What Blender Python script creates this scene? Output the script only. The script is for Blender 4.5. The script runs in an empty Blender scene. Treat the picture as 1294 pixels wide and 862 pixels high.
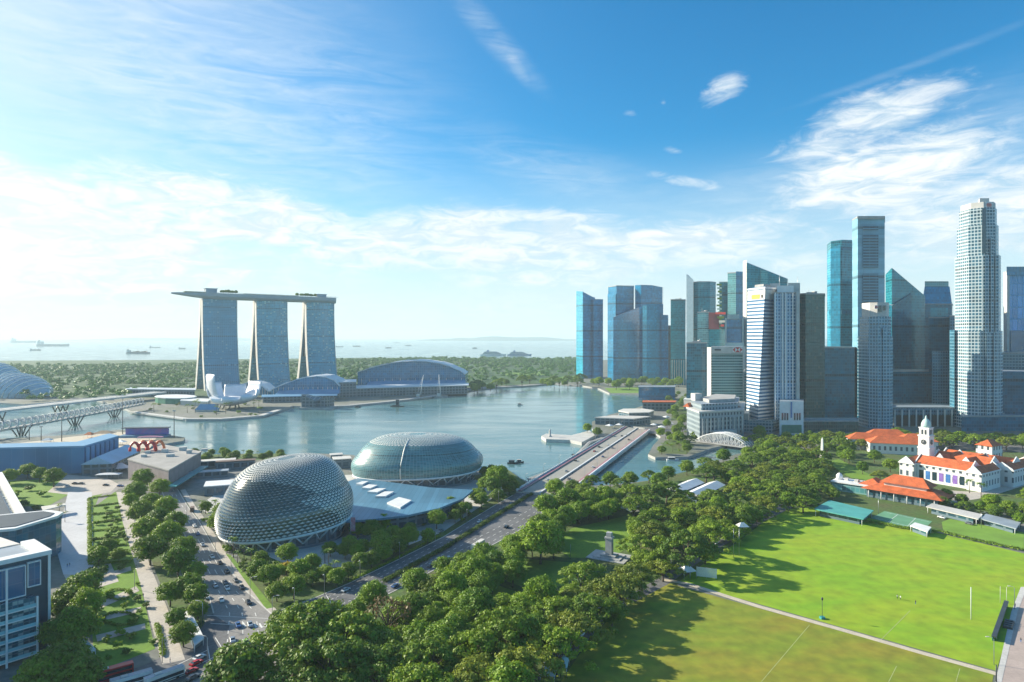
import bpy, math, random
from math import sin, cos, tan, atan, atan2, asin, sqrt, pi, radians
from mathutils import Vector, Matrix, noise as mnoise
random.seed(7)
S = bpy.context.scene
COL = S.collection
# ------------------------------------------------------------------ camera
CAMH = 112.0; FPX = 826.0; HORIZ = 425.0; CXP = 647.0
cam_d = bpy.data.cameras.new('camera'); cam = bpy.data.objects.new('camera', cam_d); COL.objects.link(cam)
cam.location = (0, 0, CAMH); cam.rotation_euler = (radians(90), 0, 0)
cam_d.sensor_width = 36.0; cam_d.lens = 36.0 * FPX / 1294.0
cam_d.shift_y = -(431.0 - HORIZ) / 1294.0
cam_d.clip_start = 1.0; cam_d.clip_end = 200000.0
S.camera = cam
# ------------------------------------------------------------------ sun, sky, exposure
HAZE_D = 0.000072
SUN_AZ, SUN_EL = radians(-68), radians(23)
sd = Vector((sin(SUN_AZ) * cos(SUN_EL), cos(SUN_AZ) * cos(SUN_EL), sin(SUN_EL)))
sl = bpy.data.lights.new('sun', 'SUN'); sun = bpy.data.objects.new('sun', sl); COL.objects.link(sun)
sl.energy = 5.0; sl.angle = radians(0.5); sl.color = (1.0, 0.90, 0.72)
sun.rotation_euler = sd.to_track_quat('Z', 'Y').to_euler(); sun.location = (-600, 300, 900)
S.view_settings.view_transform = 'Standard'; S.view_settings.look = 'None'
S.view_settings.exposure = 1.0; S.view_settings.gamma = 1.0
S.render.engine = 'CYCLES'
cy = S.cycles
cy.use_denoising = True; cy.max_bounces = 6; cy.diffuse_bounces = 3; cy.glossy_bounces = 3
cy.transmission_bounces = 3; cy.volume_bounces = 1; cy.transparent_max_bounces = 6
cy.caustics_reflective = False; cy.caustics_refractive = False
cy.sample_clamp_indirect = 6.0

def pz(px, py):                       # picture point -> azimuth, elevation (only used to place clouds on the sky)
    a = atan((px - CXP) / FPX)
    return a, atan((HORIZ - py) / FPX * cos(a))

W = bpy.data.worlds.new('World'); S.world = W; W.use_nodes = True
nt = W.node_tree; N = nt.nodes; L = nt.links; N.clear()
def mth(op, a, b=None, c=None, clamp=False):
    n = N.new('ShaderNodeMath'); n.operation = op; n.use_clamp = clamp
    for i, v in enumerate((a, b, c)):
        if v is None: continue
        if isinstance(v, (int, float)): n.inputs[i].default_value = v
        else: L.new(v, n.inputs[i])
    return n.outputs[0]
def sstep(x, a, b, ya=0.0, yb=1.0):
    n = N.new('ShaderNodeMapRange'); n.interpolation_type = 'SMOOTHSTEP'
    L.new(x, n.inputs[0])
    for i, v in enumerate((a, b, ya, yb)): n.inputs[i + 1].default_value = v
    return n.outputs[0]
tc = N.new('ShaderNodeTexCoord'); sx = N.new('ShaderNodeSeparateXYZ'); L.new(tc.outputs['Generated'], sx.inputs[0])
X_, Y_, Z_ = sx.outputs
zc = mth('MAXIMUM', Z_, 0.0005)
cmb = N.new('ShaderNodeCombineXYZ'); L.new(X_, cmb.inputs[0]); L.new(Y_, cmb.inputs[1]); L.new(zc, cmb.inputs[2])
sky = N.new('ShaderNodeTexSky'); sky.sky_type = 'NISHITA'; sky.sun_disc = False
sky.sun_elevation = SUN_EL; sky.sun_rotation = SUN_AZ; sky.air_density = 1.0; sky.dust_density = 0.6; sky.ozone_density = 2.2
L.new(cmb.outputs[0], sky.inputs[0])
hs = N.new('ShaderNodeHueSaturation'); hs.inputs['Saturation'].default_value = 1.28; hs.inputs['Value'].default_value = 0.72
hs.inputs['Hue'].default_value = 0.487
L.new(sky.outputs[0], hs.inputs['Color'])
az = mth('ARCTAN2', X_, Y_); el = mth('ARCSINE', zc)
def nz(ka, kb, oz, scale, detail, rough, dist=0.0):
    c = N.new('ShaderNodeCombineXYZ')
    L.new(mth('MULTIPLY', az, ka), c.inputs[0]); L.new(mth('MULTIPLY', el, kb), c.inputs[1]); c.inputs[2].default_value = oz
    n = N.new('ShaderNodeTexNoise'); L.new(c.outputs[0], n.inputs['Vector'])
    n.inputs['Scale'].default_value = scale; n.inputs['Detail'].default_value = detail
    n.inputs['Roughness'].default_value = rough; n.inputs['Distortion'].default_value = dist
    return n.outputs[0]
n_big = nz(1.0, 2.6, 3.1, 5.0, 9, 0.62, 0.6)
n_fine = nz(1.0, 3.4, 8.7, 17.0, 8, 0.65, 0.9)
n_wisp = nz(0.7, 4.5, 1.3, 9.0, 8, 0.6, 1.6)
tex = mth('ADD', mth('MULTIPLY', n_big, 0.55), mth('MULTIPLY', n_fine, 0.45))
def blob(px, py, rx, ry, deg, k, inner=0.0):
    a0, e0 = pz(px, py); ra = rx / FPX * cos(a0) ** 2; re = ry / FPX * cos(a0)
    t = radians(deg); da = mth('SUBTRACT', az, a0); de = mth('SUBTRACT', el, e0)
    u = mth('DIVIDE', mth('ADD', mth('MULTIPLY', da, cos(t)), mth('MULTIPLY', de, sin(t))), ra)
    v = mth('DIVIDE', mth('SUBTRACT', mth('MULTIPLY', de, cos(t)), mth('MULTIPLY', da, sin(t))), re)
    d = mth('SQRT', mth('ADD', mth('MULTIPLY', u, u), mth('MULTIPLY', v, v)))
    return sstep(d, inner, 1.0, k, 0.0)
def total(lst):
    s = lst[0]
    for q in lst[1:]: s = mth('MAXIMUM', s, q)
    return s
thick = total([blob(-60, 275, 620, 135, -6, 1.0, .35), blob(300, 270, 380, 66, -7, .85, .25), blob(580, 305, 360, 66, 2, .92, .3),
               blob(840, 318, 320, 60, 6, .82, .25), blob(1085, 158, 200, 60, 14, .86, .2), blob(1120, 218, 240, 80, 8, .90, .25),
               blob(1260, 265, 330, 110, 6, .82, .2), blob(915, 112, 66, 30, 22, .86, .1), blob(795, 143, 27, 10, -5, .68),
               blob(838, 130, 12, 14, 0, .55), blob(860, 228, 90, 16, -14, .74), blob(855, 192, 30, 10, -15, .6), blob(300, 345, 190, 18, -8, .72),
               blob(965, 267, 40, 10, 0, .6), blob(640, 352, 330, 26, 2, .66), blob(1010, 330, 200, 40, 5, .62)])
veil = total([blob(250, 120, 520, 230, -12, .80), blob(625, 48, 110, 22, -42, .62), blob(650, 78, 45, 15, -50, .8), blob(1150, 84, 240, 7, 11, .22, .1),
              blob(1010, 240, 340, 70, 10, .55), blob(700, 215, 240, 50, -16, .48), blob(650, 390, 700, 40, 0, .55), blob(1240, 210, 260, 130, 20, .62),
              blob(90, 330, 600, 180, 0, .9, .2)])
dens = sstep(mth('ADD', mth('MULTIPLY', mth('SUBTRACT', tex, .5), 2.0), thick), 0.34, 1.08, 0.0, 0.92)
dveil = mth('MULTIPLY', veil, sstep(mth('ADD', mth('MULTIPLY', n_wisp, .6), mth('MULTIPLY', n_big, .4)), 0.30, 0.66))
back = mth('MULTIPLY', sstep(mth('ABSOLUTE', az), 1.0, 1.5), sstep(tex, .50, .70, 0, .5))
sdot = N.new('ShaderNodeVectorMath'); sdot.operation = 'DOT_PRODUCT'; L.new(tc.outputs['Generated'], sdot.inputs[0]); sdot.inputs[1].default_value = sd
glow = mth('POWER', mth('MAXIMUM', sdot.outputs['Value'], 0.0), 5.2)
den = mth('MINIMUM', mth('ADD', mth('MAXIMUM', dens, back), mth('MULTIPLY', dveil, 0.62)), 1.0)
den = mth('MULTIPLY', den, sstep(el, -0.002, 0.05, 0.35, 1.0))
def mix(f, a, b, mode='MIX'):
    n = N.new('ShaderNodeMix'); n.data_type = 'RGBA'; n.blend_type = mode
    for s, v in ((n.inputs[0], f), (n.inputs[6], a), (n.inputs[7], b)):
        if isinstance(v, (int, float)): s.default_value = v
        elif isinstance(v, tuple): s.default_value = (*v, 1)
        else: L.new(v, s)
    return n.outputs[2]
shade = sstep(mth('SUBTRACT', n_fine, mth('MULTIPLY', n_big, .5)), 0.10, 0.36)
ccol = mix(shade, (4.1, 4.9, 5.4), (5.7, 5.95, 6.0))
tint = mix(mth('SUBTRACT', 1.0, mth('MULTIPLY', glow, .8)), hs.outputs[0], (0.40, 1.16, 1.46), 'MULTIPLY')
fwd = sstep(mth('ABSOLUTE', az), 0.9, 1.5, 1.0, 0.40)
skyc = mix(mth('MULTIPLY', sstep(el, 0.0, 0.30, 0.85, 0.0), fwd), tint, (5.0, 5.55, 5.7))
c1 = mix(den, skyc, ccol)
c2 = mix(mth('MULTIPLY', glow, .72), c1, (6.6, 6.6, 6.4))
bg = N.new('ShaderNodeBackground'); L.new(c2, bg.inputs[0]); bg.inputs[1].default_value = 0.09
wo = N.new('ShaderNodeOutputWorld'); L.new(bg.outputs[0], wo.inputs[0])

# ------------------------------------------------------------------ placing helpers
def G(px, py, z=0.0):                 # where the sight line through a photo point meets height z
    y = FPX * (CAMH - z) / (py - HORIZ)
    return Vector(((px - CXP) / FPX * y, y, z))
def WX(px, y): return (px - CXP) / FPX * y
def ZZ(py, y): return CAMH - (py - HORIZ) / FPX * y
def P(px, y): return (WX(px, y), y)
# ------------------------------------------------------------------ mesh builder
class MB:
    def __init__(s): s.v = []; s.f = []; s.m = []; s.uv = []; s.sm = []
    def face(s, pts, mat=0, uv=None, smooth=False):
        b = len(s.v); s.v += [tuple(p) for p in pts]; s.f.append(tuple(range(b, b + len(pts)))); s.m.append(mat)
        s.uv.append(uv or [(p[0], p[1]) for p in pts]); s.sm.append(smooth)
    def prism(s, poly, z0, z1, mat=0, top=None, bottom=False, z0s=None):
        n = len(poly); z1s = z1 if isinstance(z1, (list, tuple)) else [z1] * n
        z0s = z0s or [z0] * n
        poly = [(p[0], p[1]) for p in poly]
        ar = sum(poly[i][0] * poly[(i + 1) % n][1] - poly[(i + 1) % n][0] * poly[i][1] for i in range(n))
        if ar < 0: poly = poly[::-1]; z1s = list(z1s)[::-1]; z0s = list(z0s)[::-1]
        u = 0.0
        for i in range(n):
            j = (i + 1) % n; a, b = poly[i], poly[j]; l = sqrt((a[0] - b[0]) ** 2 + (a[1] - b[1]) ** 2)
            s.face([(a[0], a[1], z0s[i]), (b[0], b[1], z0s[j]), (b[0], b[1], z1s[j]), (a[0], a[1], z1s[i])], mat,
                   [(u, z0s[i]), (u + l, z0s[j]), (u + l, z1s[j]), (u, z1s[i])]); u += l
        s.face([(poly[i][0], poly[i][1], z1s[i]) for i in range(n)], mat if top is None else top)
        if bottom: s.face([(poly[i][0], poly[i][1], z0s[i]) for i in reversed(range(n))], mat)
        return s
    def box(s, x0, x1, y0, y1, z0, z1, mat=0, top=None):
        return s.prism([(x0, y0), (x1, y0), (x1, y1), (x0, y1)], z0, z1, mat, top, True)
    def obox(s, c, w, d, z0, z1, ang=0.0, mat=0, top=None):   # centre, width, depth, turned by ang
        ca, sa = cos(ang), sin(ang)
        pts = [(c[0] + x * ca - y * sa, c[1] + x * sa + y * ca) for x, y in ((-w/2, -d/2), (w/2, -d/2), (w/2, d/2), (-w/2, d/2))]
        return s.prism(pts, z0, z1, mat, top, True)
    def loft(s, rings, mat=0, closed=True, caps=True, smooth=False, capmat=None):
        n = len(rings[0]); k = n if closed else n - 1; vlen = 0
        for a, b in zip(rings, rings[1:]):
            dv = (Vector(a[0]) - Vector(b[0])).length; u = 0.0
            for i in range(k):
                j = (i + 1) % n; l = (Vector(a[i]) - Vector(a[j])).length
                s.face([a[i], a[j], b[j], b[i]], mat, [(u, vlen), (u + l, vlen), (u + l, vlen + dv), (u, vlen + dv)], smooth); u += l
            vlen += dv
        if caps and closed:
            s.face(list(reversed(rings[0])), mat if capmat is None else capmat); s.face(rings[-1], mat if capmat is None else capmat)
        return s
    def lathe(s, c, prof, n=16, mat=0, smooth=True):
        rings = [[(c[0] + r * cos(2 * pi * i / n), c[1] + r * sin(2 * pi * i / n), z) for i in range(n)] for r, z in prof]
        return s.loft(rings, mat, True, True, smooth)
    def tube(s, pts, r, n=6, mat=0, smooth=True):
        pts = [Vector(p) for p in pts]; rs = r if isinstance(r, (list, tuple)) else [r] * len(pts); rings = []
        for i, p in enumerate(pts):
            d = (pts[min(i + 1, len(pts) - 1)] - pts[max(i - 1, 0)]).normalized()
            up = Vector((0, 0, 1)) if abs(d.z) < .9 else Vector((1, 0, 0)); a = d.cross(up).normalized(); b = a.cross(d)
            rings.append([tuple(p + (a * cos(-2 * pi * k / n) + b * sin(-2 * pi * k / n)) * rs[i]) for k in range(n)])
        return s.loft(rings, mat, True, True, smooth)
    def bar(s, a, b, w, mat=0):
        return s.tube([a, b], w, 4, mat, False)
    def hip(s, c, w, d, z0, h, ang=0.0, ridge=None, mat=0):     # hipped roof
        ca, sa = cos(ang), sin(ang); r = (w - d) / 2 if ridge is None else ridge / 2
        T = lambda x, y, z: (c[0] + x * ca - y * sa, c[1] + x * sa + y * ca, z)
        a, b, e, f = T(-w/2, -d/2, z0), T(w/2, -d/2, z0), T(w/2, d/2, z0), T(-w/2, d/2, z0); g, k = T(-r, 0, z0 + h), T(r, 0, z0 + h)
        for fc in ([a, b, k, g], [b, e, k], [e, f, g, k], [f, a, g]):
            s.face(fc, mat, [((Vector(p) - Vector(fc[0])).dot((Vector(fc[1]) - Vector(fc[0])).normalized()), p[2] * 1.6) for p in fc])
        s.face([f, e, b, a], mat); return s
    def build(s, name, mats, parent=None, off=None):
        o = Vector((0, 0, 0)); pp = parent
        while pp: o = o + pp.location; pp = pp.parent
        if off is not None: o = Vector(off)
        me = bpy.data.meshes.new(name); me.from_pydata([(x - o.x, y - o.y, z - o.z) for x, y, z in s.v], [], s.f)
        mats = mats if isinstance(mats, (list, tuple)) else [mats]
        for m in mats: me.materials.append(m)
        me.polygons.foreach_set('material_index', s.m); me.polygons.foreach_set('use_smooth', s.sm)
        ul = me.uv_layers.new(name='UVMap'); flat = [c for f in s.uv for q in f for c in q]; ul.data.foreach_set('uv', flat)
        me.update()
        if any(s.sm): 
            import bmesh
            bm = bmesh.new(); bm.from_mesh(me); bmesh.ops.remove_doubles(bm, verts=bm.verts, dist=0.002); bm.to_mesh(me); bm.free()
        ob = bpy.data.objects.new(name, me); COL.objects.link(ob)
        if parent: ob.parent = parent
        elif off is not None: ob.location = o
        return ob
USED_LABELS = {}
def tag(o, label=None, cat=None, group=None, kind=None):
    if label: o['label'] = label
    if cat: o['category'] = cat
    if group: o['group'] = group
    if kind: o['kind'] = kind
    return o
def thing(name, label, cat, loc=(0, 0, 0), rz=0.0, group=None):
    o = bpy.data.objects.new(name, None); COL.objects.link(o); o.location = loc; o.rotation_euler = (0, 0, rz)
    o.empty_display_size = 0.5
    return tag(o, label, cat, group)
def copy_tree(o, parent=None):
    c = o.copy(); COL.objects.link(c)
    if parent: c.parent = parent
    for ch in list(o.children): copy_tree(ch, c)
    return c
def place(proto, loc, rz=0.0, sc=None, label=None, group=None, cat=None):
    o = copy_tree(proto); o.location = loc; o.rotation_euler = (0, 0, rz)
    if sc is not None: o.scale = (sc, sc, sc) if isinstance(sc, (int, float)) else sc
    if label: o['label'] = label
    if group: o['group'] = group
    if cat: o['category'] = cat
    return o
ORD = ['nearest', 'second', 'third', 'fourth', 'fifth', 'sixth', 'seventh', 'eighth', 'ninth', 'tenth', 'eleventh', 'twelfth', 'thirteenth',
       'fourteenth', 'fifteenth', 'sixteenth', 'seventeenth', 'eighteenth', 'nineteenth', 'twentieth'] + \
      ['twenty-' + w for w in ('first', 'second', 'third', 'fourth', 'fifth', 'sixth', 'seventh', 'eighth', 'ninth')] + ['thirtieth'] + \
      ['thirty-' + w for w in ('first', 'second', 'third', 'fourth', 'fifth', 'sixth', 'seventh', 'eighth', 'ninth')] + ['fortieth'] + \
      ['forty-' + w for w in ('first', 'second', 'third', 'fourth', 'fifth', 'sixth', 'seventh', 'eighth', 'ninth')] + ['fiftieth'] + \
      ['fifty-' + w for w in ('first', 'second', 'third', 'fourth', 'fifth', 'sixth', 'seventh', 'eighth', 'ninth')]
for t_, w_ in (('sixtieth', 'sixty'), ('seventieth', 'seventy'), ('eightieth', 'eighty'), ('ninetieth', 'ninety')): ORD += [t_] + [w_ + '-' + w for w in ('first', 'second', 'third', 'fourth', 'fifth', 'sixth', 'seventh', 'eighth', 'ninth')]
ORD1 = ['first'] + ORD[1:]
# ------------------------------------------------------------------ materials
def newmat(name):
    m = bpy.data.materials.new(name); m.use_nodes = True; t = m.node_tree
    return m, t.nodes, t.links, t.nodes['Principled BSDF']
def rgb(c): return (*c, 1) if len(c) == 3 else c
def plain(name, col, rough=0.6, var=0.15, scale=0.3, col2=None, metal=0.0, bump=0.0, spec=0.5, stretch=(1, 1, 1), detail=5, fine=None):
    """colour broken up by world-scale noise: weathering and patchiness of the thing itself"""
    m, N, L, b = newmat(name)
    ge = N.new('ShaderNodeNewGeometry'); mp = N.new('ShaderNodeMapping'); mp.inputs['Scale'].default_value = stretch
    L.new(ge.outputs['Position'], mp.inputs[0])
    n = N.new('ShaderNodeTexNoise'); n.inputs['Scale'].default_value = scale; n.inputs['Detail'].default_value = detail; n.inputs['Roughness'].default_value = .6
    L.new(mp.outputs[0], n.inputs['Vector'])
    r = N.new('ShaderNodeMapRange'); r.inputs[1].default_value = .32; r.inputs[2].default_value = .68; L.new(n.outputs[0], r.inputs[0])
    x = N.new('ShaderNodeMix'); x.data_type = 'RGBA'
    c2 = col2 or tuple(max(0, c * (1 - var)) for c in col[:3]); c1 = col if col2 else tuple(c * (1 + var) for c in col[:3])
    x.inputs[6].default_value = rgb(c1); x.inputs[7].default_value = rgb(c2); L.new(r.outputs[0], x.inputs[0])
    out = x.outputs[2]
    if fine:
        n2 = N.new('ShaderNodeTexNoise'); n2.inputs['Scale'].default_value = fine[0]; n2.inputs['Detail'].default_value = 4; L.new(ge.outputs['Position'], n2.inputs['Vector'])
        r2 = N.new('ShaderNodeMapRange'); r2.inputs[1].default_value = .3; r2.inputs[2].default_value = .7; r2.inputs[3].default_value = 1 - fine[1]; r2.inputs[4].default_value = 1 + fine[1]
        L.new(n2.outputs[0], r2.inputs[0]); x2 = N.new('ShaderNodeMix'); x2.data_type = 'RGBA'; x2.blend_type = 'MULTIPLY'; x2.inputs[0].default_value = 1
        L.new(out, x2.inputs[6]); L.new(r2.outputs[0], x2.inputs[7]); out = x2.outputs[2]
    L.new(out, b.inputs['Base Color'])
    b.inputs['Roughness'].default_value = rough; b.inputs['Metallic'].default_value = metal; b.inputs['Specular IOR Level'].default_value = spec
    if bump:
        bn = N.new('ShaderNodeBump'); bn.inputs['Strength'].default_value = bump; bn.inputs['Distance'].default_value = 0.3
        L.new(n.outputs[0], bn.inputs['Height']); L.new(bn.outputs[0], b.inputs['Normal'])
    return m
def facade(name, glass, frame, fh=4.0, bw=3.0, hf=0.25, vf=0.12, rough=0.12, ior=1.9, var=0.5, frough=0.55, metal=0.0, wob=0.03, blind=None, blindp=0.0):
    """UV in metres: floors of height fh, bays of width bw, slab edges hf and mullions vf of the bay; each pane its own tint and tilt"""
    m, N, L, b = newmat(name)
    def M(op, a, c=None):
        n = N.new('ShaderNodeMath'); n.operation = op
        for i, v in enumerate((a, c)):
            if v is None: continue
            if isinstance(v, (int, float)): n.inputs[i].default_value = v
            else: L.new(v, n.inputs[i])
        return n.outputs[0]
    uv = N.new('ShaderNodeUVMap'); sp = N.new('ShaderNodeSeparateXYZ'); L.new(uv.outputs[0], sp.inputs[0])
    u = M('DIVIDE', sp.outputs[0], bw); v = M('DIVIDE', sp.outputs[1], fh)
    mask = M('MAXIMUM', M('LESS_THAN', M('FRACT', u), vf), M('LESS_THAN', M('FRACT', v), hf))
    cb = N.new('ShaderNodeCombineXYZ'); L.new(M('FLOOR', u), cb.inputs[0]); L.new(M('FLOOR', v), cb.inputs[1])
    wn = N.new('ShaderNodeTexWhiteNoise'); wn.noise_dimensions = '2D'; L.new(cb.outputs[0], wn.inputs['Vector'])
    ge = N.new('ShaderNodeNewGeometry')
    ns = N.new('ShaderNodeTexNoise'); ns.inputs['Scale'].default_value = .035; ns.inputs['Detail'].default_value = 4; L.new(ge.outputs['Position'], ns.inputs['Vector'])
    k = M('ADD', M('MULTIPLY', wn.outputs['Value'], var), M('MULTIPLY', M('SUBTRACT', ns.outputs[0], .5), .9))
    k = M('ADD', k, 1.0 - var * .5); fl = N.new('ShaderNodeTexWhiteNoise'); fl.noise_dimensions = '1D'; L.new(M('FLOOR', v), fl.inputs['W']); k = M('MULTIPLY', k, M('ADD', M('MULTIPLY', fl.outputs['Value'], .35), .83)); k = M('MULTIPLY', k, M('SUBTRACT', 1.0, M('MULTIPLY', M('LESS_THAN', M('FRACT', M('DIVIDE', M('ADD', v, 3.0), 17.0)), .07), .6)))
    g = N.new('ShaderNodeMix'); g.data_type = 'RGBA'; g.blend_type = 'MULTIPLY'; g.inputs[0].default_value = 1; g.inputs[6].default_value = rgb(glass); L.new(k, g.inputs[7])
    gout = g.outputs[2]
    if blind:
        bl = N.new('ShaderNodeMix'); bl.data_type = 'RGBA'; L.new(M('LESS_THAN', wn.outputs['Value'], blindp), bl.inputs[0]); L.new(gout, bl.inputs[6]); bl.inputs[7].default_value = rgb(blind); gout = bl.outputs[2]
    x = N.new('ShaderNodeMix'); x.data_type = 'RGBA'; L.new(mask, x.inputs[0]); L.new(gout, x.inputs[6])
    fr = N.new('ShaderNodeMix'); fr.data_type = 'RGBA'; L.new(ns.outputs[0], fr.inputs[0]); fr.inputs[6].default_value = rgb(tuple(c * .82 for c in frame)); fr.inputs[7].default_value = rgb(tuple(min(1, c * 1.15) for c in frame))
    L.new(fr.outputs[2], x.inputs[7])
    L.new(x.outputs[2], b.inputs['Base Color'])
    rr = N.new('ShaderNodeMix'); rr.data_type = 'FLOAT'; L.new(mask, rr.inputs[0]); rr.inputs[2].default_value = rough; rr.inputs[3].default_value = frough; L.new(rr.outputs[0], b.inputs['Roughness'])
    ii = N.new('ShaderNodeMix'); ii.data_type = 'FLOAT'; L.new(mask, ii.inputs[0]); ii.inputs[2].default_value = ior; ii.inputs[3].default_value = 1.45; L.new(ii.outputs[0], b.inputs['IOR'])
    b.inputs['Metallic'].default_value = metal; b.inputs['Coat Weight'].default_value = 0.0
    # every pane sits at its own slight angle
    vm = N.new('ShaderNodeVectorMath'); vm.operation = 'SUBTRACT'; L.new(wn.outputs['Color'], vm.inputs[0]); vm.inputs[1].default_value = (.5, .5, .5)
    vs = N.new('ShaderNodeVectorMath'); vs.operation = 'SCALE'; L.new(vm.outputs[0], vs.inputs[0]); vs.inputs['Scale'].default_value = wob
    va = N.new('ShaderNodeVectorMath'); va.operation = 'ADD'; L.new(ge.outputs['Normal'], va.inputs[0]); L.new(vs.outputs[0], va.inputs[1])
    vn = N.new('ShaderNodeVectorMath'); vn.operation = 'NORMALIZE'; L.new(va.outputs[0], vn.inputs[0]); L.new(vn.outputs[0], b.inputs['Normal'])
    return m
M_ = {}
M_['white'] = plain('white_paint', (.74, .75, .74), .5, .08, .2)
M_['offwhite'] = plain('offwhite_paint', (.62, .60, .55), .6, .1, .2)
M_['concrete'] = plain('concrete', (.36, .36, .35), .8, .18, .15, fine=(1.2, .12))
M_['lightconc'] = plain('pale_concrete', (.52, .51, .48), .75, .12, .1, fine=(1.0, .1))
M_['darkmetal'] = plain('dark_metal', (.04, .05, .06), .45, .2, .3)
M_['steel'] = plain('steel', (.45, .48, .5), .35, .12, .5, metal=.7)
M_['asphalt'] = plain('asphalt', (.125, .128, .135), .85, .22, .05, fine=(.7, .2))
M_['roadgrey'] = plain('worn_asphalt', (.25, .24, .23), .85, .14, .06, fine=(.9, .12))
M_['paving'] = plain('stone_paving', (.46, .42, .37), .8, .12, .08, fine=(.8, .12))
M_['pinkpave'] = plain('pink_paving', (.42, .34, .30), .8, .1, .1, fine=(.8, .1))
M_['sand'] = plain('sandy_path', (.52, .46, .36), .9, .1, .2, fine=(1.5, .1))
M_['line'] = plain('road_paint', (.72, .72, .68), .7, .15, .8)
M_['redroof'] = plain('terracotta_tiles', (.50, .115, .035), .75, .25, .25, fine=(1.4, .2))
M_['bluegrey'] = plain('blue_grey_cladding', (.075, .20, .33), .5, .12, .1)
M_['roofgrey'] = plain('roof_sheet', (.28, .33, .38), .5, .15, .1)
M_['darkglass'] = plain('dark_glass', (.012, .035, .055), .08, .3, .1, spec=.8)
M_['blueglass'] = plain('blue_glass', (.02, .11, .22), .07, .3, .1, spec=.9)
M_['red'] = plain('red_paint', (.55, .03, .03), .45, .1, .4)
M_['orange'] = plain('orange_fabric', (.75, .17, .05), .6, .15, .5)
M_['yellow'] = plain('yellow_paint', (.80, .52, .03), .5, .08, .4)
M_['green'] = plain('green_paint', (.03, .20, .13), .5, .15, .3)
M_['teal'] = plain('teal_paint', (.04, .28, .30), .5, .12, .3)
M_['blue'] = plain('blue_paint', (.04, .16, .42), .45, .12, .3)
M_['purple'] = plain('violet_paint', (.22, .12, .42), .5, .2, .3)
M_['black'] = plain('black_rubber', (.015, .015, .017), .8, .1, .5)
M_['bark'] = plain('bark', (.11, .085, .06), .9, .3, .8)
M_['skin'] = plain('skin', (.42, .25, .17), .6, .05, .5)
M_['stone'] = plain('grey_stone', (.40, .41, .41), .8, .15, .4)
M_['brown'] = plain('brown_cladding', (.16, .10, .075), .6, .2, .3)
# ================================================================== ground, water, roads
def sheet(name, pxpoly, z, mat, world=False):
    pts = pxpoly if world else [tuple(G(x, y)[:2]) for x, y in pxpoly]
    ar = sum(pts[i][0] * pts[(i + 1) % len(pts)][1] - pts[(i + 1) % len(pts)][0] * pts[i][1] for i in range(len(pts)))
    if ar < 0: pts = pts[::-1]
    mb = MB(); mb.face([(x, y, z) for x, y in pts]); return tag(mb.build(name, mat), kind='structure')
def slab(name, pxpoly, z0, z1, mat, top=None, world=False):
    pts = pxpoly if world else [tuple(G(x, y)[:2]) for x, y in pxpoly]
    mb = MB(); mb.prism(pts, z0, z1, 0, 1 if top else 0); return tag(mb.build(name, [mat, top] if top else mat), kind='structure')
def ribbon_pts(pts, w):
    pts = [Vector((p[0], p[1])) for p in pts]; l = []; r = []
    for i, p in enumerate(pts):
        d = (pts[min(i + 1, len(pts) - 1)] - pts[max(i - 1, 0)]).normalized(); n = Vector((-d.y, d.x)) * w / 2
        l.append(tuple(p + n)); r.append(tuple(p - n))
    return l, r
def ribbon(mb, pts, w, z0, z1, mat=0):
    l, r = ribbon_pts(pts, w)
    for i in range(len(l) - 1): mb.prism([r[i], r[i + 1], l[i + 1], l[i]], z0, z1, mat)
def gp(lst): return [tuple(G(x, y)[:2]) for x, y in lst]

# ---- water: one sheet to the horizon
m, N_, L_, b_ = newmat('water')
ge = N_.new('ShaderNodeNewGeometry')
b_.inputs['Base Color'].default_value = (.090, .195, .205, 1); b_.inputs['Roughness'].default_value = .12; b_.inputs['IOR'].default_value = 1.33
hgt = None
for sc_, st, k in ((.018, (1.6, 5, 1), 1.0), (.12, (1, 2.2, 1), .28), (.6, (1, 1.6, 1), .05)):
    mp = N_.new('ShaderNodeMapping'); mp.inputs['Scale'].default_value = st; L_.new(ge.outputs['Position'], mp.inputs[0])
    n = N_.new('ShaderNodeTexNoise'); n.inputs['Scale'].default_value = sc_; n.inputs['Detail'].default_value = 3; L_.new(mp.outputs[0], n.inputs['Vector'])
    q = N_.new('ShaderNodeMath'); q.operation = 'MULTIPLY'; q.inputs[1].default_value = k; L_.new(n.outputs[0], q.inputs[0])
    if hgt is None: hgt = q.outputs[0]
    else:
        a_ = N_.new('ShaderNodeMath'); a_.operation = 'ADD'; L_.new(hgt, a_.inputs[0]); L_.new(q.outputs[0], a_.inputs[1]); hgt = a_.outputs[0]
bn = N_.new('ShaderNodeBump'); bn.inputs['Strength'].default_value = .3; bn.inputs['Distance'].default_value = .75; L_.new(hgt, bn.inputs['Height']); L_.new(bn.outputs[0], b_.inputs['Normal'])
rn = N_.new('ShaderNodeTexNoise'); rn.inputs['Scale'].default_value = .009; rn.inputs['Detail'].default_value = 4
mp = N_.new('ShaderNodeMapping'); mp.inputs['Scale'].default_value = (1, 3.2, 1); L_.new(ge.outputs['Position'], mp.inputs[0]); L_.new(mp.outputs[0], rn.inputs['Vector'])
rr = N_.new('ShaderNodeMapRange'); rr.inputs[1].default_value = .35; rr.inputs[2].default_value = .65; rr.inputs[3].default_value = .09; rr.inputs[4].default_value = .24; L_.new(rn.outputs[0], rr.inputs[0]); L_.new(rr.outputs[0], b_.inputs['Roughness'])
M_['water'] = m
mb = MB(); R_ = 26000.0
mb.face([(R_ * cos(2 * pi * i / 96), 400 + R_ * sin(2 * pi * i / 96), -2.5) for i in range(96)])
tag(mb.build('water', M_['water']), kind='structure')

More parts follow.
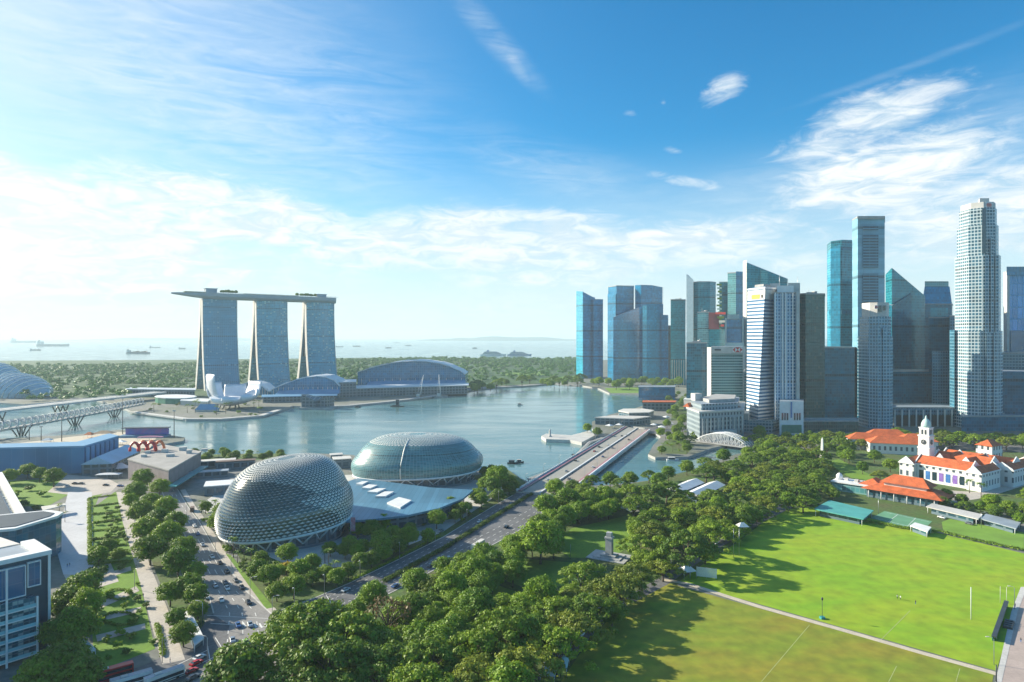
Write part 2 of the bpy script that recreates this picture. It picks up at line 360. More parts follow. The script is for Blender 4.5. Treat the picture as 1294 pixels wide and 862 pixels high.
# ---- land
M_['ground'] = plain('urban_ground', (.20, .20, .19), .9, .25, .02, (.12, .14, .10), fine=(.3, .2))
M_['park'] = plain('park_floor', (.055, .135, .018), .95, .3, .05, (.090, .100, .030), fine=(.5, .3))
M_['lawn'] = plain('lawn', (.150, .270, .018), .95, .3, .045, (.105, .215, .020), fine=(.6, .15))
M_['grassfield'] = plain('playing_field', (.175, .350, .006), .95, .2, .022, (.265, .355, .010), fine=(.16, .17), stretch=(1, 2.2, 1))
M_['dryfield'] = plain('dry_field', (.150, .245, .010), .95, .2, .022, (.255, .215, .018), fine=(.18, .22), stretch=(1, 1.8, 1))
shore_near = [(-250, 563), (-60, 557), (30, 553), (98, 549), (150, 543), (200, 547), (234, 553), (232, 557), (196, 563), (176, 567), (200, 573), (250, 577), (300, 578),
              (350, 575), (400, 573), (446, 575), (470, 584), (520, 590), (600, 594), (640, 601), (662, 606), (694, 626), (720, 620), (745, 614), (790, 611), (830, 606),
              (880, 592), (930, 574), (1000, 562), (1060, 559)]
shore_far = [(1060, 556), (990, 556), (940, 558), (900, 566), (870, 577), (828, 578), (819, 574), (826, 562), (836, 552), (815, 541), (795, 538), (770, 548), (752, 549),
             (748, 541), (748, 533), (770, 524), (800, 517), (822, 509), (815, 499), (770, 497), (757, 491), (735, 487), (700, 485), (660, 488), (620, 490), (575, 495), (540, 502),
             (490, 508), (440, 513), (400, 514), (370, 513), (352, 519), (330, 526), (280, 530), (235, 530), (190, 524), (168, 521), (150, 512), (120, 505), (80, 507), (30, 511), (-60, 505), (-300, 498)]
land = gp(shore_near) + gp(shore_far) + [(-3600, 1750), (-3400, 2500), (-2200, 2650), (-1300, 2480), (-700, 2560), (-100, 2850), (500, 3100), (1500, 3400), (3600, 3300), (3600, -400), (-1800, -400), (-1800, 600)]
slab('ground', land, -4, 0, M_['concrete'], M_['ground'], world=True)
# quay edges: a paved rim a step above the ground
mb = MB(); ribbon(mb, gp([(352, 518.2), (330, 525.2), (280, 529.2), (235, 529.2), (190, 523.3), (168, 520.3)]), 9, -1.2, .55)
tag(mb.build('promenade', M_['lightconc']), kind='structure')
mb = MB(); ribbon(mb, gp([(735, 486.6), (700, 484.6), (660, 487.6), (620, 489.6), (575, 494.6), (540, 501.6), (490, 507.4), (440, 512.4), (400, 513.2)]), 12, -1.2, .45)
tag(mb.build('promenade', M_['concrete']), kind='structure')
# far gardens floor
sheet('lawn', [(-200, 500), (-200, 457), (200, 455), (480, 452), (735, 453), (735, 482), (600, 489), (430, 500), (160, 503)], .04, plain('garden_floor', (.028, .085, .020), .95, .3, .02))
sheet('lawn', [(690, 478), (735, 474), (735, 479), (700, 480)], .08, M_['lawn'])
sheet('lawn', [(764, 490.5), (812, 489.5), (812, 496.5), (772, 497)], .08, M_['lawn'])
sheet('lawn', [(630, 471), (690, 470), (690, 474), (640, 475)], .08, M_['lawn'])
# park on this side
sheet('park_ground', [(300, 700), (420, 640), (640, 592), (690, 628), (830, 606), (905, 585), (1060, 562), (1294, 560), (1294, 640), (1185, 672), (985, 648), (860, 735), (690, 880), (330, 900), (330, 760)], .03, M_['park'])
sheet('lawn', [(700, 690), (722, 668), (800, 650), (800, 690), (770, 705), (720, 705)], .06, M_['lawn'])
sheet('lawn', [(640, 715), (660, 706), (735, 712), (715, 740), (670, 745), (640, 735)], .06, M_['lawn'])
sheet('lawn', [(1040, 585), (1060, 580), (1115, 608), (1090, 612)], .06, M_['lawn'])
sheet('lawn', [(500, 760), (600, 730), (665, 752), (660, 775), (600, 800), (520, 792)], .06, M_['lawn'])
sheet('lawn', [(520, 650), (560, 640), (575, 655), (540, 662)], .06, M_['lawn'])
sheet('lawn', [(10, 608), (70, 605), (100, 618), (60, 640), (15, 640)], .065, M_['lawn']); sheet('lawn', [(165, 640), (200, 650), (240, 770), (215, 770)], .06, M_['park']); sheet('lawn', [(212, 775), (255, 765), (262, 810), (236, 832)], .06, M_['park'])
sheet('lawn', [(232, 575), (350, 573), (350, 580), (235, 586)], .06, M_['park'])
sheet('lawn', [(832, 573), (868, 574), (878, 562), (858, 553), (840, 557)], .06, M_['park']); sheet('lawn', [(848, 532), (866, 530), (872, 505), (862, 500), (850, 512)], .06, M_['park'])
sheet('plaza', [(1180, 640), (1250, 628), (1300, 612), (1300, 600), (1262, 612), (1235, 622), (1170, 618)], .07, M_['paving'])
# playing fields
sheet('playing_field', [(858, 735), (890, 712), (925, 690), (985, 645), (1030, 640), (1183, 673), (1300, 701), (1300, 745), (1283, 772), (1259, 848)], .05, M_['grassfield'])
sheet('playing_field', [(845, 737), (1256, 852), (1245, 905), (680, 905), (730, 830), (775, 775)], .05, M_['dryfield'])
sheet('playing_field', [(1190, 660), (1200, 656), (1294, 673), (1294, 694), (1192, 671)], .09, plain('bowling_green', (.16, .30, .03), .95, .2, .06))
mb = MB(); ribbon(mb, gp([(838, 733), (870, 738), (960, 767), (1060, 795), (1160, 824), (1260, 852)]), 2.6, .0, .12)
tag(mb.build('path', M_['sand']), kind='structure')
def lines(name, segs, w, z, mat):
    mb = MB()
    for a, b in segs:
        l, r = ribbon_pts(gp([a, b]), w)
        mb.face([(*r[0], z), (*r[1], z), (*l[1], z), (*l[0], z)])
    return tag(mb.build(name, mat), kind='structure')
M_['chalk'] = plain('field_chalk', (.36, .42, .16), .95, .2, .8)
lines('field_marking', [((1023, 790), (962, 862)), ((1133, 842), (1123, 862)), ((1213, 845), (1208, 862)), ((1150, 772), (1110, 812))], .22, .085, M_['chalk'])
# roads
def road(name, left, right, mat, z=.06):
    return sheet(name, left + right[::-1], z, mat)
av_l = [(203, 618), (213, 640), (228, 664), (245, 702), (262, 745), (270, 775), (262, 812), (240, 870)]
av_r = [(224, 618), (237, 640), (252, 660), (276, 702), (311, 747), (343, 776), (352, 812), (372, 870)]
road('road', av_l, av_r, M_['roadgrey'])
br_u = [(345, 775), (400, 755), (442, 737), (500, 709), (560, 679), (620, 642), (648, 626), (668, 612)]
br_l = [(352, 805), (420, 782), (475, 759), (522, 735), (562, 713), (622, 689), (682, 656), (712, 628)]
road('road', br_u, br_l, M_['asphalt'], .065)
road('road', [(80, 905), (118, 858), (180, 842), (240, 812), (268, 776)], [(130, 905), (190, 875), (250, 850), (285, 835), (290, 790)], M_['asphalt'], .07)
road('road', [(120, 640), (150, 618), (205, 612), (400, 605)], [(125, 628), (150, 609), (205, 605), (400, 600)], M_['roadgrey'], .055)
road('road', [(85, 600), (135, 604), (150, 612)], [(60, 622), (110, 628), (140, 622)], M_['paving'], .075)
road('road', [(680, 880), (738, 815), (770, 778), (845, 738), (905, 695), (960, 662), (1020, 632)], [(655, 880), (716, 815), (752, 778), (828, 733), (890, 690), (948, 655), (1010, 626)], M_['asphalt'], .07)
road('road', [(815, 541), (870, 533), (950, 545), (1060, 552), (1294, 556), (1500, 560)], [(808, 548), (860, 548), (945, 557), (1060, 563), (1294, 572), (1500, 575)], M_['asphalt'], .04)
road('road', [(1262, 870), (1284, 773), (1296, 742), (1400, 742)], [(1300, 905), (1400, 905), (1420, 850), (1420, 760)], M_['pinkpave'], .06)
road('path', [(1256, 870), (1278, 773), (1290, 742)], [(1264, 870), (1286, 773), (1298, 742)], M_['lightconc'], .10)
# paths and squares of the memorial garden
road('path', [(147, 622), (155, 660), (168, 705), (186, 770), (205, 840)], [(164, 622), (170, 660), (185, 703), (212, 770), (234, 834)], M_['paving'], .10)
sheet('plaza', [(86, 622), (116, 622), (118, 700), (118, 726), (80, 726), (70, 690)], .09, plain('pale_paving', (.50, .51, .53), .75, .1, .06, fine=(.6, .08)))
sheet('plaza', [(80, 726), (140, 712), (150, 735), (95, 752)], .085, M_['paving'])
sheet('garden_floor', [(110, 622), (147, 622), (170, 705), (196, 820), (120, 850), (112, 730)], .05, M_['lawn'])
for a, b, c, d in (((121, 803), (183, 788), (184, 795), (123, 811)), ((128, 779), (178, 767), (179, 773), (128, 785)), ((120, 764), (172, 741), (176, 747), (121, 772)), ((120, 728), (165, 716), (166, 721), (121, 735))):
    sheet('path', [a, b, c, d], .10, M_['paving'])
sheet('plaza', [(250, 640), (300, 605), (445, 600), (600, 606), (640, 618), (560, 672), (450, 715), (380, 720), (330, 700)], .035, M_['lightconc'])
sheet('plaza', [(-100, 575), (90, 552), (150, 546), (200, 549), (190, 566), (60, 575)], .05, M_['sand'])
# kerbs
mb = MB()
for pl in (av_l[:6], av_r[:6], br_u[:-1], br_l[2:], [(345, 775), (343, 800), (352, 812), (372, 870)]): ribbon(mb, gp(pl), .5, 0, .16)
tag(mb.build('kerb', M_['lightconc']), kind='structure')
mb = MB()
l2 = [(x + 7, y + 1) for x, y in av_r[:6]]
ribbon(mb, gp(l2), 3.2, 0, .14); tag(mb.build('pavement', M_['paving']), kind='structure')
# grass verge along the avenue
sheet('verge', [(285, 700), (292, 702), (346, 768), (336, 770)], .15, M_['lawn'])
# road paint
segs = []
for f in (.28, .5, .73):
    for i in range(40):
        t = i / 40 * 6.2; k = int(t); fr = t - k
        if i % 2: continue
        def at(t_):
            k_ = min(int(t_), 6); f_ = t_ - k_
            a = Vector(av_l[k_]).lerp(Vector(av_r[k_]), f); b = Vector(av_l[k_ + 1]).lerp(Vector(av_r[k_ + 1]), f); return tuple(a.lerp(b, f_))
        segs.append((at(t), at(t + .13)))
for f in (.16, .30, .62, .76, .9):
    for i in range(46):
        t = .3 + i / 46 * 6.4
        def at(t_):
            k_ = min(int(t_), 6); f_ = t_ - k_
            a = Vector(br_u[k_]).lerp(Vector(br_l[k_]), f); b = Vector(br_u[k_ + 1]).lerp(Vector(br_l[k_ + 1]), f); return tuple(a.lerp(b, f_))
        segs.append((at(t), at(t + .06)))
segs += [((262, 778), (340, 782)), ((266, 788), (345, 793)), ((272, 806), (300, 850)), ((262, 815), (268, 850)), ((372, 772), (384, 800)), ((380, 768), (393, 795)), ((412, 752), (428, 778)), ((205, 850), (262, 822)), ((218, 856), (272, 830))]
lines('road_marking', segs, .28, .095, M_['line'])
lines('road_marking', [((300 + 7 * i, 786.5 + .4 * i), (303 + 7 * i, 792 + .4 * i)) for i in range(6)] + [((365 + 3 * i, 776 + 5 * i), (373 + 3 * i, 774 + 5 * i)) for i in range(5)], .7, .097, M_['line'])

# ---- far low hills across the strait
M_['hill'] = plain('hill', (.06, .11, .09), .95, .2, .0006)
for x0, x1, y, h in ((-2500, 2100, 17500, 150), (3000, 9000, 18000, 170), (-12500, -6000, 18500, 110)):
    mb = MB(); rings = []
    for i in range(41):
        t = i / 40; x = x0 + (x1 - x0) * t; e = sin(pi * t) ** .7 * h * (.45 + .55 * abs(mnoise.noise(Vector((x * .0011, y * .001, 2))) + .35))
        rings.append([(x, y - 900, -3), (x, y - 300, e * .6), (x, y, e), (x, y + 400, e * .5), (x, y + 900, -3)])
    mb.loft(rings, 0, False, False, True); tag(mb.build('hills', M_['hill']), kind='structure')

# ---- air
hz = bpy.data.materials.new('haze'); hz.use_nodes = True; hn = hz.node_tree; hn.nodes.clear()
pv = hn.nodes.new('ShaderNodeVolumePrincipled'); pv.inputs['Color'].default_value = (.76, .93, 1.0, 1); pv.inputs['Density'].default_value = HAZE_D; pv.inputs['Anisotropy'].default_value = .12
ho = hn.nodes.new('ShaderNodeOutputMaterial'); hn.links.new(pv.outputs[0], ho.inputs['Volume'])
mb = MB(); mb.box(-27000, 27000, -26700, 27500, -6, 312); hb = tag(mb.build('haze', hz), kind='stuff')
# ================================================================== trees
def leafmat(name, a, b, trans=.20, vr=.35):
    m, N, L, bs = newmat(name)
    uv = N.new('ShaderNodeUVMap'); sp = N.new('ShaderNodeSeparateXYZ'); L.new(uv.outputs[0], sp.inputs[0])
    oi = N.new('ShaderNodeObjectInfo')
    ad = N.new('ShaderNodeMath'); ad.operation = 'MULTIPLY_ADD'; L.new(sp.outputs[0], ad.inputs[0]); ad.inputs[1].default_value = .25; 
    a2 = N.new('ShaderNodeMath'); a2.operation = 'MULTIPLY_ADD'; L.new(sp.outputs[1], a2.inputs[0]); a2.inputs[1].default_value = .38
    a3 = N.new('ShaderNodeMath'); a3.operation = 'MULTIPLY'; L.new(oi.outputs['Random'], a3.inputs[0]); a3.inputs[1].default_value = .62
    L.new(a3.outputs[0], a2.inputs[2]); L.new(a2.outputs[0], ad.inputs[2])
    x = N.new('ShaderNodeMix'); x.data_type = 'RGBA'; L.new(ad.outputs[0], x.inputs[0]); x.inputs[6].default_value = rgb(a); x.inputs[7].default_value = rgb(b)
    L.new(x.outputs[2], bs.inputs['Base Color']); bs.inputs['Roughness'].default_value = .55; bs.inputs['Specular IOR Level'].default_value = .3
    tr = N.new('ShaderNodeBsdfTranslucent'); hs = N.new('ShaderNodeHueSaturation'); hs.inputs['Value'].default_value = 1.5; hs.inputs['Hue'].default_value = .485; L.new(x.outputs[2], hs.inputs['Color']); L.new(hs.outputs[0], tr.inputs[0])
    mx = N.new('ShaderNodeMixShader'); mx.inputs[0].default_value = trans; L.new(bs.outputs[0], mx.inputs[1]); L.new(tr.outputs[0], mx.inputs[2])
    L.new(mx.outputs[0], N['Material Output'].inputs['Surface']); return m
LM = {'rain': leafmat('foliage_dark', (.032, .100, .010), (.205, .315, .016)),
      'mid': leafmat('foliage_green', (.042, .135, .008), (.225, .355, .012)),
      'bright': leafmat('foliage_bright', (.075, .170, .008), (.200, .320, .012)),
      'olive': leafmat('foliage_olive', (.065, .120, .012), (.225, .280, .022)),
      'gold': leafmat('foliage_gold', (.20, .20, .01), (.55, .42, .02)),
      'brown': leafmat('foliage_brown', (.08, .06, .025), (.18, .13, .05)),
      'hedge': leafmat('foliage_hedge', (.050, .110, .012), (.120, .190, .02)),
      'far': leafmat('foliage_far', (.024, .105, .018), (.085, .215, .030), .15)}
def clumps_to(mb, rng, cl, leaf, per, drop=.25):
    for (cx, cy, cz, cr, fl) in cl:
        tone = rng.random()
        for _ in range(int(per * cr * cr)):
            z = rng.uniform(-drop, 1); a = rng.uniform(0, 2 * pi); r = sqrt(max(0, 1 - z * z)); k = cr * (rng.random() ** .42) * (1 + max(0, rng.gauss(0, .22)))
            n = Vector((r * cos(a), r * sin(a), z))
            p = Vector((cx, cy, cz)) + Vector((n.x * k, n.y * k, n.z * k * fl))
            n = (n + Vector((rng.gauss(0, .45), rng.gauss(0, .45), rng.gauss(0, .45) + .25))).normalized()
            t = n.orthogonal().normalized(); t = Matrix.Rotation(rng.uniform(0, 6.28), 3, n) @ t; b = n.cross(t)
            s = leaf * rng.uniform(.6, 1.25); q = rng.random()
            mb.face([tuple(p - t * s - b * s * .55), tuple(p + t * s * .2 - b * s * .75), tuple(p + t * s + b * s * .1), tuple(p - t * s * .1 + b * s * .75)], 0, [(q, tone)] * 4)
def limbs(mb, rng, base_r, fork, ends, zt):
    mb.tube([(0, 0, -.3), (rng.uniform(-.2, .2), rng.uniform(-.2, .2), fork * .5), (rng.uniform(-.3, .3), rng.uniform(-.3, .3), fork)], [base_r * 1.25, base_r, base_r * .85], 7)
    for (x, y, z) in ends:
        mid = (x * .5 + rng.uniform(-.4, .4), y * .5 + rng.uniform(-.4, .4), fork + (z - fork) * .62)
        mb.tube([(0, 0, fork - .3), mid, (x, y, z)], [base_r * .55, base_r * .35, base_r * .12], 5)
PROTO = {}
def tree_proto(key, kind, seed, leafkey, R=6.0, top=13.0, per=26, leaf=.5):
    rng = random.Random(seed); cl = []; ends = []
    if kind == 'umbrella':
        for i in range(58):
            a = i * 2.39996 + rng.uniform(-.3, .3); r = R * sqrt((i + .5) / 58) * rng.uniform(.88, 1.1)
            lop = 1 + .16 * sin(a * 2 + seed) + .1 * sin(a * 3 + seed * 2)
            x, y = r * lop * cos(a), r * lop * sin(a); z = top * (.96 - .42 * (r / R) ** 2.1) + rng.uniform(-1.1, .9)
            cl.append((x, y, z - 1.4, rng.uniform(1.5, 2.6), .62))
            if i % 7 == 3: ends.append((x * .85, y * .85, z - 2.4))
        fork = top * .28; br = R * .055
    elif kind == 'round':
        n = 34
        for i in range(n):
            z = 1 - 1.75 * (i + .5) / n; a = i * 2.39996 + rng.uniform(-.3, .3); r = sqrt(max(0, 1 - z * z)) * rng.uniform(.7, 1.0)
            hh = top * .38; x, y = R * r * cos(a) * .85, R * r * sin(a) * .85
            zz = top - hh + z * hh * .9 + rng.uniform(-.5, .5)
            cl.append((x, y, zz, R * rng.uniform(.26, .42), .75))
            if i % 6 == 2: ends.append((x * .7, y * .7, zz - .3))
        cl.append((0, 0, top - hh, R * .6, .9)); fork = top * .3; br = R * .055
    elif kind == 'bush':
        for i in range(11):
            a = rng.uniform(0, 6.28); r = R * sqrt(rng.random()) * .75
            cl.append((r * cos(a), r * sin(a), top * rng.uniform(.3, .68), R * rng.uniform(.3, .5), .8))
        fork = top * .2; br = .12; ends = [(c[0] * .7, c[1] * .7, c[2]) for c in cl[:5]]
    elif kind == 'sparse':
        for i in range(30):
            a = i * 2.4; r = R * sqrt((i + .5) / 30) * rng.uniform(.8, 1.1); z = top * (.92 - .3 * (r / R) ** 2) + rng.uniform(-1.5, 1)
            cl.append((r * cos(a), r * sin(a), z, rng.uniform(1.0, 1.8), .7))
            if i % 3 == 0: ends.append((r * cos(a), r * sin(a), z))
        fork = top * .3; br = R * .05
    root = thing(key, None, None); mb = MB(); limbs(mb, rng, br, fork, ends, top); mb.build('trunk', M_['bark'], root)
    mb = MB(); clumps_to(mb, rng, cl, leaf, per * (.35 if kind == 'sparse' else 1)); mb.build('crown', LM[leafkey], root)
    root['_r'] = R; root['_t'] = top; return root
def palm_proto(key, seed, h):
    rng = random.Random(seed); root = thing(key, None, None); mb = MB()
    mb.tube([(0, 0, -.2), (rng.uniform(-.3, .3), rng.uniform(-.3, .3), h * .5), (rng.uniform(-.5, .5), rng.uniform(-.5, .5), h)], [.3, .2, .16], 6); mb.build('trunk', M_['bark'], root)
    mb = MB()
    for i in range(22):
        a = i * 2.4; L_ = rng.uniform(2.6, 3.6); up = rng.uniform(.1, .9); pr = None; w = .5
        for k in range(6):
            t = k / 5; p = Vector((cos(a) * L_ * t, sin(a) * L_ * t, h + up * L_ * t - 1.9 * t * t * (1.3 - up * .5))); s = Vector((-sin(a), cos(a), 0)) * w * (1 - t * .8)
            if pr is not None:
                q = rng.random()
                mb.face([tuple(pr[0]), tuple(pr[1]), tuple(p), tuple(pr[2])], 0, [(q, up)] * 4); mb.face([tuple(pr[1]), tuple(pr[3]), tuple(p + s * 1 + Vector((0, 0, -.2))), tuple(p)], 0, [(q, up)] * 4)
            pr = (p - s + Vector((0, 0, -.2)), p, p - s + Vector((0, 0, -.2)), p + s + Vector((0, 0, -.2)))
    mb.build('crown', LM['mid'], root); root['_r'] = 3.0; root['_t'] = h + 1; return root
for i in range(4): PROTO['rain%d' % i] = tree_proto('rain_tree', 'umbrella', 11 + i, 'rain', 12 + (i % 2) * 1.5, 17.5 + (i % 3), 26, .46)
for i in range(2): PROTO['orain%d' % i] = tree_proto('rain_tree', 'umbrella', 31 + i, 'olive', 12.5, 17, 26, .46)
for i in range(4): PROTO['round%d' % i] = tree_proto('shade_tree', 'round', 51 + i, 'mid', 6.2 + .5 * i, 13 + i * .8, 27, .44)
for i in range(2): PROTO['bright%d' % i] = tree_proto('shade_tree', 'round', 61 + i, 'bright', 7.0 + i, 13.5, 26, .44)
for i in range(2): PROTO['dark%d' % i] = tree_proto('shade_tree', 'round', 71 + i, 'rain', 6.5 + i, 13, 27, .44)
PROTO['gold0'] = tree_proto('flowering_tree', 'round', 81, 'gold', 5.0, 8.5, 19, .5)
PROTO['brown0'] = tree_proto('bare_tree', 'sparse', 82, 'brown', 9.5, 13, 20, .5)
for i in range(3): PROTO['bush%d' % i] = tree_proto('shrub', 'bush', 91 + i, ('hedge', 'mid', 'bright')[i], 2.6, 3.4, 34, .38)
for i in range(2): PROTO['palm%d' % i] = palm_proto('palm_tree', 95 + i, 8.5 + i * 2)
KINDS = {'rain': ('dark green spreading rain tree', 'tree'), 'orain': ('olive green spreading rain tree', 'tree'), 'round': ('mid green rounded tree', 'tree'), 'bright': ('bright yellow-green rounded tree', 'tree'),
         'dark': ('dark green rounded tree', 'tree'), 'gold': ('yellow flowering tree', 'tree'), 'brown': ('thin brownish half bare tree', 'tree'), 'bush': ('low leafy shrub', 'shrub'), 'palm': ('slender palm', 'palm')}
NV = {'rain': 4, 'orain': 2, 'round': 4, 'bright': 2, 'dark': 2, 'gold': 1, 'brown': 1, 'bush': 3, 'palm': 2}
TREES = []; OCC = []; trng = random.Random(5)
def put_tree(x, y, kind, sc, group, z=0.0):
    pr = PROTO['%s%d' % (kind, trng.randrange(NV[kind]))]
    o = place(pr, (x, y, z), trng.uniform(0, 6.28), (sc, sc, sc * trng.uniform(.9, 1.1)), group=group, cat=KINDS[kind][1])
    for c in (o,):
        for k in ('_r', '_t'): del c[k]
    TREES.append([o, kind, x, y, pr['_r'] * sc]); OCC.append((x, y, pr['_r'] * sc)); return o
def at_px(px, py, kind, sc, group):
    pr = PROTO[kind + '0']; g = G(px, py, pr['_t'] * sc * .66); return put_tree(g.x, g.y, kind, sc, group)
def inpoly(x, y, poly):
    c = False; n = len(poly); j = n - 1
    for i in range(n):
        if (poly[i][1] > y) != (poly[j][1] > y) and x < (poly[j][0] - poly[i][0]) * (y - poly[i][1]) / (poly[j][1] - poly[i][1]) + poly[i][0]: c = not c
        j = i
    return c
NOGO = []                     # world polygons that stay free of trees
def nogo(px): NOGO.append(gp(px))
def fill(poly, kinds, group, tries=1500, sc=(.8, 1.15), pack=.72, hz=9.0, limit=400):
    rng = random.Random(len(TREES) * 7 + 3); n = 0
    pts = [G(x, y, hz) for x, y in poly]; x0, x1 = min(p.x for p in pts), max(p.x for p in pts); y0, y1 = min(p.y for p in pts), max(p.y for p in pts)
    for _ in range(tries):
        if n >= limit: break
        x, y = rng.uniform(x0, x1), rng.uniform(y0, y1)
        if not inpoly(x, y, [(p.x, p.y) for p in pts]) or any(inpoly(x, y, q) for q in NOGO): continue
        k = rng.choice(kinds); s = rng.uniform(*sc); r = PROTO[k + '0']['_r'] * s
        if any((x - a) ** 2 + (y - b) ** 2 < ((r + c) * pack) ** 2 for a, b, c in OCC): continue
        put_tree(x, y, k, s, group); n += 1
for q in ([(700, 688), (722, 668), (800, 650), (802, 690), (770, 708), (710, 705)], [(648, 712), (662, 706), (737, 714), (715, 738), (672, 742)],
          [(845, 737), (1256, 852), (1245, 905), (705, 905), (755, 815), (800, 765)], [(915, 700), (985, 645), (1300, 700), (1300, 900), (1150, 860), (860, 738)],
          av_l + av_r[::-1], [(340, 770)] + br_u[1:] + [(720, 622)] + br_l[::-1], [(715, 600), (770, 600), (840, 545), (800, 535)], [(690, 880), (745, 815), (775, 778), (850, 738), (905, 697), (890, 685), (826, 731), (745, 778), (655, 880)],
          [(845, 640), (925, 640), (925, 612), (850, 612)], [(1020, 664), (1300, 700), (1300, 668), (1240, 655), (1170, 640), (1110, 645), (1050, 634), (1030, 634)], [(1040, 596), (1058, 580), (1118, 606), (1100, 618)],
          [(1070, 570), (1294, 570), (1294, 650), (1085, 630)], [(780, 641), (818, 641), (818, 652), (785, 655)]): nogo(q)
nogo([(572, 772), (640, 750), (662, 768), (598, 792)]); nogo([(505, 775), (555, 757), (572, 768), (525, 790)])
nogo([(640, 735), (722, 738), (702, 776), (632, 776)])
g1 = 'trees of the park between the bridge road and the playing fields'
for a in [(683, 682, 'bright', 1.35), (648, 722, 'bright', .8), (622, 728, 'bright', .85), (868, 690, 'rain', 1.1), (826, 672, 'orain', .85), (903, 650, 'orain', .8), (735, 727, 'rain', .78), (768, 744, 'orain', .85), (800, 722, 'orain', .85),
          (838, 716, 'orain', .62), (700, 770, 'rain', .8), (722, 757, 'orain', .6), (490, 778, 'brown', 1.05), (545, 742, 'olive_' and 'orain', .6), (395, 790, 'rain', 1.15), (372, 815, 'rain', 1.1), (440, 800, 'rain', 1.1), (420, 835, 'rain', 1.15),
          (480, 838, 'rain', 1.05), (370, 855, 'rain', .9), (540, 830, 'rain', 1.05), (600, 822, 'rain', .9), (640, 800, 'rain', .95), (655, 838, 'orain', 1.0), (600, 852, 'orain', .95), (530, 865, 'rain', 1.0), (612, 778, 'bush', 1.2),
          (745, 768, 'rain', .85), (725, 792, 'orain', .85), (704, 815, 'rain', .85), (785, 738, 'orain', .8), (298, 845, 'dark', 1.35), (610, 700, 'round', .85), (560, 715, 'round', .7), (525, 738, 'round', .75), (450, 772, 'round', .6), (472, 757, 'round', .75), (500, 760, 'bush', 1.5)]: at_px(*a, g1)
fill([(640, 690), (690, 655), (730, 630), (760, 620), (790, 628), (760, 650), (720, 668), (700, 685), (660, 700)], ['round', 'round', 'dark'], g1, sc=(.7, .95), pack=.62)
fill([(440, 785), (520, 745), (600, 700), (650, 700), (690, 740), (660, 790), (560, 800)], ['round', 'dark', 'round', 'bright'], g1, sc=(.6, .95), pack=.66, limit=60)
fill([(352, 780), (420, 782), (560, 800), (650, 780), (700, 790), (690, 872), (360, 872)], ['rain', 'dark', 'round'], g1, sc=(.75, 1.0), pack=.62, limit=60)
fill([(690, 720), (740, 715), (790, 740), (760, 790), (720, 810), (690, 780)], ['dark', 'rain'], g1, sc=(.6, .8), pack=.65, limit=20)
fill([(790, 655), (860, 640), (980, 640), (960, 668), (900, 700), (860, 712), (800, 700)], ['rain', 'dark', 'dark'], g1, sc=(.6, .9), pack=.66, limit=40)
g2 = 'trees on the river bank and behind the pavilion'
for i, (x, y) in enumerate(((702, 619), (724, 613), (747, 608), (771, 605), (796, 603), (820, 600), (845, 596), (868, 590), (892, 583), (914, 576), (738, 617), (784, 611), (832, 606))): at_px(x, y, ('round', 'dark', 'rain')[i % 3], (.85, .8, .55)[i % 3], g2)
for a in [(690, 640, 'round', 1.0), (716, 632, 'round', 1.1), (742, 630, 'dark', 1.0), (935, 620, 'orain', .8), (960, 600, 'round', .9)]: at_px(*a, g2)
fill([(760, 622), (840, 614), (905, 590), (960, 570), (1045, 575), (1040, 600), (1000, 640), (930, 660), (850, 650), (800, 640)], ['rain', 'rain', 'orain', 'round'], g2, sc=(.6, .85), pack=.62, limit=80, tries=3000)
fill([(900, 592), (950, 560), (1010, 553), (1090, 546), (1160, 553), (1100, 570), (1050, 578), (1000, 585)], ['rain', 'orain', 'dark', 'bright'], g2, sc=(.6, .85), pack=.6, limit=50)
fill([(980, 640), (1030, 600), (1050, 610), (1070, 628), (1030, 640)], ['dark', 'rain'], g2, sc=(.55, .8), pack=.66, limit=14)
g3 = 'trees around the clock tower building'
for a in [(1105, 575, 'round', .8), (1125, 585, 'dark', .9), (1090, 590, 'round', .7), (1148, 594, 'dark', .7), (1112, 598, 'orain', .5), (1075, 565, 'round', .8), (1195, 625, 'dark', .65), (1215, 630, 'dark', .6), (1240, 622, 'palm', 1.1), (1225, 612, 'palm', 1.0),
          (1255, 632, 'round', .7), (1275, 640, 'dark', .7), (1290, 655, 'round', .6), (1180, 628, 'dark', .5), (1170, 612, 'dark', .5), (1085, 612, 'brown', .6), (1120, 610, 'brown', .5), (1285, 590, 'dark', .9), (1250, 632, 'dark', .6), (1150, 548, 'round', .8), (1130, 546, 'round', .8)]: at_px(*a, g3)
g4 = 'trees in the double row along the avenue'
for a in [(180, 607, 'round', .95), (202, 615, 'bright', .85), (172, 622, 'round', .9), (192, 633, 'bright', .9), (210, 640, 'round', .9), (178, 645, 'dark', 1.0), (200, 655, 'round', .95), (222, 660, 'round', .85), (185, 668, 'dark', 1.1), (212, 676, 'round', .95),
          (190, 690, 'dark', 1.1), (232, 694, 'bright', .85), (225, 712, 'round', .95), (245, 720, 'round', .8), (238, 738, 'bright', .9), (215, 748, 'bright', .7), (247, 750, 'round', .75), (165, 633, 'round', .7), (215, 590, 'round', .7), (250, 768, 'dark', .6), (232, 800, 'dark', .6), (222, 778, 'olive' and 'round', .6)]: at_px(*a, g4)
g5 = 'trees and bushes beside the glass office block'
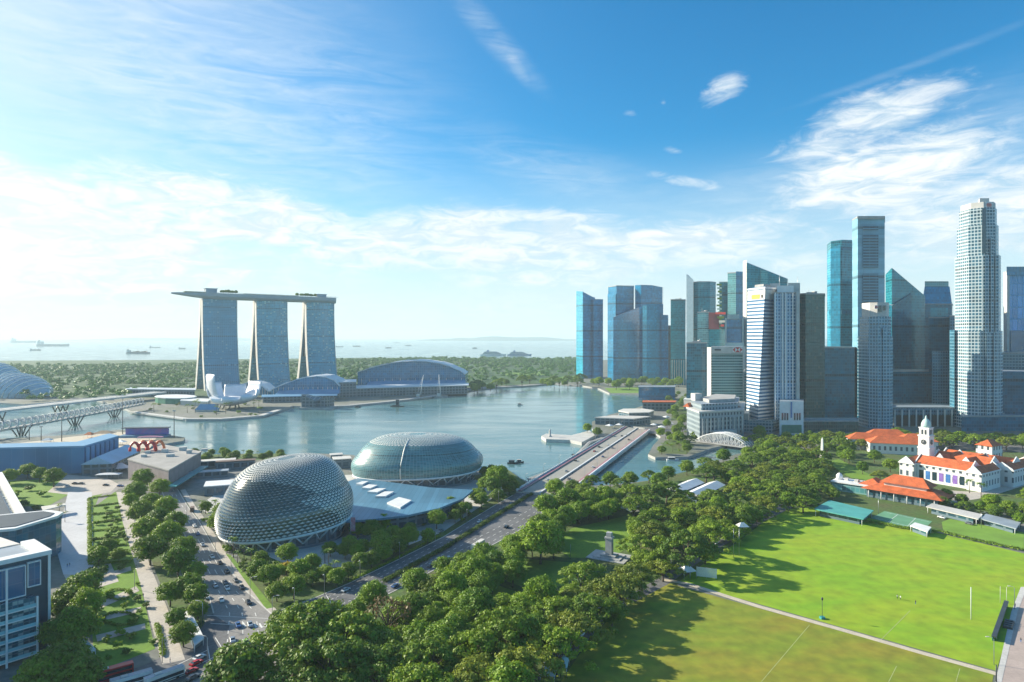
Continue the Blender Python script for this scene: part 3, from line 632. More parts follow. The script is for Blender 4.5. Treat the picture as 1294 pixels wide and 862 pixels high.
for a in [(100, 745, 'bright', 1.0), (85, 760, 'dark', 1.0), (108, 765, 'round', .9), (95, 790, 'dark', 1.05), (78, 800, 'dark', .9), (80, 835, 'dark', 1.15), (50, 852, 'dark', 1.0), (105, 850, 'dark', .9), (112, 735, 'round', .7), (135, 690, 'dark', .65), (125, 702, 'round', .6), (150, 700, 'dark', .5),
          (128, 720, 'bush', 1.3), (35, 592, 'dark', .95), (50, 600, 'round', .7), (68, 602, 'dark', .95), (12, 600, 'dark', .8), (22, 622, 'bush', 1.6), (30, 635, 'bush', 1.4), (45, 640, 'bush', 1.3), (38, 615, 'bush', 1.3), (52, 622, 'bush', 1.2), (75, 640, 'palm', .7), (82, 652, 'palm', .6)]: at_px(*a, g5)
g6 = 'trees and bushes around the shell shaped domes'
for a in [(340, 725, 'bright', .65), (362, 716, 'gold', .75), (325, 720, 'round', .6), (458, 690, 'round', .6), (480, 682, 'round', .7), (497, 672, 'bright', .5), (470, 668, 'dark', .75), (485, 660, 'round', .7), (452, 668, 'dark', .6), (505, 690, 'dark', .55), (628, 606, 'round', 1.1), (612, 612, 'round', .7),
          (590, 640, 'bright', .5), (575, 650, 'dark', .6), (610, 630, 'round', .6), (395, 728, 'round', .55), (410, 722, 'dark', .6), (425, 728, 'round', .6), (440, 720, 'dark', .6), (455, 708, 'dark', .6), (375, 735, 'dark', .55), (350, 745, 'dark', .6), (330, 705, 'dark', .6)]: at_px(*a, g6)
NOGO.pop(-2); nogo([(1160, 570), (1300, 585), (1300, 625), (1200, 612), (1135, 600)]); nogo([(285, 640), (445, 600), (450, 650), (440, 690), (300, 690)]); nogo([(445, 590), (610, 590), (610, 625), (540, 660), (450, 655)])
fill([(248, 640), (275, 640), (300, 690), (350, 740), (345, 760), (290, 695)], ['palm', 'bush', 'bush', 'round'], g6, sc=(.5, 1.0), pack=.75, hz=3, limit=50)
fill([(320, 710), (440, 690), (510, 660), (560, 655), (540, 690), (470, 720), (400, 750), (350, 760)], ['bush', 'palm', 'round', 'dark'], g6, sc=(.5, .8), pack=.7, hz=3, limit=40)
fill([(560, 640), (640, 605), (650, 618), (590, 655)], ['round', 'dark', 'bush'], g6, sc=(.5, .8), pack=.7, hz=4, limit=20)
fill([(228, 568), (255, 570), (355, 572), (355, 582), (240, 584)], ['round', 'dark', 'palm'], g6, sc=(.5, .7), pack=.7, hz=4, limit=26)
fill([(110, 640), (150, 640), (165, 705), (190, 780), (195, 825), (130, 840), (118, 720)], ['bush'], 'low shrubs in the beds of the memorial garden', sc=(.5, .9), pack=.9, hz=1, limit=46)
g7 = 'trees on the far bank around the old hotel'
for a in [(835, 545, 'round', .8), (858, 552, 'dark', .9), (843, 535, 'round', .7), (862, 530, 'dark', .8), (853, 515, 'round', .9), (845, 503, 'dark', .8), (868, 565, 'dark', .7), (742, 540, 'round', .8), (755, 545, 'dark', .7), (863, 508, 'round', .8), (880, 540, 'dark', .9), (960, 545, 'dark', .9), (925, 548, 'dark', .7)]: at_px(*a, g7)
g8 = 'trees along the far shore of the bay'
fill([(735, 478), (760, 483), (850, 478), (860, 486), (820, 489), (770, 488), (735, 486)], ['round', 'dark', 'bright'], g8, sc=(1.0, 1.4), pack=.6, limit=24)
fill([(590, 487), (640, 481), (735, 478), (735, 484), (660, 486), (600, 492)], ['round', 'dark', 'rain'], g8, sc=(1.0, 1.3), pack=.6, limit=24)
fill([(1000, 553), (1020, 545), (1200, 545), (1310, 550), (1310, 566), (1180, 562), (1100, 556)], ['rain', 'orain', 'round'], 'trees along the street at the foot of the towers', sc=(.6, .85), pack=.66, limit=40)
fill([(1172, 612), (1235, 622), (1262, 622), (1310, 618), (1310, 650), (1240, 645), (1180, 630)], ['rain', 'dark', 'palm', 'round'], g3, sc=(.4, .6), pack=.68, hz=5, limit=30, tries=4000)
fill([(600, 594), (640, 598), (657, 610), (640, 620), (600, 612)], ['dark', 'round'], g6, sc=(.5, .75), pack=.66, hz=5, limit=12)
fill([(845, 545), (880, 535), (880, 556), (868, 572), (832, 572), (838, 556)], ['bush', 'palm', 'dark'], g7, sc=(.5, .8), pack=.7, hz=3, limit=22)
fill([(1050, 555), (1080, 550), (1090, 575), (1130, 590), (1150, 600), (1120, 608), (1075, 590)], ['round', 'rain', 'dark'], g3, sc=(.5, .75), pack=.66, limit=24)
fill([(925, 548), (1000, 546), (1010, 556), (940, 556)], ['dark', 'rain'], g7, sc=(.5, .7), pack=.66, limit=10)
fill([(688, 642), (720, 630), (790, 620), (850, 612), (905, 592), (930, 600), (870, 612), (800, 632), (740, 645)], ['dark', 'rain', 'orain', 'round'], g2, sc=(.5, .75), pack=.62, hz=6, limit=44, tries=4000)
fill([(832, 556), (875, 566), (880, 550), (862, 520), (868, 496), (846, 496), (838, 535)], ['dark', 'rain', 'round'], g7, sc=(.45, .7), pack=.62, hz=6, limit=26)
fill([(176, 520), (250, 527), (330, 522), (338, 508), (240, 505), (180, 510)], ['bush', 'palm'], 'plants on the museum promontory', sc=(.9, 1.5), pack=.8, hz=4, limit=30)
# far-off woodland of the gardens: one uncountable mass
rng = random.Random(99); mb = MB(); cl = []
for poly, n in (([(-150, 492), (-150, 459), (100, 462), (250, 459), (250, 487), (150, 503), (60, 503)], 1300), ([(250, 485), (250, 459), (430, 455), (560, 452), (735, 455), (735, 470), (600, 484), (440, 482)], 1400), ([(420, 455), (735, 452.5), (735, 456), (420, 459)], 200)):
    pts = [tuple(G(x, y, 8)[:2]) for x, y in poly]; x0, x1 = min(p[0] for p in pts), max(p[0] for p in pts); y0, y1 = min(p[1] for p in pts), max(p[1] for p in pts); k = 0
    while k < n:
        x, y = rng.uniform(x0, x1), rng.uniform(y0, y1)
        if not inpoly(x, y, pts): continue
        k += 1; s = rng.uniform(5, 9) * (y / 1700) ** .5; hh = rng.uniform(7, 15)
        for j in range(4): cl.append((x + rng.uniform(-s, s) * .7, y + rng.uniform(-s, s) * .7, hh * rng.uniform(.6, 1), s * rng.uniform(.5, .75), .8))
clumps_to(mb, rng, cl, 1.8, 1.2); tag(mb.build('woodland', LM['far']), kind='stuff')
# ================================================================== the bay: three-tower hotel, museum, halls, bridges, domes
F_ = {}
F_['hotel'] = facade('hotel_glass', (.035, .20, .32), (.07, .27, .39), 3.6, 4.0, .22, .22, .15, 1.7, .25, wob=.02, blind=(.20, .36, .42), blindp=.04)
F_['hotelb'] = facade('hotel_planted_glass', (.045, .26, .36), (.10, .35, .44), 3.6, 4.0, .28, .14, .16, 1.7, .6, wob=.06, blind=(.34, .50, .46), blindp=.10)
P0 = Vector((-689, 1320)); DD = Vector((.767, .642)); NN = Vector((.642, -.767))
def TT(t, s, z): q = P0 + DD * t + NN * s; return (q.x, q.y, z)
hl = ['tower of the three-tower hotel under the bow of the sky deck, leftmost', 'tower standing in the middle of the three-tower hotel', 'tower of the three-tower hotel farthest right, with pale glass']
for k, t0 in enumerate((93, 202, 314)):
    q = TT(t0, 0, 0); root = thing('hotel_tower', hl[k], 'tower', (q[0], q[1], 0), 0, 'leaning hotel towers under the sky deck')
    H = 190.0; hw = 33.5 - k * .3
    def ringA(z, off0, off1): return [TT(t0 - hw, off0, z), TT(t0 - hw, off1, z), TT(t0 + hw, off1, z), TT(t0 + hw, off0, z)]
    zs = [H * i / 14 for i in range(15)]
    sA = lambda z: 5 + 21 * (1 - z / H) ** 2.4
    sB = lambda z: -9 - 36 * (1 - z / H) ** 1.5
    fm = F_['hotel'] if k == 0 else F_['hotelb']
    MB().loft([[TT(t0 - hw, sA(z) - 9, z)] + [TT(t0 - hw + 2 * hw * i / 8, sA(z) + (5.5 * sin(pi * i / 8) if k else 0), z) for i in range(9)] + [TT(t0 + hw, sA(z) - 9, z)] for z in zs], 0, True, True).build('glass_wing', [fm], root)
    MB().loft([ringA(z, sB(z) - 8, sB(z) + 2) for z in zs], 0, True, True).build('rear_wing', [F_['hotel']], root)
    for sg in (-1, 1):
        e0, e1 = t0 + sg * hw, t0 + sg * (hw + 1.2)
        if sg < 0: e0, e1 = e1, e0
        mb = MB(); mb.loft([[TT(e0, sA(z) - 9.6, z), TT(e0, sA(z) + .8, z), TT(e1, sA(z) + .8, z), TT(e1, sA(z) - 9.6, z)] for z in zs], 0)
        mb.loft([[TT(e0, sB(z) - 8.4, z), TT(e0, sB(z) + 2.4, z), TT(e1, sB(z) + 2.4, z), TT(e1, sB(z) - 8.4, z)] for z in zs], 0)
        mb.build('end_wall', M_['lightconc'], root)
    mb = MB()                                                      # recessed glass between the two wings, wide open at the foot
    zs2 = [66 + (H - 66) * i / 8 for i in range(9)]
    mb.loft([ringA(z, sB(z) + 1.5, sA(z) - 8.5) if False else [TT(t0 - hw + 3, sB(z) + 1.5, z), TT(t0 - hw + 3, sA(z) - 8.5, z), TT(t0 + hw - 3, sA(z) - 8.5, z), TT(t0 + hw - 3, sB(z) + 1.5, z)] for z in zs2], 0)
    mb.build('core_glass', M_['darkglass'], root)
    mb = MB()
    for i in range(5):
        tt = t0 - hw + 6 + i * (2 * hw - 12) / 4
        for s in (3.5, -8): mb.tube([TT(tt, s, H - 1), TT(tt, s + (2 if s > 0 else -2), H + 6)], 1.1, 5)
    mb.build('roof_strut', M_['white'], root)
rt = thing('sky_deck', 'long boat-shaped deck with gardens lying across the three leaning hotel towers', 'sky deck', TT(180, 0, 190))
def skyring(t):
    w = 19.5 * min(1, (max(t, 0.4) / 85)) ** .55 * (1 if t < 335 else max(.25, sqrt(max(0, 1 - ((t - 335) / 19) ** 2))))
    zb = 189 + 9 * max(0, 1 - t / 80) ** 1.3; ztop = 202.0 - 1.0 * max(0, 1 - t / 60)
    pts = []
    for i in range(9):
        a = pi * i / 8; pts.append(TT(t, -w * cos(a), zb + (ztop - zb) * .85 * (1 - sin(a) ** .8)))
    pts.append(TT(t, w * 1.02, ztop)); pts.append(TT(t, -w * 1.02, ztop)); return pts
ts = [0.5, 3, 8, 15, 25, 40, 60, 85] + list(range(110, 336, 25)) + [340, 346, 350, 353]
M_['hull'] = plain('deck_hull', (.30, .37, .42), .45, .1, .05, spec=.4)
MB().loft([skyring(t) for t in ts], 0, True, True).build('hull', M_['hull'], rt)
mb = MB()
for t in range(20, 345, 9):
    a, b = TT(t, 18.3 if t > 70 else 18.3 * (t / 85) ** .55, 0), TT(t + 9, 18.3 if t > 61 else 18.3 * ((t + 9) / 85) ** .55, 0)
    mb.bar((a[0], a[1], 203.6), (b[0], b[1], 203.6), .35); mb.bar((a[0], a[1], 202), (a[0], a[1], 203.6), .25)
mb.build('parapet_rail', M_['steel'], rt)
mb = MB(); mb.obox(TT(76, -2, 0), 22, 14, 202, 211, .697); mb.obox(TT(76, -2, 0), 25, 17, 211, 212.2, .697); mb.build('pavilion', M_['hull'], rt)
mb = MB(); mb.obox(TT(318, -2, 0), 22, 13, 202, 209, .697); mb.obox(TT(318, -2, 0), 25, 16, 209, 210.2, .697); mb.build('pavilion', M_['hull'], rt)
mb = MB(); mb.obox(TT(200, 8, 0), 120, 9, 202, 203.2, .697); mb.obox(TT(45, 0, 0), 40, 12, 202, 203.6, .697); mb.build('garden_bed', LM['hedge'], rt)
for i, t in enumerate((97, 101, 106, 110, 116, 120, 126, 262, 268, 274, 279, 286, 291, 297, 303)):
    q = TT(t, trng.uniform(-8, 10), 202); o = place(PROTO['round%d' % (i % 4)], q, i * 1.3, .55, group='trees on the sky deck'); del o['_r'], o['_t']
    o['label'] = 'small tree on the hotel sky deck, ' + (ORD1[i] + ' in the clump beside the left pavilion' if i < 7 else ORD1[i - 7] + ' in the clump beside the right pavilion'); o['category'] = 'tree'
# ---- lotus shaped museum
c = G(290, 516); c.z = 0
rt = thing('museum', 'white lotus shaped museum with upturned fingers on the bay promontory', 'museum', c)
M_['lotus'] = plain('white_panels', (.72, .74, .78), .4, .05, .05, fine=(.5, .05))
for i, (deg, Lr, Hh, wd) in enumerate(((222, 30, 52, 15), (158, 34, 38, 12), (100, 40, 33, 13), (58, 48, 38, 13), (20, 42, 27, 12), (-18, 36, 21, 12), (-58, 31, 18, 12), (-100, 28, 19, 12), (182, 30, 30, 10))):
    a = radians(deg); mb = MB(); rings = []; d = Vector((cos(a), sin(a))); n = Vector((-sin(a), cos(a)))
    for k in range(11):
        t = k / 10; r = 6 + (Lr - 6) * sin(t * pi / 2) ** .9; z = 7 + (Hh - 7) * t ** 1.7; w = 4 + wd * sin(min(1, t * 1.15) * pi * .56); ring = []
        for j in range(14):
            b = 2 * pi * j / 14; sx_ = w * cos(b); q = (1.6 + 1.6 * t) * sin(b) - 2.2 * (1 - cos(b) ** 2) * 0; lift = .10 * sx_ * sx_ / w
            ring.append((c.x + d.x * (r + q * .8 - lift) + n.x * sx_, c.y + d.y * (r + q * .8 - lift) + n.y * sx_, z - q * .6 + lift * .5))
        rings.append(ring)
    mb.loft(rings, 0, True, True, True, 0); mb.build('petal', M_['lotus'], rt)
MB().lathe((c.x, c.y), [(7, 4), (14, 6), (22, 10), (27, 16), (25, 17), (6, 12)], 24).build('bowl', M_['lotus'], rt)
mb = MB()
for i in range(10):
    a = i * .628; mb.tube([(c.x + 15 * cos(a), c.y + 15 * sin(a), 0), (c.x + 12 * cos(a + .3), c.y + 12 * sin(a + .3), 9)], .8, 5)
mb.build('column', M_['darkmetal'], rt)
# ---- vaulted glass halls on the far quay
F_['vault'] = facade('vault_glass', (.03, .20, .36), (.10, .30, .42), 5, 4, .12, .14, .12, 1.7, .4)
def hall(name, label, prof, Y, depth, ang, zb, canopy=True, cat='hall'):
    """prof: roof line as (picture x, height); the hall runs back by depth"""
    x0, x1 = WX(prof[0][0], Y), WX(prof[-1][0], Y)
    root = thing(name, label, cat, ((x0 + x1) / 2, Y, 0))
    pts = [(WX(px, Y), Y + (WX(px, Y) - x0) * ang, z) for px, z in prof]; n = len(pts)
    mb = MB()
    for i in range(n - 1):
        a, b = pts[i], pts[i + 1]
        mb.face([(a[0], a[1], zb), (b[0], b[1], zb), (b[0], b[1], b[2]), (a[0], a[1], a[2])], 0, [(a[0], zb), (b[0], zb), (b[0], b[2]), (a[0], a[2])])
    mb.face([(pts[0][0], pts[0][1] + depth, zb), (pts[0][0], pts[0][1], zb), pts[0], (pts[0][0], pts[0][1] + depth, pts[0][2])], 0, [(0, zb), (depth, zb), (depth, pts[0][2]), (0, pts[0][2])])
    mb.face([(pts[-1][0], pts[-1][1], zb), (pts[-1][0], pts[-1][1] + depth, zb), (pts[-1][0], pts[-1][1] + depth, pts[-1][2]), pts[-1]], 0, [(0, zb), (depth, zb), (depth, pts[-1][2]), (0, pts[-1][2])])
    mb.build('glass_front', F_['vault'], root)
    mb = MB()
    for i in range(n - 1):
        a, b = pts[i], pts[i + 1]; e = 1.2 + (i % 2) * .8
        mb.loft([[(a[0], a[1] - 4, a[2]), (a[0], a[1] - 4, a[2] + e), (a[0], a[1] + depth, a[2] + e), (a[0], a[1] + depth, a[2])], [(b[0], b[1] - 4, b[2]), (b[0], b[1] - 4, b[2] + e), (b[0], b[1] + depth, b[2] + e), (b[0], b[1] + depth, b[2])]], 0)
    mb.build('roof', M_['roofw'], root)
    if canopy:
        mb = MB(); a, b = pts[1], pts[-1]; m2 = ((a[0] + b[0]) / 2, (a[1] + b[1]) / 2)
        mb.loft([[(a[0], a[1] - 1, zb + 5), (a[0], a[1] - 1, zb + 7.5), (a[0] - 2, a[1] - 16, zb + 1), (a[0] - 2, a[1] - 16, zb)], [(m2[0], m2[1] - 1, zb + 7), (m2[0], m2[1] - 1, zb + 9.5), (m2[0], m2[1] - 20, zb + 1), (m2[0], m2[1] - 20, zb)],
                 [(b[0], b[1] - 1, zb + 6), (b[0], b[1] - 1, zb + 8.5), (b[0] + 2, b[1] - 14, zb + 2.5), (b[0] + 2, b[1] - 14, zb + 1.5)]], 0)
        mb.build('canopy', M_['skyroof'], root)
    mb = MB()
    for i in range(14):
        t = (i + .5) / 14; x = pts[0][0] + (pts[-1][0] - pts[0][0]) * t; mb.obox((x, pts[0][1] + (x - pts[0][0]) * ang - 1.5), 1.2, 1.2, zb, zb + 13, 0)
    mb.build('column', M_['lightconc'], root); return root
M_['roofw'] = plain('pale_metal_roof', (.55, .60, .64), .5, .08, .05); M_['skyroof'] = plain('blue_metal_roof', (.14, .32, .50), .45, .1, .05)
hall('shopping_hall', 'vaulted blue glass shopping hall on the quay in front of the hotel towers', [(343, 16), (352, 22), (362, 28), (374, 34), (386, 38), (398, 39.5), (410, 38), (420, 32), (427, 22)], 1165, 60, .12, 8)
hall('shopping_hall', 'small blue glass hall with a sloping white roof behind the lotus museum', [(296, 18), (306, 24), (318, 29), (330, 24), (340, 12)], 1180, 40, .0, 5, False)
hall('convention_hall', 'wide convention hall with arched roof and blue glass front beyond the bay', [(452, 36), (466, 44), (480, 50), (494, 55), (508, 58), (522, 59), (538, 58), (554, 54), (568, 47), (580, 38), (587, 30)], 1370, 90, .10, 10)
def podium(label, pts, zt, mat, roof=None, name='quay_building', cat='building', fascia=None):
    w = [P(px, y) for px, y in pts]; cx, cyy = sum(p[0] for p in w) / len(w), sum(p[1] for p in w) / len(w)
    root = thing(name, label, cat, (cx, cyy, 0)); MB().prism(w, 0, zt, 0, 0).build('wall', mat, root)
    big = [(cx + (x - cx) * 1.03, cyy + (y - cyy) * 1.03) for x, y in w]; MB().prism(big, zt + .01, zt + 1.2, 0, 0, True).build('roof', roof or M_['roofw'], root); return root
F_['podium'] = facade('podium_glass', (.02, .07, .10), (.12, .18, .22), 5, 6, .3, .25, .2, 1.6, .6)
podium('long dark glass podium along the far quay below the convention hall', [(425, 1185), (590, 1270), (590, 1330), (425, 1250)], 16, F_['podium'])
podium('dark glass quay building below the vaulted shopping hall', [(332, 1100), (425, 1130), (425, 1160), (332, 1140)], 9, F_['podium'], M_['skyroof'])
podium('flat white roofed block between the shopping hall and the convention hall', [(424, 1180), (450, 1195), (450, 1260), (424, 1250)], 28, F_['podium'])
podium('low white disc pavilion left of the lotus museum', [(196 + 26 + 26 * cos(i * .5236), 1110 + 34 * sin(i * .5236)) for i in range(12)], 9, M_['green'], M_['white'], 'round_pavilion', 'pavilion')
podium('flat long roofed terrace behind the white disc pavilion', [(160, 1215), (246, 1195), (246, 1235), (160, 1250)], 13, F_['podium'], M_['roofw'], 'terrace_building')
podium('white flat roof over a hall beside the lotus museum bridge', [(228, 1060), (262, 1040), (266, 1085), (232, 1100)], 7, M_['lightconc'], M_['white'], 'round_pavilion', 'pavilion')
q = G(262, 520); rt = thing('blue_tent', 'blue peaked tent with white hem on the museum promenade', 'tent', q); mb = MB(); mb.hip(q, 32, 12, 3, 8, .1, 20); mb.build('canopy', M_['skyroof'], rt); mb = MB(); mb.obox(q, 31, 11, 0, 3, .1); mb.build('side_wall', M_['lightconc'], rt)
rt = thing('crystal_pavilion', 'dark faceted glass pavilion standing in the water before the shopping hall', 'pavilion', (*P(400, 1035), -2)); c = Vector(P(400, 1035)); mb = MB()
for (ox, oy, w, d, h, a, tilt) in ((-8, 0, 26, 18, 16, .2, 5), (12, 3, 20, 16, 12, -.3, -4)):
    mb.prism([(c.x + ox - w/2, c.y + oy - d/2), (c.x + ox + w/2 - 4, c.y + oy - d/2 - 3), (c.x + ox + w/2 + 3, c.y + oy + d/2), (c.x + ox - w/2 + 3, c.y + oy + d/2 + 2)], -2, [h + tilt, h - tilt, h - tilt * .5, h + tilt * .7], 0)
mb.build('glass_shell', F_['podium'], rt); mb = MB(); mb.obox(c + Vector((2, 0)), 54, 26, -3.2, .3, .05); mb.build('platform', M_['concrete'], rt)
# ---- floating cranes
for i, (px, py, lean, lab) in enumerate(((531, 503, .5, 'crane barge with a slanted white boom moored by the convention hall'), (557, 502, .03, 'crane barge with an upright white mast moored by the convention hall'))):
    q = G(px, py, -2.5); rt = thing('crane_barge', lab, 'barge', q, 0, 'crane barges by the far quay'); mb = MB(); mb.obox(q, 26, 9, -3.2, 0, .1); mb.build('hull', M_['concrete'], rt)
    mb = MB(); mb.obox((q.x - 4, q.y), 6, 5, 0, 5, .1); mb.build('cabin', M_['offwhite'], rt)
    mb = MB(); mb.tube([(q.x, q.y, 0), (q.x + lean * 20 - 4, q.y, 40)], [.9, .5], 5); mb.tube([(q.x - 6, q.y, 4), (q.x + lean * 20 - 4, q.y, 40)], .15, 4); mb.build('boom', M_['white'], rt)
# ---- ribbed glass conservatories
M_['gh'] = plain('greenhouse_glass', (.24, .40, .50), .18, .15, .05, spec=.7)
for lab, px, Y, La, Hh, ang, dep in (('nearer ribbed glass conservatory shell at the left edge of the gardens', 18, 1225, 150, 42, -.35, 46), ('taller ribbed glass conservatory shell farther back at the left edge', -8, 1330, 120, 57, -.25, 44)):
    c = Vector((WX(px, Y), Y)); rt = thing('conservatory', lab, 'greenhouse', (c.x, c.y, 0), 0, 'ribbed conservatories in the gardens'); ax = Vector((cos(ang), sin(ang))); ay = Vector((-sin(ang), cos(ang))); n = 15; rings = []
    for i in range(n):
        t = -1 + 2 * i / (n - 1); e = max(.02, 1 - abs(t) ** 2.2) ** .6; h = Hh * e * (1 - .18 * t); w = dep * e ** .8; ring = []
        for k in range(13):
            a = pi * k / 12; q = c + ax * (t * La * .5 + 14 * sin(a)) + ay * (-w * cos(a)); ring.append((q.x, q.y, h * sin(a) ** .85))
        rings.append(ring)
    mb = MB(); mb.loft(rings, 0, False, False, True); mb.build('glass_shell', M_['gh'], rt)
    for i in range(1, n - 1): MB().tube([(x, y, z + .6) for x, y, z in rings[i]], .95, 5).build('rib', M_['white'], rt)
# ---- bridges at the left
M_['helix'] = plain('brushed_tube', (.40, .44, .46), .7, .1, .3)
rt = thing('helix_bridge', 'steel footbridge wrapped in a double helix of tubes, nearer of two bridges', 'footbridge', (-571, 840, 0)); ys = [660 + i * 2.0 for i in range(172)]
bx = lambda y: -572 + 10 * sin((y - 640) / 140)
for ph in (0, pi):
    MB().tube([(bx(y) + 6.2 * cos(y * .31 + ph), y, 12 + 5.6 * sin(y * .31 + ph)) for y in ys], .55, 5).build('helix_tube', M_['helix'], rt)
for ph in (.4, pi + .4):
    MB().tube([(bx(y) + 5.0 * cos(-y * .31 + ph), y, 12 + 4.6 * sin(-y * .31 + ph)) for y in ys], .42, 5).build('helix_tube', M_['helix'], rt)
mb = MB(); ribbon(mb, [(bx(y), y) for y in ys[::3]], 7, 8.2, 9); mb.build('deck', M_['concrete'], rt)
for y in (752, 841, 925):
    mb = MB()
    for dx in (-1, 1):
        for dy in (-9, 0, 9): mb.tube([(bx(y) + dx * 1.5, y + dy * .4, -3), (bx(y) + dx * 6, y + dy, 9)], .8, 5)
    mb.build('pier', M_['darkmetal'], rt)
rt = thing('road_bridge', 'low pale road bridge on V-shaped piers behind the helix footbridge', 'bridge', (-700, 900, 0)); mb = MB(); pts = [(-760, 640), (-735, 780), (-705, 900), (-668, 1070), (-640, 1190)]
ribbon(mb, pts, 26, 8.5, 11); mb.build('deck', M_['lightconc'], rt); mb = MB()
for s in (-12.6, 12.6):
    l, r = ribbon_pts(pts, 25); e = l if s < 0 else r
    for a, b in zip(e, e[1:]): mb.bar((*a, 12), (*b, 12), .3)
mb.build('railing', M_['white'], rt)
for (x, y) in ((-728, 810), (-706, 895), (-684, 990)):
    mb = MB()
    for s in (-8, 0, 8):
        for dy in (-7, 7): mb.tube([(x + s, y, -3), (x + s, y + dy, 8.6)], .9, 5)
    mb.build('pier', M_['darkmetal'], rt)
# ---- theatre domes
M_['shade'] = plain('aluminium_sunshades', (.80, .78, .72), .40, .08, .1, spec=.6, metal=.15)
M_['domeglass'] = plain('dome_glass', (.04, .075, .075), .2, .25, .06, spec=.7)
F_['dome2'] = facade('dome_panels', (.07, .20, .22), (.18, .30, .31), 1.6, 2.2, .2, .14, .25, 1.6, .5, .45, wob=.05)
def dome(label, cx, cyy, a, b, H, rot, zring, skew, nu, nv, front_open, sz):
    rt = thing('theatre_dome', label, 'theatre', (cx, cyy, 0), 0, 'shell shaped theatre domes by the bay'); ca, sa = cos(rot), sin(rot)
    def S_(u, v):
        r = (cos(v * pi / 2) ** .56) * (1 + .05 * sin(min(1, v * 3) * pi)); x, y = a * r * (abs(cos(u)) ** .88) * (1 if cos(u) > 0 else -1), b * r * (abs(sin(u)) ** .88) * (1 if sin(u) > 0 else -1)
        z = zring + (H - zring) * sin(v * pi / 2) ** .95 * (1 + skew * x / a * .35); zr = 2.6 * (x / a) * (1 - v)
        return Vector((cx + x * ca - y * sa, cyy + x * sa + y * ca, z + zr))
    NU, NV = nu, nv; mb = MB()
    for j in range(NV):
        for i in range(NU):
            u0, u1 = 2 * pi * i / NU, 2 * pi * (i + 1) / NU; v0, v1 = j / NV * .985, (j + 1) / NV * .985
            q = [S_(u0, v0), S_(u1, v0), S_(u1, v1), S_(u0, v1)]; mb.face([tuple(p) for p in q], 0, [(u0 * a, v0 * 60), (u1 * a, v0 * 60), (u1 * a, v1 * 60), (u0 * a, v1 * 60)], True)
    mb.face([tuple(S_(2 * pi * i / NU, .985)) for i in range(NU)], 0)
    mb.build('glass_shell', F_['dome2'] if front_open else M_['domeglass'], rt)
    mb = MB()
    for j in range(NV):
        for i in range(NU):
            h = .5 * (j % 2); u0, u1, um = 2 * pi * (i + h) / NU, 2 * pi * (i + 1 + h) / NU, 2 * pi * (i + .5 + h) / NU; v0, v1 = j / NV * .985, (j + 1) / NV * .985
            A, B, C, D = S_(u0, (v0 + v1) / 2), S_(u1, (v0 + v1) / 2), S_(um, v1), S_(um, v0)
            nrm = (B - A).cross(C - D).normalized(); loc_u = um
            if front_open and sin(um) < -.1 and v1 < .62: continue
            fr = max(0, -(nrm.x * .45 + nrm.y * .80) + .25 - nrm.z * .75) if not front_open else 0     # shades stand open towards the shaded front
            k = min(1, fr * 1.25)
            E = (C + (A + B) / 2) / 2 + nrm * (.12 + k * 1.35 * sz) - Vector((0, 0, .25 * k))
            mb.face([tuple(A + nrm * .08), tuple(E), tuple(C + nrm * .08)], 0); mb.face([tuple(E), tuple(B + nrm * .08), tuple(C + nrm * .08)], 0)
            if k < .45: mb.face([tuple(A + nrm * .06), tuple(D + nrm * .06), tuple(B + nrm * .06)], 0)
    mb.build('sunshade', M_['shade'], rt)
    mb = MB(); ring = [S_(2 * pi * i / 48, 0) for i in range(49)]; mb.tube([tuple(p + Vector((0, 0, -.4))) for p in ring], .75, 6); mb.build('ring_beam', M_['white'], rt)
    mb = MB(); ctr = Vector((cx, cyy, 0)); feet = []
    for i in range(24):
        p0 = S_(2 * pi * i / 24, 0); p1 = S_(2 * pi * (i + 1) / 24, 0); f = (p0 + p1) / 2; f = f + (ctr - f) * .10; f.z = 0; e = min(5.5, p0.z)
        f.z = p0.z - e - .0; mb.tube([tuple(p0), tuple(f)], .42, 5); mb.tube([tuple(p1), tuple(f)], .42, 5)
    mb.build('zigzag_strut', M_['white'], rt)
    mb = MB(); base = [S_(2 * pi * i / 32, 0) for i in range(32)]; mb.prism([(cx + (p.x - cx) * .9, cyy + (p.y - cyy) * .9) for p in base], 0, 7.5 if not front_open else 9, 0); mb.build('foyer_glass', F_['podium'], rt)
    if front_open:
        mb = MB(); mb.tube([tuple(S_(-pi / 2 - .05, v * .08) + Vector((0, -.2, 0))) for v in range(11)], .45, 4); mb.build('maintenance_rail', M_['shade'], rt)
    return rt
dome('nearer shell shaped theatre dome covered in spiky metal sunshades', WX(361, 366), 368, 35, 31.5, 43.5, .45, 8, .26, 84, 34, False, .8)
dome('farther theatre dome with a teal glass flank beside the water', WX(526, 508), 515, 50, 36, 35, -.10, 7, -.05, 90, 28, True, .8)
rt = thing('foyer_roof', 'blue-grey flat roof with white skylights joining the two domes', 'roof', (*G(500, 632, 10)[:2], 0))
pl = [tuple(G(x, y, 10)[:2]) for x, y in ((430, 612), (452, 604), (545, 616), (598, 619), (585, 630), (555, 642), (515, 651), (470, 656), (436, 658), (425, 640))]
MB().prism(pl, 8.8, 10, 0, 0, True).build('roof_sheet', facade('shaded_zinc_roof', (.09, .22, .32), (.05, .15, .23), 400, 3.0, .0, .07, .42, 1.45, .25, .5), rt)  # the dome's blue shadow is put into the grey roof colour
cx_, cy_ = rt.location.x, rt.location.y; MB().prism([(cx_ + (x - cx_) * .88, cy_ + (y - cy_) * .88) for x, y in pl], 0, 8.75).build('wall', F_['podium'], rt)
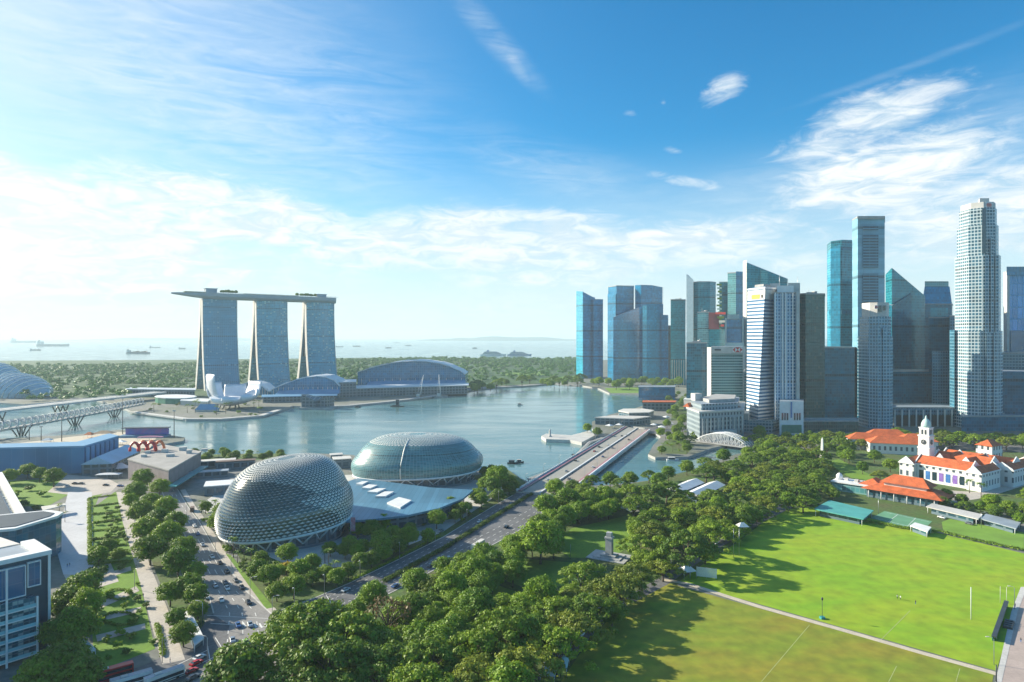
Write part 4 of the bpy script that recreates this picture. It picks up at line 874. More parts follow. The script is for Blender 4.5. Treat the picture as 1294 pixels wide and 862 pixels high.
for q in ([(458, 608), (466, 608), (458, 612), (450, 611)], [(466, 612), (477, 613), (468, 617), (457, 616)], [(476, 617), (488, 617), (476, 622), (464, 621)], [(486, 621), (498, 621), (487, 627), (474, 627)], [(504, 628), (520, 632), (506, 641), (489, 635)]):
    MB().prism([tuple(G(x, y, 11)[:2]) for x, y in q], 10.02, 11.0, 0, 0).build('skylight', M_['white'], rt)
# ---- grandstand, sheds and stage by the floating platform
F_['stand'] = facade('stand_cladding', (.050, .20, .36), (.10, .27, .42), 40, 9, .01, .03, .5, 1.5, .15, .6)
rt = thing('grandstand', 'large blue clad grandstand with white rim beside the floating platform', 'grandstand', (*P(40, 545), 0))
w = [P(-70, 515), P(-20, 525), P(106, 535), P(150, 590), P(138, 604), P(97, 556), P(-20, 544), P(-70, 535)]; MB().prism(w, 0, 21, 0).build('wall', F_['stand'], rt)
MB().prism(w, 21.02, 22.3, 0, 0, True).build('roof', M_['skyroof'], rt)
for i in range(7):
    a, b = Vector(P(106, 535)), Vector(P(150, 590)); q = a.lerp(b, (i + .6) / 7.4); MB().obox((q.x + 1.3, q.y - .9), 2.4, 2.2, 0, 20.5, .6).build('fin', M_['skyroof'], rt)
def gable(rt, a, b, w, z0, h, mat, name='roof'):
    a, b = Vector(a), Vector(b); d = (b - a).normalized(); n = Vector((-d.y, d.x)) * w / 2; mb = MB()
    A = [(*(a + n), z0), (*a, z0 + h), (*(a - n), z0), (*a, z0 - .4)]; B = [(*(b + n), z0), (*b, z0 + h), (*(b - n), z0), (*b, z0 - .4)]; mb.loft([A, B], 0); return mb.build(name, mat, rt)
a, b = G(122, 601), G(160, 583); rt = thing('gabled_hall', 'long hall with pale blue gabled roof and glazed end by the grandstand', 'hall', a); gable(rt, a[:2], b[:2], 24, 9, 6, plain('pale_blue_roof', (.30, .48, .62), .5, .1, .1))
mb = MB(); l, r = ribbon_pts([a[:2], b[:2]], 22); mb.prism([r[0], r[1], l[1], l[0]], 0, 9); mb.build('wall', F_['podium'], rt)
rt = thing('flat_roof_block', 'brown-grey block with broad flat roof beside the avenue trees', 'building', (*P(205, 515), 0)); w = [P(162, 512), P(213, 470), P(254, 545), P(206, 580)]
MB().prism(w, 0, 15, 0).build('wall', plain('ribbed_brown_cladding', (.22, .19, .20), .7, .15, .2), rt); cx, cyy = sum(p[0] for p in w) / 4, sum(p[1] for p in w) / 4
MB().prism([(cx + (x - cx) * 1.02, cyy + (y - cyy) * 1.02) for x, y in w], 15.02, 16, 0, 0, True).build('roof', plain('gravel_roof', (.34, .33, .31), .85, .15, .1), rt)
[MB().obox((cx + dx, cyy + dy), 4 + (k % 3), 3, 16.02, 18 + (k % 2) * .8, .4).build('roof_unit', M_['lightconc'], rt) for k, (dx, dy) in enumerate(((-20, 10), (-8, 14), (6, -4), (14, 10), (22, 20), (2, 24), (-14, -6)))]
a, b = Vector(P(214, 466)), Vector(P(256, 540)); l, r = ribbon_pts([(a.x + 3, a.y - 3), (b.x + 3, b.y - 3)], 6); MB().prism([r[0], r[1], l[1], l[0]], 5, 5.6, 0, 0, True).build('awning', M_['teal'], rt)
rt = thing('inflatable_tent', 'red and orange arched inflatable tent on the flat roof behind the avenue trees', 'tent', (*P(183, 545), 16))
for i in range(6):
    x = WX(170 + i * 5.2, 545); MB().tube([(x - 4 * cos(pi * k / 8), 545 + 7 * (i % 2), 16 + 7.5 * sin(pi * k / 8)) for k in range(9)], 1.1, 6).build('arch', M_['orange'] if i % 2 else M_['red'], rt)
def tent(label, px, py, w, d, h, mat, ang=0.0, z=0, name='event_tent', grp='event tents by the floating platform'):
    q = G(px, py, z); rt = thing(name, label, 'tent', q, 0, grp); mb = MB(); mb.hip(q, w, d, z + 3.2, h, ang, w * .3); mb.build('canopy', mat, rt); mb = MB()
    ca, sa = cos(ang), sin(ang)
    for i in (-.46, 0, .46):
        for j in (-.46, .46): x, y = i * w, j * d; mb.tube([(q.x + x * ca - y * sa, q.y + x * sa + y * ca, z), (q.x + x * ca - y * sa, q.y + x * sa + y * ca, z + 3.4)], .12, 4)
    mb.build('pole', M_['steel'], rt); return rt
tent('white peaked tent beside the pale blue gabled hall', 150, 596, 14, 10, 4, M_['white'], .5); tent('flat white canopy in front of the pale blue gabled hall', 138, 604, 18, 7, 1, M_['white'], .1)
tent('sandy orange tent with open sides on the platform plaza', 132, 551, 22, 10, 3, plain('tan_canvas', (.50, .33, .20), .8, .15, .3), .1); tent('small orange tent left of the sandy tent on the plaza', 113, 553, 9, 7, 3, M_['orange'], 0)
tent('pink canopy on the stage deck below the violet screen', 190, 556, 26, 5, 1.5, plain('pink_canvas', (.55, .22, .30), .7, .1, .3), .1); tent('white canopy by the plaza trees behind the grandstand', 60, 560, 10, 6, 2, M_['white'], .1)
tent('white canopy at the right end of the plaza behind the grandstand', 150, 562, 16, 6, 2, M_['white'], -.2)
q = G(183, 552); rt = thing('stage', 'open air stage with violet and blue screen wall on the quay tip', 'stage', q); MB().obox((q.x, q.y), 50, 14, 0, 2, .08).build('deck', M_['bluegrey'], rt); MB().obox((q.x, q.y + 5), 46, 2, 2, 9, .08).build('screen', plain('violet_blue_screen', (.30, .12, .42), .5, .2, .12, (.05, .14, .50)), rt)
MB().obox((q.x, q.y + 3), 50, 8, 9.4, 10.2, .08).build('canopy', M_['darkmetal'], rt)
for i, (px, yt, yb) in enumerate(((78, 527, 558), (155, 504, 549), (220, 520, 553), (37, 540, 556), (52, 540, 557))):
    q = G(px, yb); h = ZZ(yt, q.y); rt = thing('floodlight_mast', 'slim floodlight mast on the plaza, %s from the left' % ORD1[(2, 3, 4, 0, 1)[i]], 'mast', q, 0, 'masts around the floating platform'); MB().tube([(q.x, q.y, 0), (q.x, q.y, h)], [.5, .3], 5).build('pole', M_['darkmetal'], rt); MB().obox((q.x, q.y), 3, .8, h, h + 1.4).build('lamp_head', M_['steel'], rt)
for i, (x0, y0, w_, d_, h_, mt, lab) in enumerate(((270, 590, 34, 8, 6, 'offwhite', 'narrow low shop terrace with a pale roof on the waterfront left of the dome'), (262, 603, 30, 7, 5, 'roofgrey', 'low grey roofed shop row by the avenue end'), (298, 592, 30, 6, 7, 'brown', 'long low waterfront row with reddish brown roof left of the dome'), (283, 622, 24, 16, 7, 'white', 'white low entrance block against the left foot of the nearer dome'), (432, 590, 14, 12, 8, 'offwhite', 'cream block squeezed between the two domes near the water'), (425, 582, 10, 8, 6, 'lightconc', 'small pale kiosk on the quay between the domes'))):
    q = G(x0, y0); rt = thing('low_building', lab, 'building', q); MB().obox((q.x, q.y), w_, d_, 0, h_ - .6, .35).build('wall', F_['podium'], rt); MB().obox((q.x, q.y), w_ + 1.2, d_ + 1.2, h_ - .58, h_, .35).build('roof', M_[mt], rt)
# ---- crossing bridge over the river mouth
rt = thing('river_bridge', 'wide flat road bridge with flower planters crossing the river mouth', 'bridge', (*G(735, 590)[:2], 0))
a0, a1, b0, b1 = G(652, 619, 2), G(789, 538.5, 2), G(714, 626, 2), G(822, 543, 2)
def bl(t, f): p = a0.lerp(a1, t); q = b0.lerp(b1, t); r = p.lerp(q, f); return (r.x, r.y)
MB().prism([bl(0, 0), bl(1, 0), bl(1, 1), bl(0, 1)], -.8, 1.2, 0, 0, True).build('deck', M_['lightconc'], rt)
MB().prism([bl(0, .12), bl(1, .12), bl(1, .47), bl(0, .47)], 1.21, 1.26).build('carriageway', plain('bridge_road', (.30, .30, .27), .85, .1, .1, fine=(.8, .1)), rt)
MB().prism([bl(0, .55), bl(1, .55), bl(1, .88), bl(0, .88)], 1.21, 1.26).build('carriageway', plain('bridge_road', (.33, .29, .25), .85, .1, .1, fine=(.8, .1)), rt)
M_['petunia'] = plain('pink_flowers', (.42, .12, .26), .9, .3, .6, (.25, .16, .12))
for f0, f1, z, mt in ((0, .012, 2.6, 'white'), (.045, .10, 1.75, 'petunia'), (.10, .125, 1.9, 'darkmetal'), (.475, .51, 2.1, 'white'), (.515, .545, 1.7, 'darkmetal'), (.885, .93, 1.75, 'petunia'), (.955, .985, 2.6, 'white')):
    MB().prism([bl(0, f0), bl(1, f0), bl(1, f1), bl(0, f1)], 1.215, z).build('planter' if mt == 'petunia' else 'parapet', M_[mt], rt)
for i in range(7):
    t = .1 + i * .13; MB().prism([bl(t - .012, .04), bl(t + .012, .04), bl(t + .012, .96), bl(t - .012, .96)], -4, -.82).build('pier', M_['concrete'], rt)
mb = MB(); pts = [G(668, 606), G(700, 594), G(722, 583), G(733, 571), G(745, 559), G(765, 552)]
BQ = (a0, a1, b0, b1)
def BL(t, f): r = BQ[0].lerp(BQ[1], t).lerp(BQ[2].lerp(BQ[3], t), f); return (r.x, r.y)
rt = thing('pedestrian_bridge', 'slim curving pedestrian deck between the road bridge and the pier', 'footbridge', (pts[2].x, pts[2].y, 0)); ribbon(mb, [p[:2] for p in pts], 3.6, -.2, .5); mb.build('deck', M_['concrete'], rt)
mb = MB(); l, r = ribbon_pts([p[:2] for p in pts], 3.4)
for e in (l, r):
    for p, q in zip(e, e[1:]): mb.bar((*p, 1.6), (*q, 1.6), .12); mb.bar((*p, .5), (*p, 1.6), .1)
mb.build('railing', M_['darkmetal'], rt); mb = MB()
for p in pts: mb.tube([(p.x, p.y, -4), (p.x, p.y, -.2)], .5, 5)
mb.build('pier', M_['concrete'], rt)
# ================================================================== the business district
F_['deepblue'] = facade('deep_blue_glass', (.004, .165, .33), (.006, .20, .37), 4.0, 3.0, .10, .08, .10, 1.7, .5, .2, wob=.02)
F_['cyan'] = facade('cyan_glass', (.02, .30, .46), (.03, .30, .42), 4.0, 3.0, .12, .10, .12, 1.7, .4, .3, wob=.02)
F_['teal'] = facade('teal_glass', (.005, .175, .235), (.01, .23, .28), 4.0, 3.0, .18, .12, .12, 1.7, .6, wob=.03)
F_['tealpale'] = facade('pale_teal_glass', (.09, .30, .32), (.20, .40, .40), 4.0, 3.0, .25, .12, .15, 1.8, .5)
F_['dark'] = facade('dark_teal_glass', (.006, .115, .185), (.010, .14, .21), 4.0, 3.0, .15, .10, .10, 1.5, .7, wob=.03)
F_['bronze'] = facade('bronze_green_glass', (.016, .070, .068), (.040, .100, .090), 4.0, 2.6, .22, .16, .14, 1.7, .8, wob=.04, blind=(.12, .13, .10), blindp=.06)
F_['stripes'] = facade('white_bands', (.03, .12, .24), (.62, .64, .66), 4.2, 40, .50, .0, .15, 1.6, .3)
F_['hbands'] = facade('teal_bands', (.03, .13, .15), (.30, .46, .46), 4.0, 3.2, .46, .07, .15, 1.6, .4)
F_['ribs'] = facade('white_ribs', (.02, .14, .30), (.46, .62, .74), 4.0, 3.6, .26, .45, .15, 1.6, .5)
F_['grid'] = facade('pale_grid', (.008, .10, .17), (.28, .44, .52), 4.0, 3.4, .36, .30, .18, 1.6, .7)
F_['gridd'] = facade('blue_grid', (.012, .095, .16), (.09, .24, .33), 4.0, 3.4, .34, .28, .18, 1.6, .7)
F_['greyslab'] = facade('grey_panels', (.17, .37, .47), (.20, .41, .51), 4.0, 3.0, .08, .05, .45, 1.5, .10, .5)
F_['louvre'] = facade('louvred_floors', (.010, .06, .10), (.11, .28, .38), 4.0, 9, .42, .04, .3, 1.5, .4)
F_['office'] = facade('old_offices', (.02, .09, .13), (.18, .28, .32), 3.8, 3.4, .42, .25, .2, 1.5, .6)
F_['panels'] = facade('big_blue_panels', (.02, .27, .64), (.12, .36, .56), 17, 7.5, .10, .14, .14, 1.8, .5)
def poly(l): return [P(px, y) for px, y in l]
def tower(label, body, top, mat, base=0.0, name='office_tower', cat='tower', group=None, roofbox=True, rim=True, topmat=None):
    """body: footprint as (picture x, distance); top: picture y of the roof at the nearest corner, or one height per corner"""
    w = poly(body); n = len(w); cx, cyy = sum(p[0] for p in w) / n, sum(p[1] for p in w) / n
    y0 = min(p[1] for p in w); zt = [ZZ(t, b[1]) for t, b in zip(top, body)] if isinstance(top, list) else [ZZ(top, y0)] * n
    root = thing(name, label, cat, (cx, cyy, 0), 0, group)
    MB().prism(w, base, zt, 0, 1).build('body', [mat, topmat or M_['roofgrey']], root)
    if rim and not isinstance(top, list):
        z = zt[0]; mb = MB()
        for i in range(n):
            a, b = Vector(w[i]), Vector(w[(i + 1) % n]); ribbon(mb, [a, b], .9, z, z + 1.6)
        mb.build('parapet', M_['concrete'], root)
    if roofbox and not isinstance(top, list):
        mb = MB(); z = zt[0]; s = .42
        ww = [(cx + (x - cx) * s, cyy + (y - cyy) * s) for x, y in w]; mb.prism(ww, z + .01, z + 3.5, 0); mb.obox((cx + 4, cyy), 4, 5, z + 3.51, z + 5, .3); mb.build('plant_room', M_['concrete'], root)
        mb = MB(); mb.tube([(cx - 3, cyy, z + 3.5), (cx - 3, cyy, z + 9)], .18, 4); mb.tube([(cx + 5, cyy + 2, z + 3.5), (cx + 5, cyy + 2, z + 7)], .14, 4); mb.build('antenna', M_['steel'], root)
    return root
def addvol(root, name, body, top, mat, base=0.0, topmat=None):
    w = poly(body); y0 = min(p[1] for p in w); zt = [ZZ(t, b[1]) for t, b in zip(top, body)] if isinstance(top, list) else ZZ(top, y0)
    bs = [ZZ(t, b[1]) for t, b in zip(base, body)] if isinstance(base, list) else None
    return MB().prism(w, 0 if bs else base, zt, 0, 1, z0s=bs).build(name, [mat, topmat or M_['roofgrey']], root)
# -- far group by the bay
r = tower('blue glass tower with slanted roof standing alone, leftmost of the district', [(728.5, 1790), (737, 1735), (752, 1745), (752, 1800)], [368.5, 369, 377, 376], F_['deepblue'], roofbox=False)
addvol(r, 'side_wing', [(750, 1730), (762, 1738), (762, 1790), (751, 1800)], 378, F_['deepblue'])
MB().prism(poly([(728.2, 1789), (736.4, 1733), (737.2, 1733), (729, 1789)]), 0, [ZZ(368, 1789), ZZ(368.5, 1733), ZZ(368.5, 1733), ZZ(368, 1789)], 0).build('lit_end_glass', F_['cyan'], r)  # sunlit bevel painted as a strip of brighter glass
r = tower('deep blue glass tower with a lower slanted front, left of the blue twin pair', [(768.5, 1690), (779, 1650), (801, 1660), (801, 1710), (772, 1730)], 361.5, F_['deepblue'], roofbox=False)
addvol(r, 'shoulder', [(767.8, 1670), (778, 1640), (778, 1648), (769, 1690)], 371, F_['deepblue'])
addvol(r, 'front_block', [(775, 1610), (813, 1612), (813, 1648), (777, 1648)], [401, 386, 386, 400], F_['deepblue'])
r = tower('deep blue glass tower with rounded top and lower right wing, beside the slanted one', [(802.5, 1650), (810, 1628), (824, 1624), (837, 1634), (838, 1700), (806, 1710)], [360.5, 360, 360.5, 363, 363, 360], F_['deepblue'], roofbox=False)
addvol(r, 'front_block', [(817, 1590), (838, 1595), (838, 1622), (818, 1622)], 384, F_['deepblue']); addvol(r, 'side_wing', [(836, 1588), (844.5, 1592), (844.5, 1650), (838, 1660)], 398, F_['deepblue']); addvol(r, 'front_edge', [(812, 1594), (817.3, 1589), (817.3, 1625), (813, 1625)], 386, F_['cyan'])
tower('slim brown residential block squeezed beside the deep blue towers', [(843, 1620), (848.5, 1622), (848.5, 1650), (844, 1650)], 412, M_['brown'], roofbox=False)
r = tower('slim blue-teal tower with flat roof between brown block and white fin tower', [(847.5, 1500), (866, 1505), (867, 1550), (849, 1550)], 379, F_['teal'])
for i in range(6): addvol(r, 'column', [(849 + i * 2.9, 1497.5), (849.8 + i * 2.9, 1497.5), (849.8 + i * 2.9, 1499), (849 + i * 2.9, 1499)], 455, M_['lightconc'])
r = tower('teal tower with curved front and tall white fin rising at its left edge', [(876, 1390), (883, 1376), (897, 1376), (904.5, 1392), (904, 1440), (878, 1440)], 356.5, F_['teal'], roofbox=False)
addvol(r, 'white_fin', [(867.5, 1385), (876.3, 1379), (876.3, 1420), (869, 1430)], [347, 354, 354, 347], M_['white'])
r = tower('dark narrow tower with planted zigzag balconies', [(909, 1300), (921, 1300), (921, 1340), (910, 1340)], 357, F_['dark'], roofbox=False)
for i in range(16): addvol(r, 'balcony', [(905.5 + .8 * (i % 3), 1292), (912, 1292), (912, 1299), (905.5 + .8 * (i % 3), 1299)], 358.5 + i * 4.4, M_['lightconc'] if i % 2 else LM['hedge'], base=ZZ(360.6 + i * 4.4, 1292))
r = tower('pale green tower with blue glass right half behind the slanted roof tower', [(919.5, 1260), (930, 1250), (931, 1300), (921, 1300)], 345, F_['tealpale'], roofbox=False)
addvol(r, 'blue_half', [(930.2, 1248), (939.5, 1254), (939.5, 1300), (931, 1300)], 343, F_['deepblue'])
r = tower('teal glass tower with long roof slanting down to the right and white left edge', [(943.2, 1120), (995, 1150), (996, 1200), (945, 1190)], [332, 352.5, 352.5, 332], F_['teal'], roofbox=False)
addvol(r, 'white_edge', [(938.8, 1124), (943.5, 1117), (943.5, 1190), (940.5, 1190)], [330, 328.5, 328.5, 330], M_['offwhite'])
addvol(r, 'pale_panel', [(961, 1129), (970, 1134), (970, 1136), (961, 1131)], [340, 343.5, 343.5, 340], F_['tealpale'])
r = tower('teal tower with a dark red terrace block, in front of the white fin tower', [(881.5, 1220), (896, 1215), (896, 1260), (883, 1260)], 395, F_['tealpale'], roofbox=True)
addvol(r, 'red_terrace', [(895.5, 1212), (909, 1212), (909, 1250), (896, 1250)], 395, plain('maroon_cladding', (.20, .035, .05), .6, .2, .1), base=ZZ(416, 1212)); addvol(r, 'lower_wing', [(895.5, 1214), (916, 1214), (916, 1252), (896, 1252)], 416.2, F_['teal'])
for i in range(4): addvol(r, 'sky_garden', [(904 + i * 2.2, 1205), (917 - (i % 2) * 2, 1205), (917 - (i % 2) * 2, 1213), (904 + i * 2.2, 1213)], 394.5 + i * 5.2, (M_['red'], LM['hedge'], M_['offwhite'], M_['red'])[i], base=ZZ(397.2 + i * 5.2, 1205))
r = tower('square blue glass tower framed in pale steel with white roof mast cluster', [(916.5, 1110), (939.5, 1110), (940, 1150), (918, 1150)], 404, F_['deepblue'], roofbox=True)
addvol(r, 'corner_frame', [(916.2, 1108), (918.3, 1108), (918.3, 1109.6), (916.2, 1109.6)], 402, M_['lightconc']); addvol(r, 'corner_frame', [(937.8, 1108), (939.8, 1108), (939.8, 1109.6), (937.8, 1109.6)], 402, M_['lightconc'])
addvol(r, 'crown_frame', [(919, 1112), (934, 1112), (934, 1140), (920, 1140)], 397.5, M_['lightconc'], base=ZZ(403, 1112)); addvol(r, 'base_frame', [(916, 1106), (940, 1106), (940, 1107.6), (916, 1107.6)], 433, M_['steel'], base=ZZ(438, 1106))
tower('dark glass block with small signs left of the banded teal offices', [(867.5, 1010), (893, 1005), (893, 1040), (869, 1050)], 434, F_['dark'])
r = tower('wide teal banded office block with pale frame and red and white roof sign', [(898, 965), (940, 965), (941, 1010), (900, 1010)], 445, F_['hbands'], roofbox=False)
addvol(r, 'pale_frame', [(893.5, 975), (898.6, 961.5), (898.6, 963.6), (894.5, 990)], 439, M_['lightconc']); addvol(r, 'pale_frame', [(938.5, 962), (942, 962), (942, 964.8), (938.5, 964.8)], 438, M_['lightconc'])
addvol(r, 'top_panel', [(898.4, 962), (938.7, 962), (938.7, 1000), (900, 1000)], 438, M_['lightconc'], base=ZZ(447, 962))
z = ZZ(442, 961.6); s = 3.6; x = WX(932, 961.6)
mb = MB(); yy = 961.5
mb.face([(x - 2 * s, yy, z - s), (x + 2 * s, yy, z - s), (x + 2 * s, yy, z + s), (x - 2 * s, yy, z + s)]); sg = mb.build('sign_board', M_['white'], r)
mb = MB(); yy = 961.2
for a in ([(-1, 1), (1, 1), (0, 0)], [(-1, -1), (0, 0), (1, -1)][::-1], [(-2, 0), (-1, 1), (-1, -1)][::-1], [(2, 0), (1, 1), (1, -1)]): mb.face([(x + p[0] * s, yy, z + p[1] * s) for p in a])
o = mb.build('emblem', M_['red'], sg)
def text(s, size, loc, rz, mat, parent, name='lettering', ext=.15):
    cu = bpy.data.curves.new(name, 'FONT'); cu.body = s; cu.size = size; cu.align_x = 'CENTER'; cu.align_y = 'CENTER'; cu.extrude = ext
    ob = bpy.data.objects.new(name, cu); COL.objects.link(ob); dg = bpy.context.evaluated_depsgraph_get(); me = bpy.data.meshes.new_from_object(ob.evaluated_get(dg)); bpy.data.objects.remove(ob); bpy.data.curves.remove(cu)
    M4 = Matrix.Translation(Vector(loc)) @ Matrix.Rotation(rz, 4, 'Z') @ Matrix.Rotation(pi / 2, 4, 'X'); me.transform(M4); me.transform(Matrix.Translation(-parent.matrix_basis.translation)) if parent else None
    me.materials.clear(); me.materials.append(mat); o = bpy.data.objects.new(name, me); COL.objects.link(o); o.parent = parent; return o
addvol(r, 'sign_strip', [(903, 961.2), (911, 961.2), (911, 961.8), (903, 961.8)], 441.2, M_['darkmetal'], base=ZZ(443, 961.2))  # plain dark strip stands in for the sign's lettering
# -- white banded tower, its front canted to draw a slanting shadow edge
Y = 770; root = thing('office_tower', 'white banded tower with yellow sign and canted blue front', 'tower', (*P(963, 800), 0))
zt, zb = ZZ(362, Y), 0.0
def lv(z): 
    t = z / zt; sp = 956.5 + 10.5 * t; return [P(943 + 1.5 * t, 800), P(sp, 768), P(983, 790), P(984, 830), P(948, 840)]
zs = [zt * i / 10 for i in range(11)]; w0, w1 = [], []
mb = MB(); mb.loft([[(*p, z) for p in lv(z)] for z in zs], 0, True, True); mb.v = mb.v
# metric uv from heights
for k, f in enumerate(mb.f):
    pts = [mb.v[i] for i in f]; u0 = pts[0]; mb.uv[k] = [(sqrt((p[0] - u0[0]) ** 2 + (p[1] - u0[1]) ** 2), p[2]) for p in pts]
mb.build('body', F_['stripes'], root)
mb = MB(); mb.loft([[(*p, z) for p in [(a[0], a[1] - .5) for a in lv(z)]] for z in (ZZ(378, Y), ZZ(366, Y))], 0, True, True); mb.build('sign_panel', M_['offwhite'], root)
a, b = Vector(lv(zt)[0]), Vector(lv(zt)[1]); d = (b - a).normalized(); nn = Vector((d.y, -d.x)); rz = atan2(d.y, d.x)
q = a.lerp(b, .5) + nn * .8; mb = MB(); mb.obox(q, 15, .5, ZZ(377, Y), ZZ(371.5, Y), rz); mb.build('yellow_sign', M_['yellow'], root)
q2 = a.lerp(b, .86) + nn * 1.15; mb = MB(); mb.obox(q2, 2.2, .3, ZZ(376.2, Y), ZZ(372.2, Y), rz); mb.build('sign_mark', M_['black'], root)
mb = MB(); mb.prism([((x - root.location.x) * .5 + root.location.x, (y - 800) * .5 + 800) for x, y in lv(zt)], zt + .01, zt + 4, 0); mb.build('plant_room', M_['concrete'], root)
mb = MB(); mb.prism(poly([(939, 762), (976, 752), (990, 775), (990, 800), (944, 800)]), 0, 14, 0); mb.build('podium', F_['office'], root)
mb = MB(); mb.prism(poly([(935, 770), (946, 760), (947, 790), (938, 795)]), 0, 22, 0); mb.build('cream_wing', M_['offwhite'], root)
# -- white ribbed tower with stepped crown
root = tower('white ribbed tower with stepped crown and arched white base', [(978, 770), (1006, 770), (1010, 782), (1010, 815), (979, 815)], 371, F_['ribs'], roofbox=False)
addvol(root, 'crown', [(982, 774), (1003, 774), (1003, 806), (983, 806)], 361, M_['white'], base=ZZ(371, 770) + .02); addvol(root, 'crown', [(973, 800), (986, 796), (986, 822), (975, 824)], 358, M_['lightconc'])
addvol(root, 'crown', [(996, 790), (1011, 790), (1011, 812), (997, 812)], 357.5, M_['lightconc'], base=ZZ(371, 770) + .03)
mb = MB(); mb.tube([(*P(985, 790), 170), (*P(985, 790), 186)], .25, 4); mb.tube([(*P(1008, 800), 170), (*P(1008, 800), 185)], .25, 4); mb.build('antenna', M_['steel'], root)
for px in (979, 988, 992, 1001, 1007): addvol(root, 'pier', [(px, 767.6), (px + 1.6, 767.6), (px + 1.6, 769.7), (px, 769.7)], 370, M_['white'])
addvol(root, 'corner_bay', [(1006.3, 764), (1010.6, 767), (1010.6, 781), (1006.3, 769)], 368, M_['lightconc'])
addvol(root, 'arched_base', [(985, 744), (1015.5, 744), (1015.5, 766), (986, 766)], 507, M_['white'])
for px in (988, 991.2, 994.4, 1003.5, 1006.7, 1009.9): addvol(root, 'base_window', [(px, 743.4), (px + 1.7, 743.4), (px + 1.7, 743.8), (px, 743.8)], 522, M_['darkglass'], base=ZZ(531, 743.4))
addvol(root, 'base_recess', [(999.2, 743.3), (1001, 743.3), (1001, 743.8), (999.2, 743.8)], 508, M_['blue'], base=ZZ(528, 743.3)); addvol(root, 'entrance', [(988, 743), (1013, 743), (1013, 743.7), (988, 743.7)], 537, M_['green'], base=2)
tower('dark bronze green glass slab right of the white ribbed tower', [(1010.5, 800), (1018, 792), (1042, 798), (1042.5, 835), (1012, 840)], 372, F_['bronze'])
# -- tall faceted blue-teal tower
root = tower('tall faceted teal glass tower left of the tallest grey slab', [(1045, 1085), (1050, 1052), (1064, 1042), (1077, 1050), (1077, 1100), (1048, 1110)], [309, 305, 303, 303.5, 304, 308], F_['teal'], roofbox=False)
addvol(root, 'lit_flank', [(1045.4, 1068), (1049.6, 1049), (1062, 1040.4), (1062, 1041.5), (1050, 1051)], [322, 314, 309, 309, 314], F_['cyan'], base=[505, 500, 470, 470, 500])  # sunlight on the upper left face is put into this brighter patch
addvol(root, 'crown_band', [(1050, 1050), (1064, 1040), (1077.6, 1048), (1077.6, 1052), (1050, 1056)], 312, F_['dark'], base=ZZ(316, 1040)); addvol(root, 'waist_band', [(1048, 1052), (1064, 1039), (1077.6, 1047), (1077.6, 1052), (1050, 1056)], 392, F_['dark'], base=ZZ(397, 1039))
# -- grey slab
root = tower('tallest flat grey slab tower with recessed louvred centre', [(1077, 930), (1084, 905), (1118, 905), (1118, 945), (1079, 960)], 275, F_['greyslab'])
addvol(root, 'louvre_panel', [(1090.5, 903.4), (1110, 903.4), (1110, 904.7), (1090.5, 904.7)], 285, F_['louvre'], base=ZZ(290.5, 903.4)); addvol(root, 'louvre_panel', [(1090.5, 903.4), (1110, 903.4), (1110, 904.7), (1090.5, 904.7)], 296, F_['louvre'], base=ZZ(338, 903.4)); addvol(root, 'louvre_panel', [(1090.5, 903.4), (1110, 903.4), (1110, 904.7), (1090.5, 904.7)], 346, F_['louvre'], base=ZZ(400, 903.4))
addvol(root, 'roof_edge', [(1083.5, 902), (1118.5, 902), (1118.5, 904.5), (1083.5, 904.5)], 273, M_['concrete'], base=ZZ(276.5, 902))
# -- octagonal stepped towers
def octa(px0, px1, Y, depth, cut=.27):
    d = depth; x0, x1 = WX(px0, Y + d * .75), WX(px1, Y + d * .22); w = x1 - x0; c = w * cut
    return [(x0 + c, Y), (x1 - c, Y), (x1, Y + c), (x1, Y + d - c), (x1 - c, Y + d), (x0 + c, Y + d), (x0, Y + d - c), (x0, Y + c)]
def stack(root, tiers, name='tier'):
    for (pl, zb_, zt_, mt) in tiers: MB().prism(pl, zb_, zt_, 0, 1).build(name, [mt, M_['lightconc']], root)
Y = 780; root = thing('office_tower', 'white stepped octagonal tower with red emblem, tallest at the right', 'tower', (*P(1236, Y + 22), 0))
F_['gridw'] = facade('white_grid', (.008, .09, .15), (.50, .58, .60), 4.0, 3.4, .32, .26, .18, 1.5, .7)
gw = F_['gridw']
stack(root, [(octa(1206, 1266, Y + 2, 44, .2), 0, ZZ(418, Y), gw), (octa(1207.5, 1265, Y + 3, 44, .25), ZZ(418, Y), ZZ(322, Y), gw), (octa(1209, 1263.5, Y + 4, 42, .3), ZZ(322, Y), ZZ(283, Y), gw), (octa(1212, 1261, Y + 6, 38, .3), ZZ(283, Y), ZZ(261, Y), gw), (octa(1214, 1259, Y + 7, 36, .3), ZZ(261, Y), ZZ(253.5, Y), M_['lightconc'])])
for (p0, p1, t_, b_, dy) in ((1245, 1250, 322, 545, .2), (1252, 1256, 300, 545, -.5), (1258, 1262.5, 322, 545, .2), (1247, 1253, 420, 545, -2), (1256, 1261, 420, 545, -2)):
    addvol(root, 'projecting_bay', [(p0, Y + dy), (p1, Y + dy), (p1, Y + dy + 8), (p0, Y + dy + 8)], t_, gw)
addvol(root, 'side_wing', [(1200, Y + 44), (1206, Y + 30), (1210, Y + 50), (1202, Y + 58)], 417, F_['gridd']); addvol(root, 'top_recess', [(1241, Y + 3.4), (1246, Y + 3.4), (1246, Y + 4.8), (1241, Y + 4.8)], 263, M_['darkglass'], base=ZZ(320, Y))
addvol(root, 'roof_box', [(1238, Y + 14), (1250, Y + 14), (1248, Y + 30), (1236, Y + 30)], 250.5, M_['lightconc'], base=ZZ(253.5, Y) + .02)
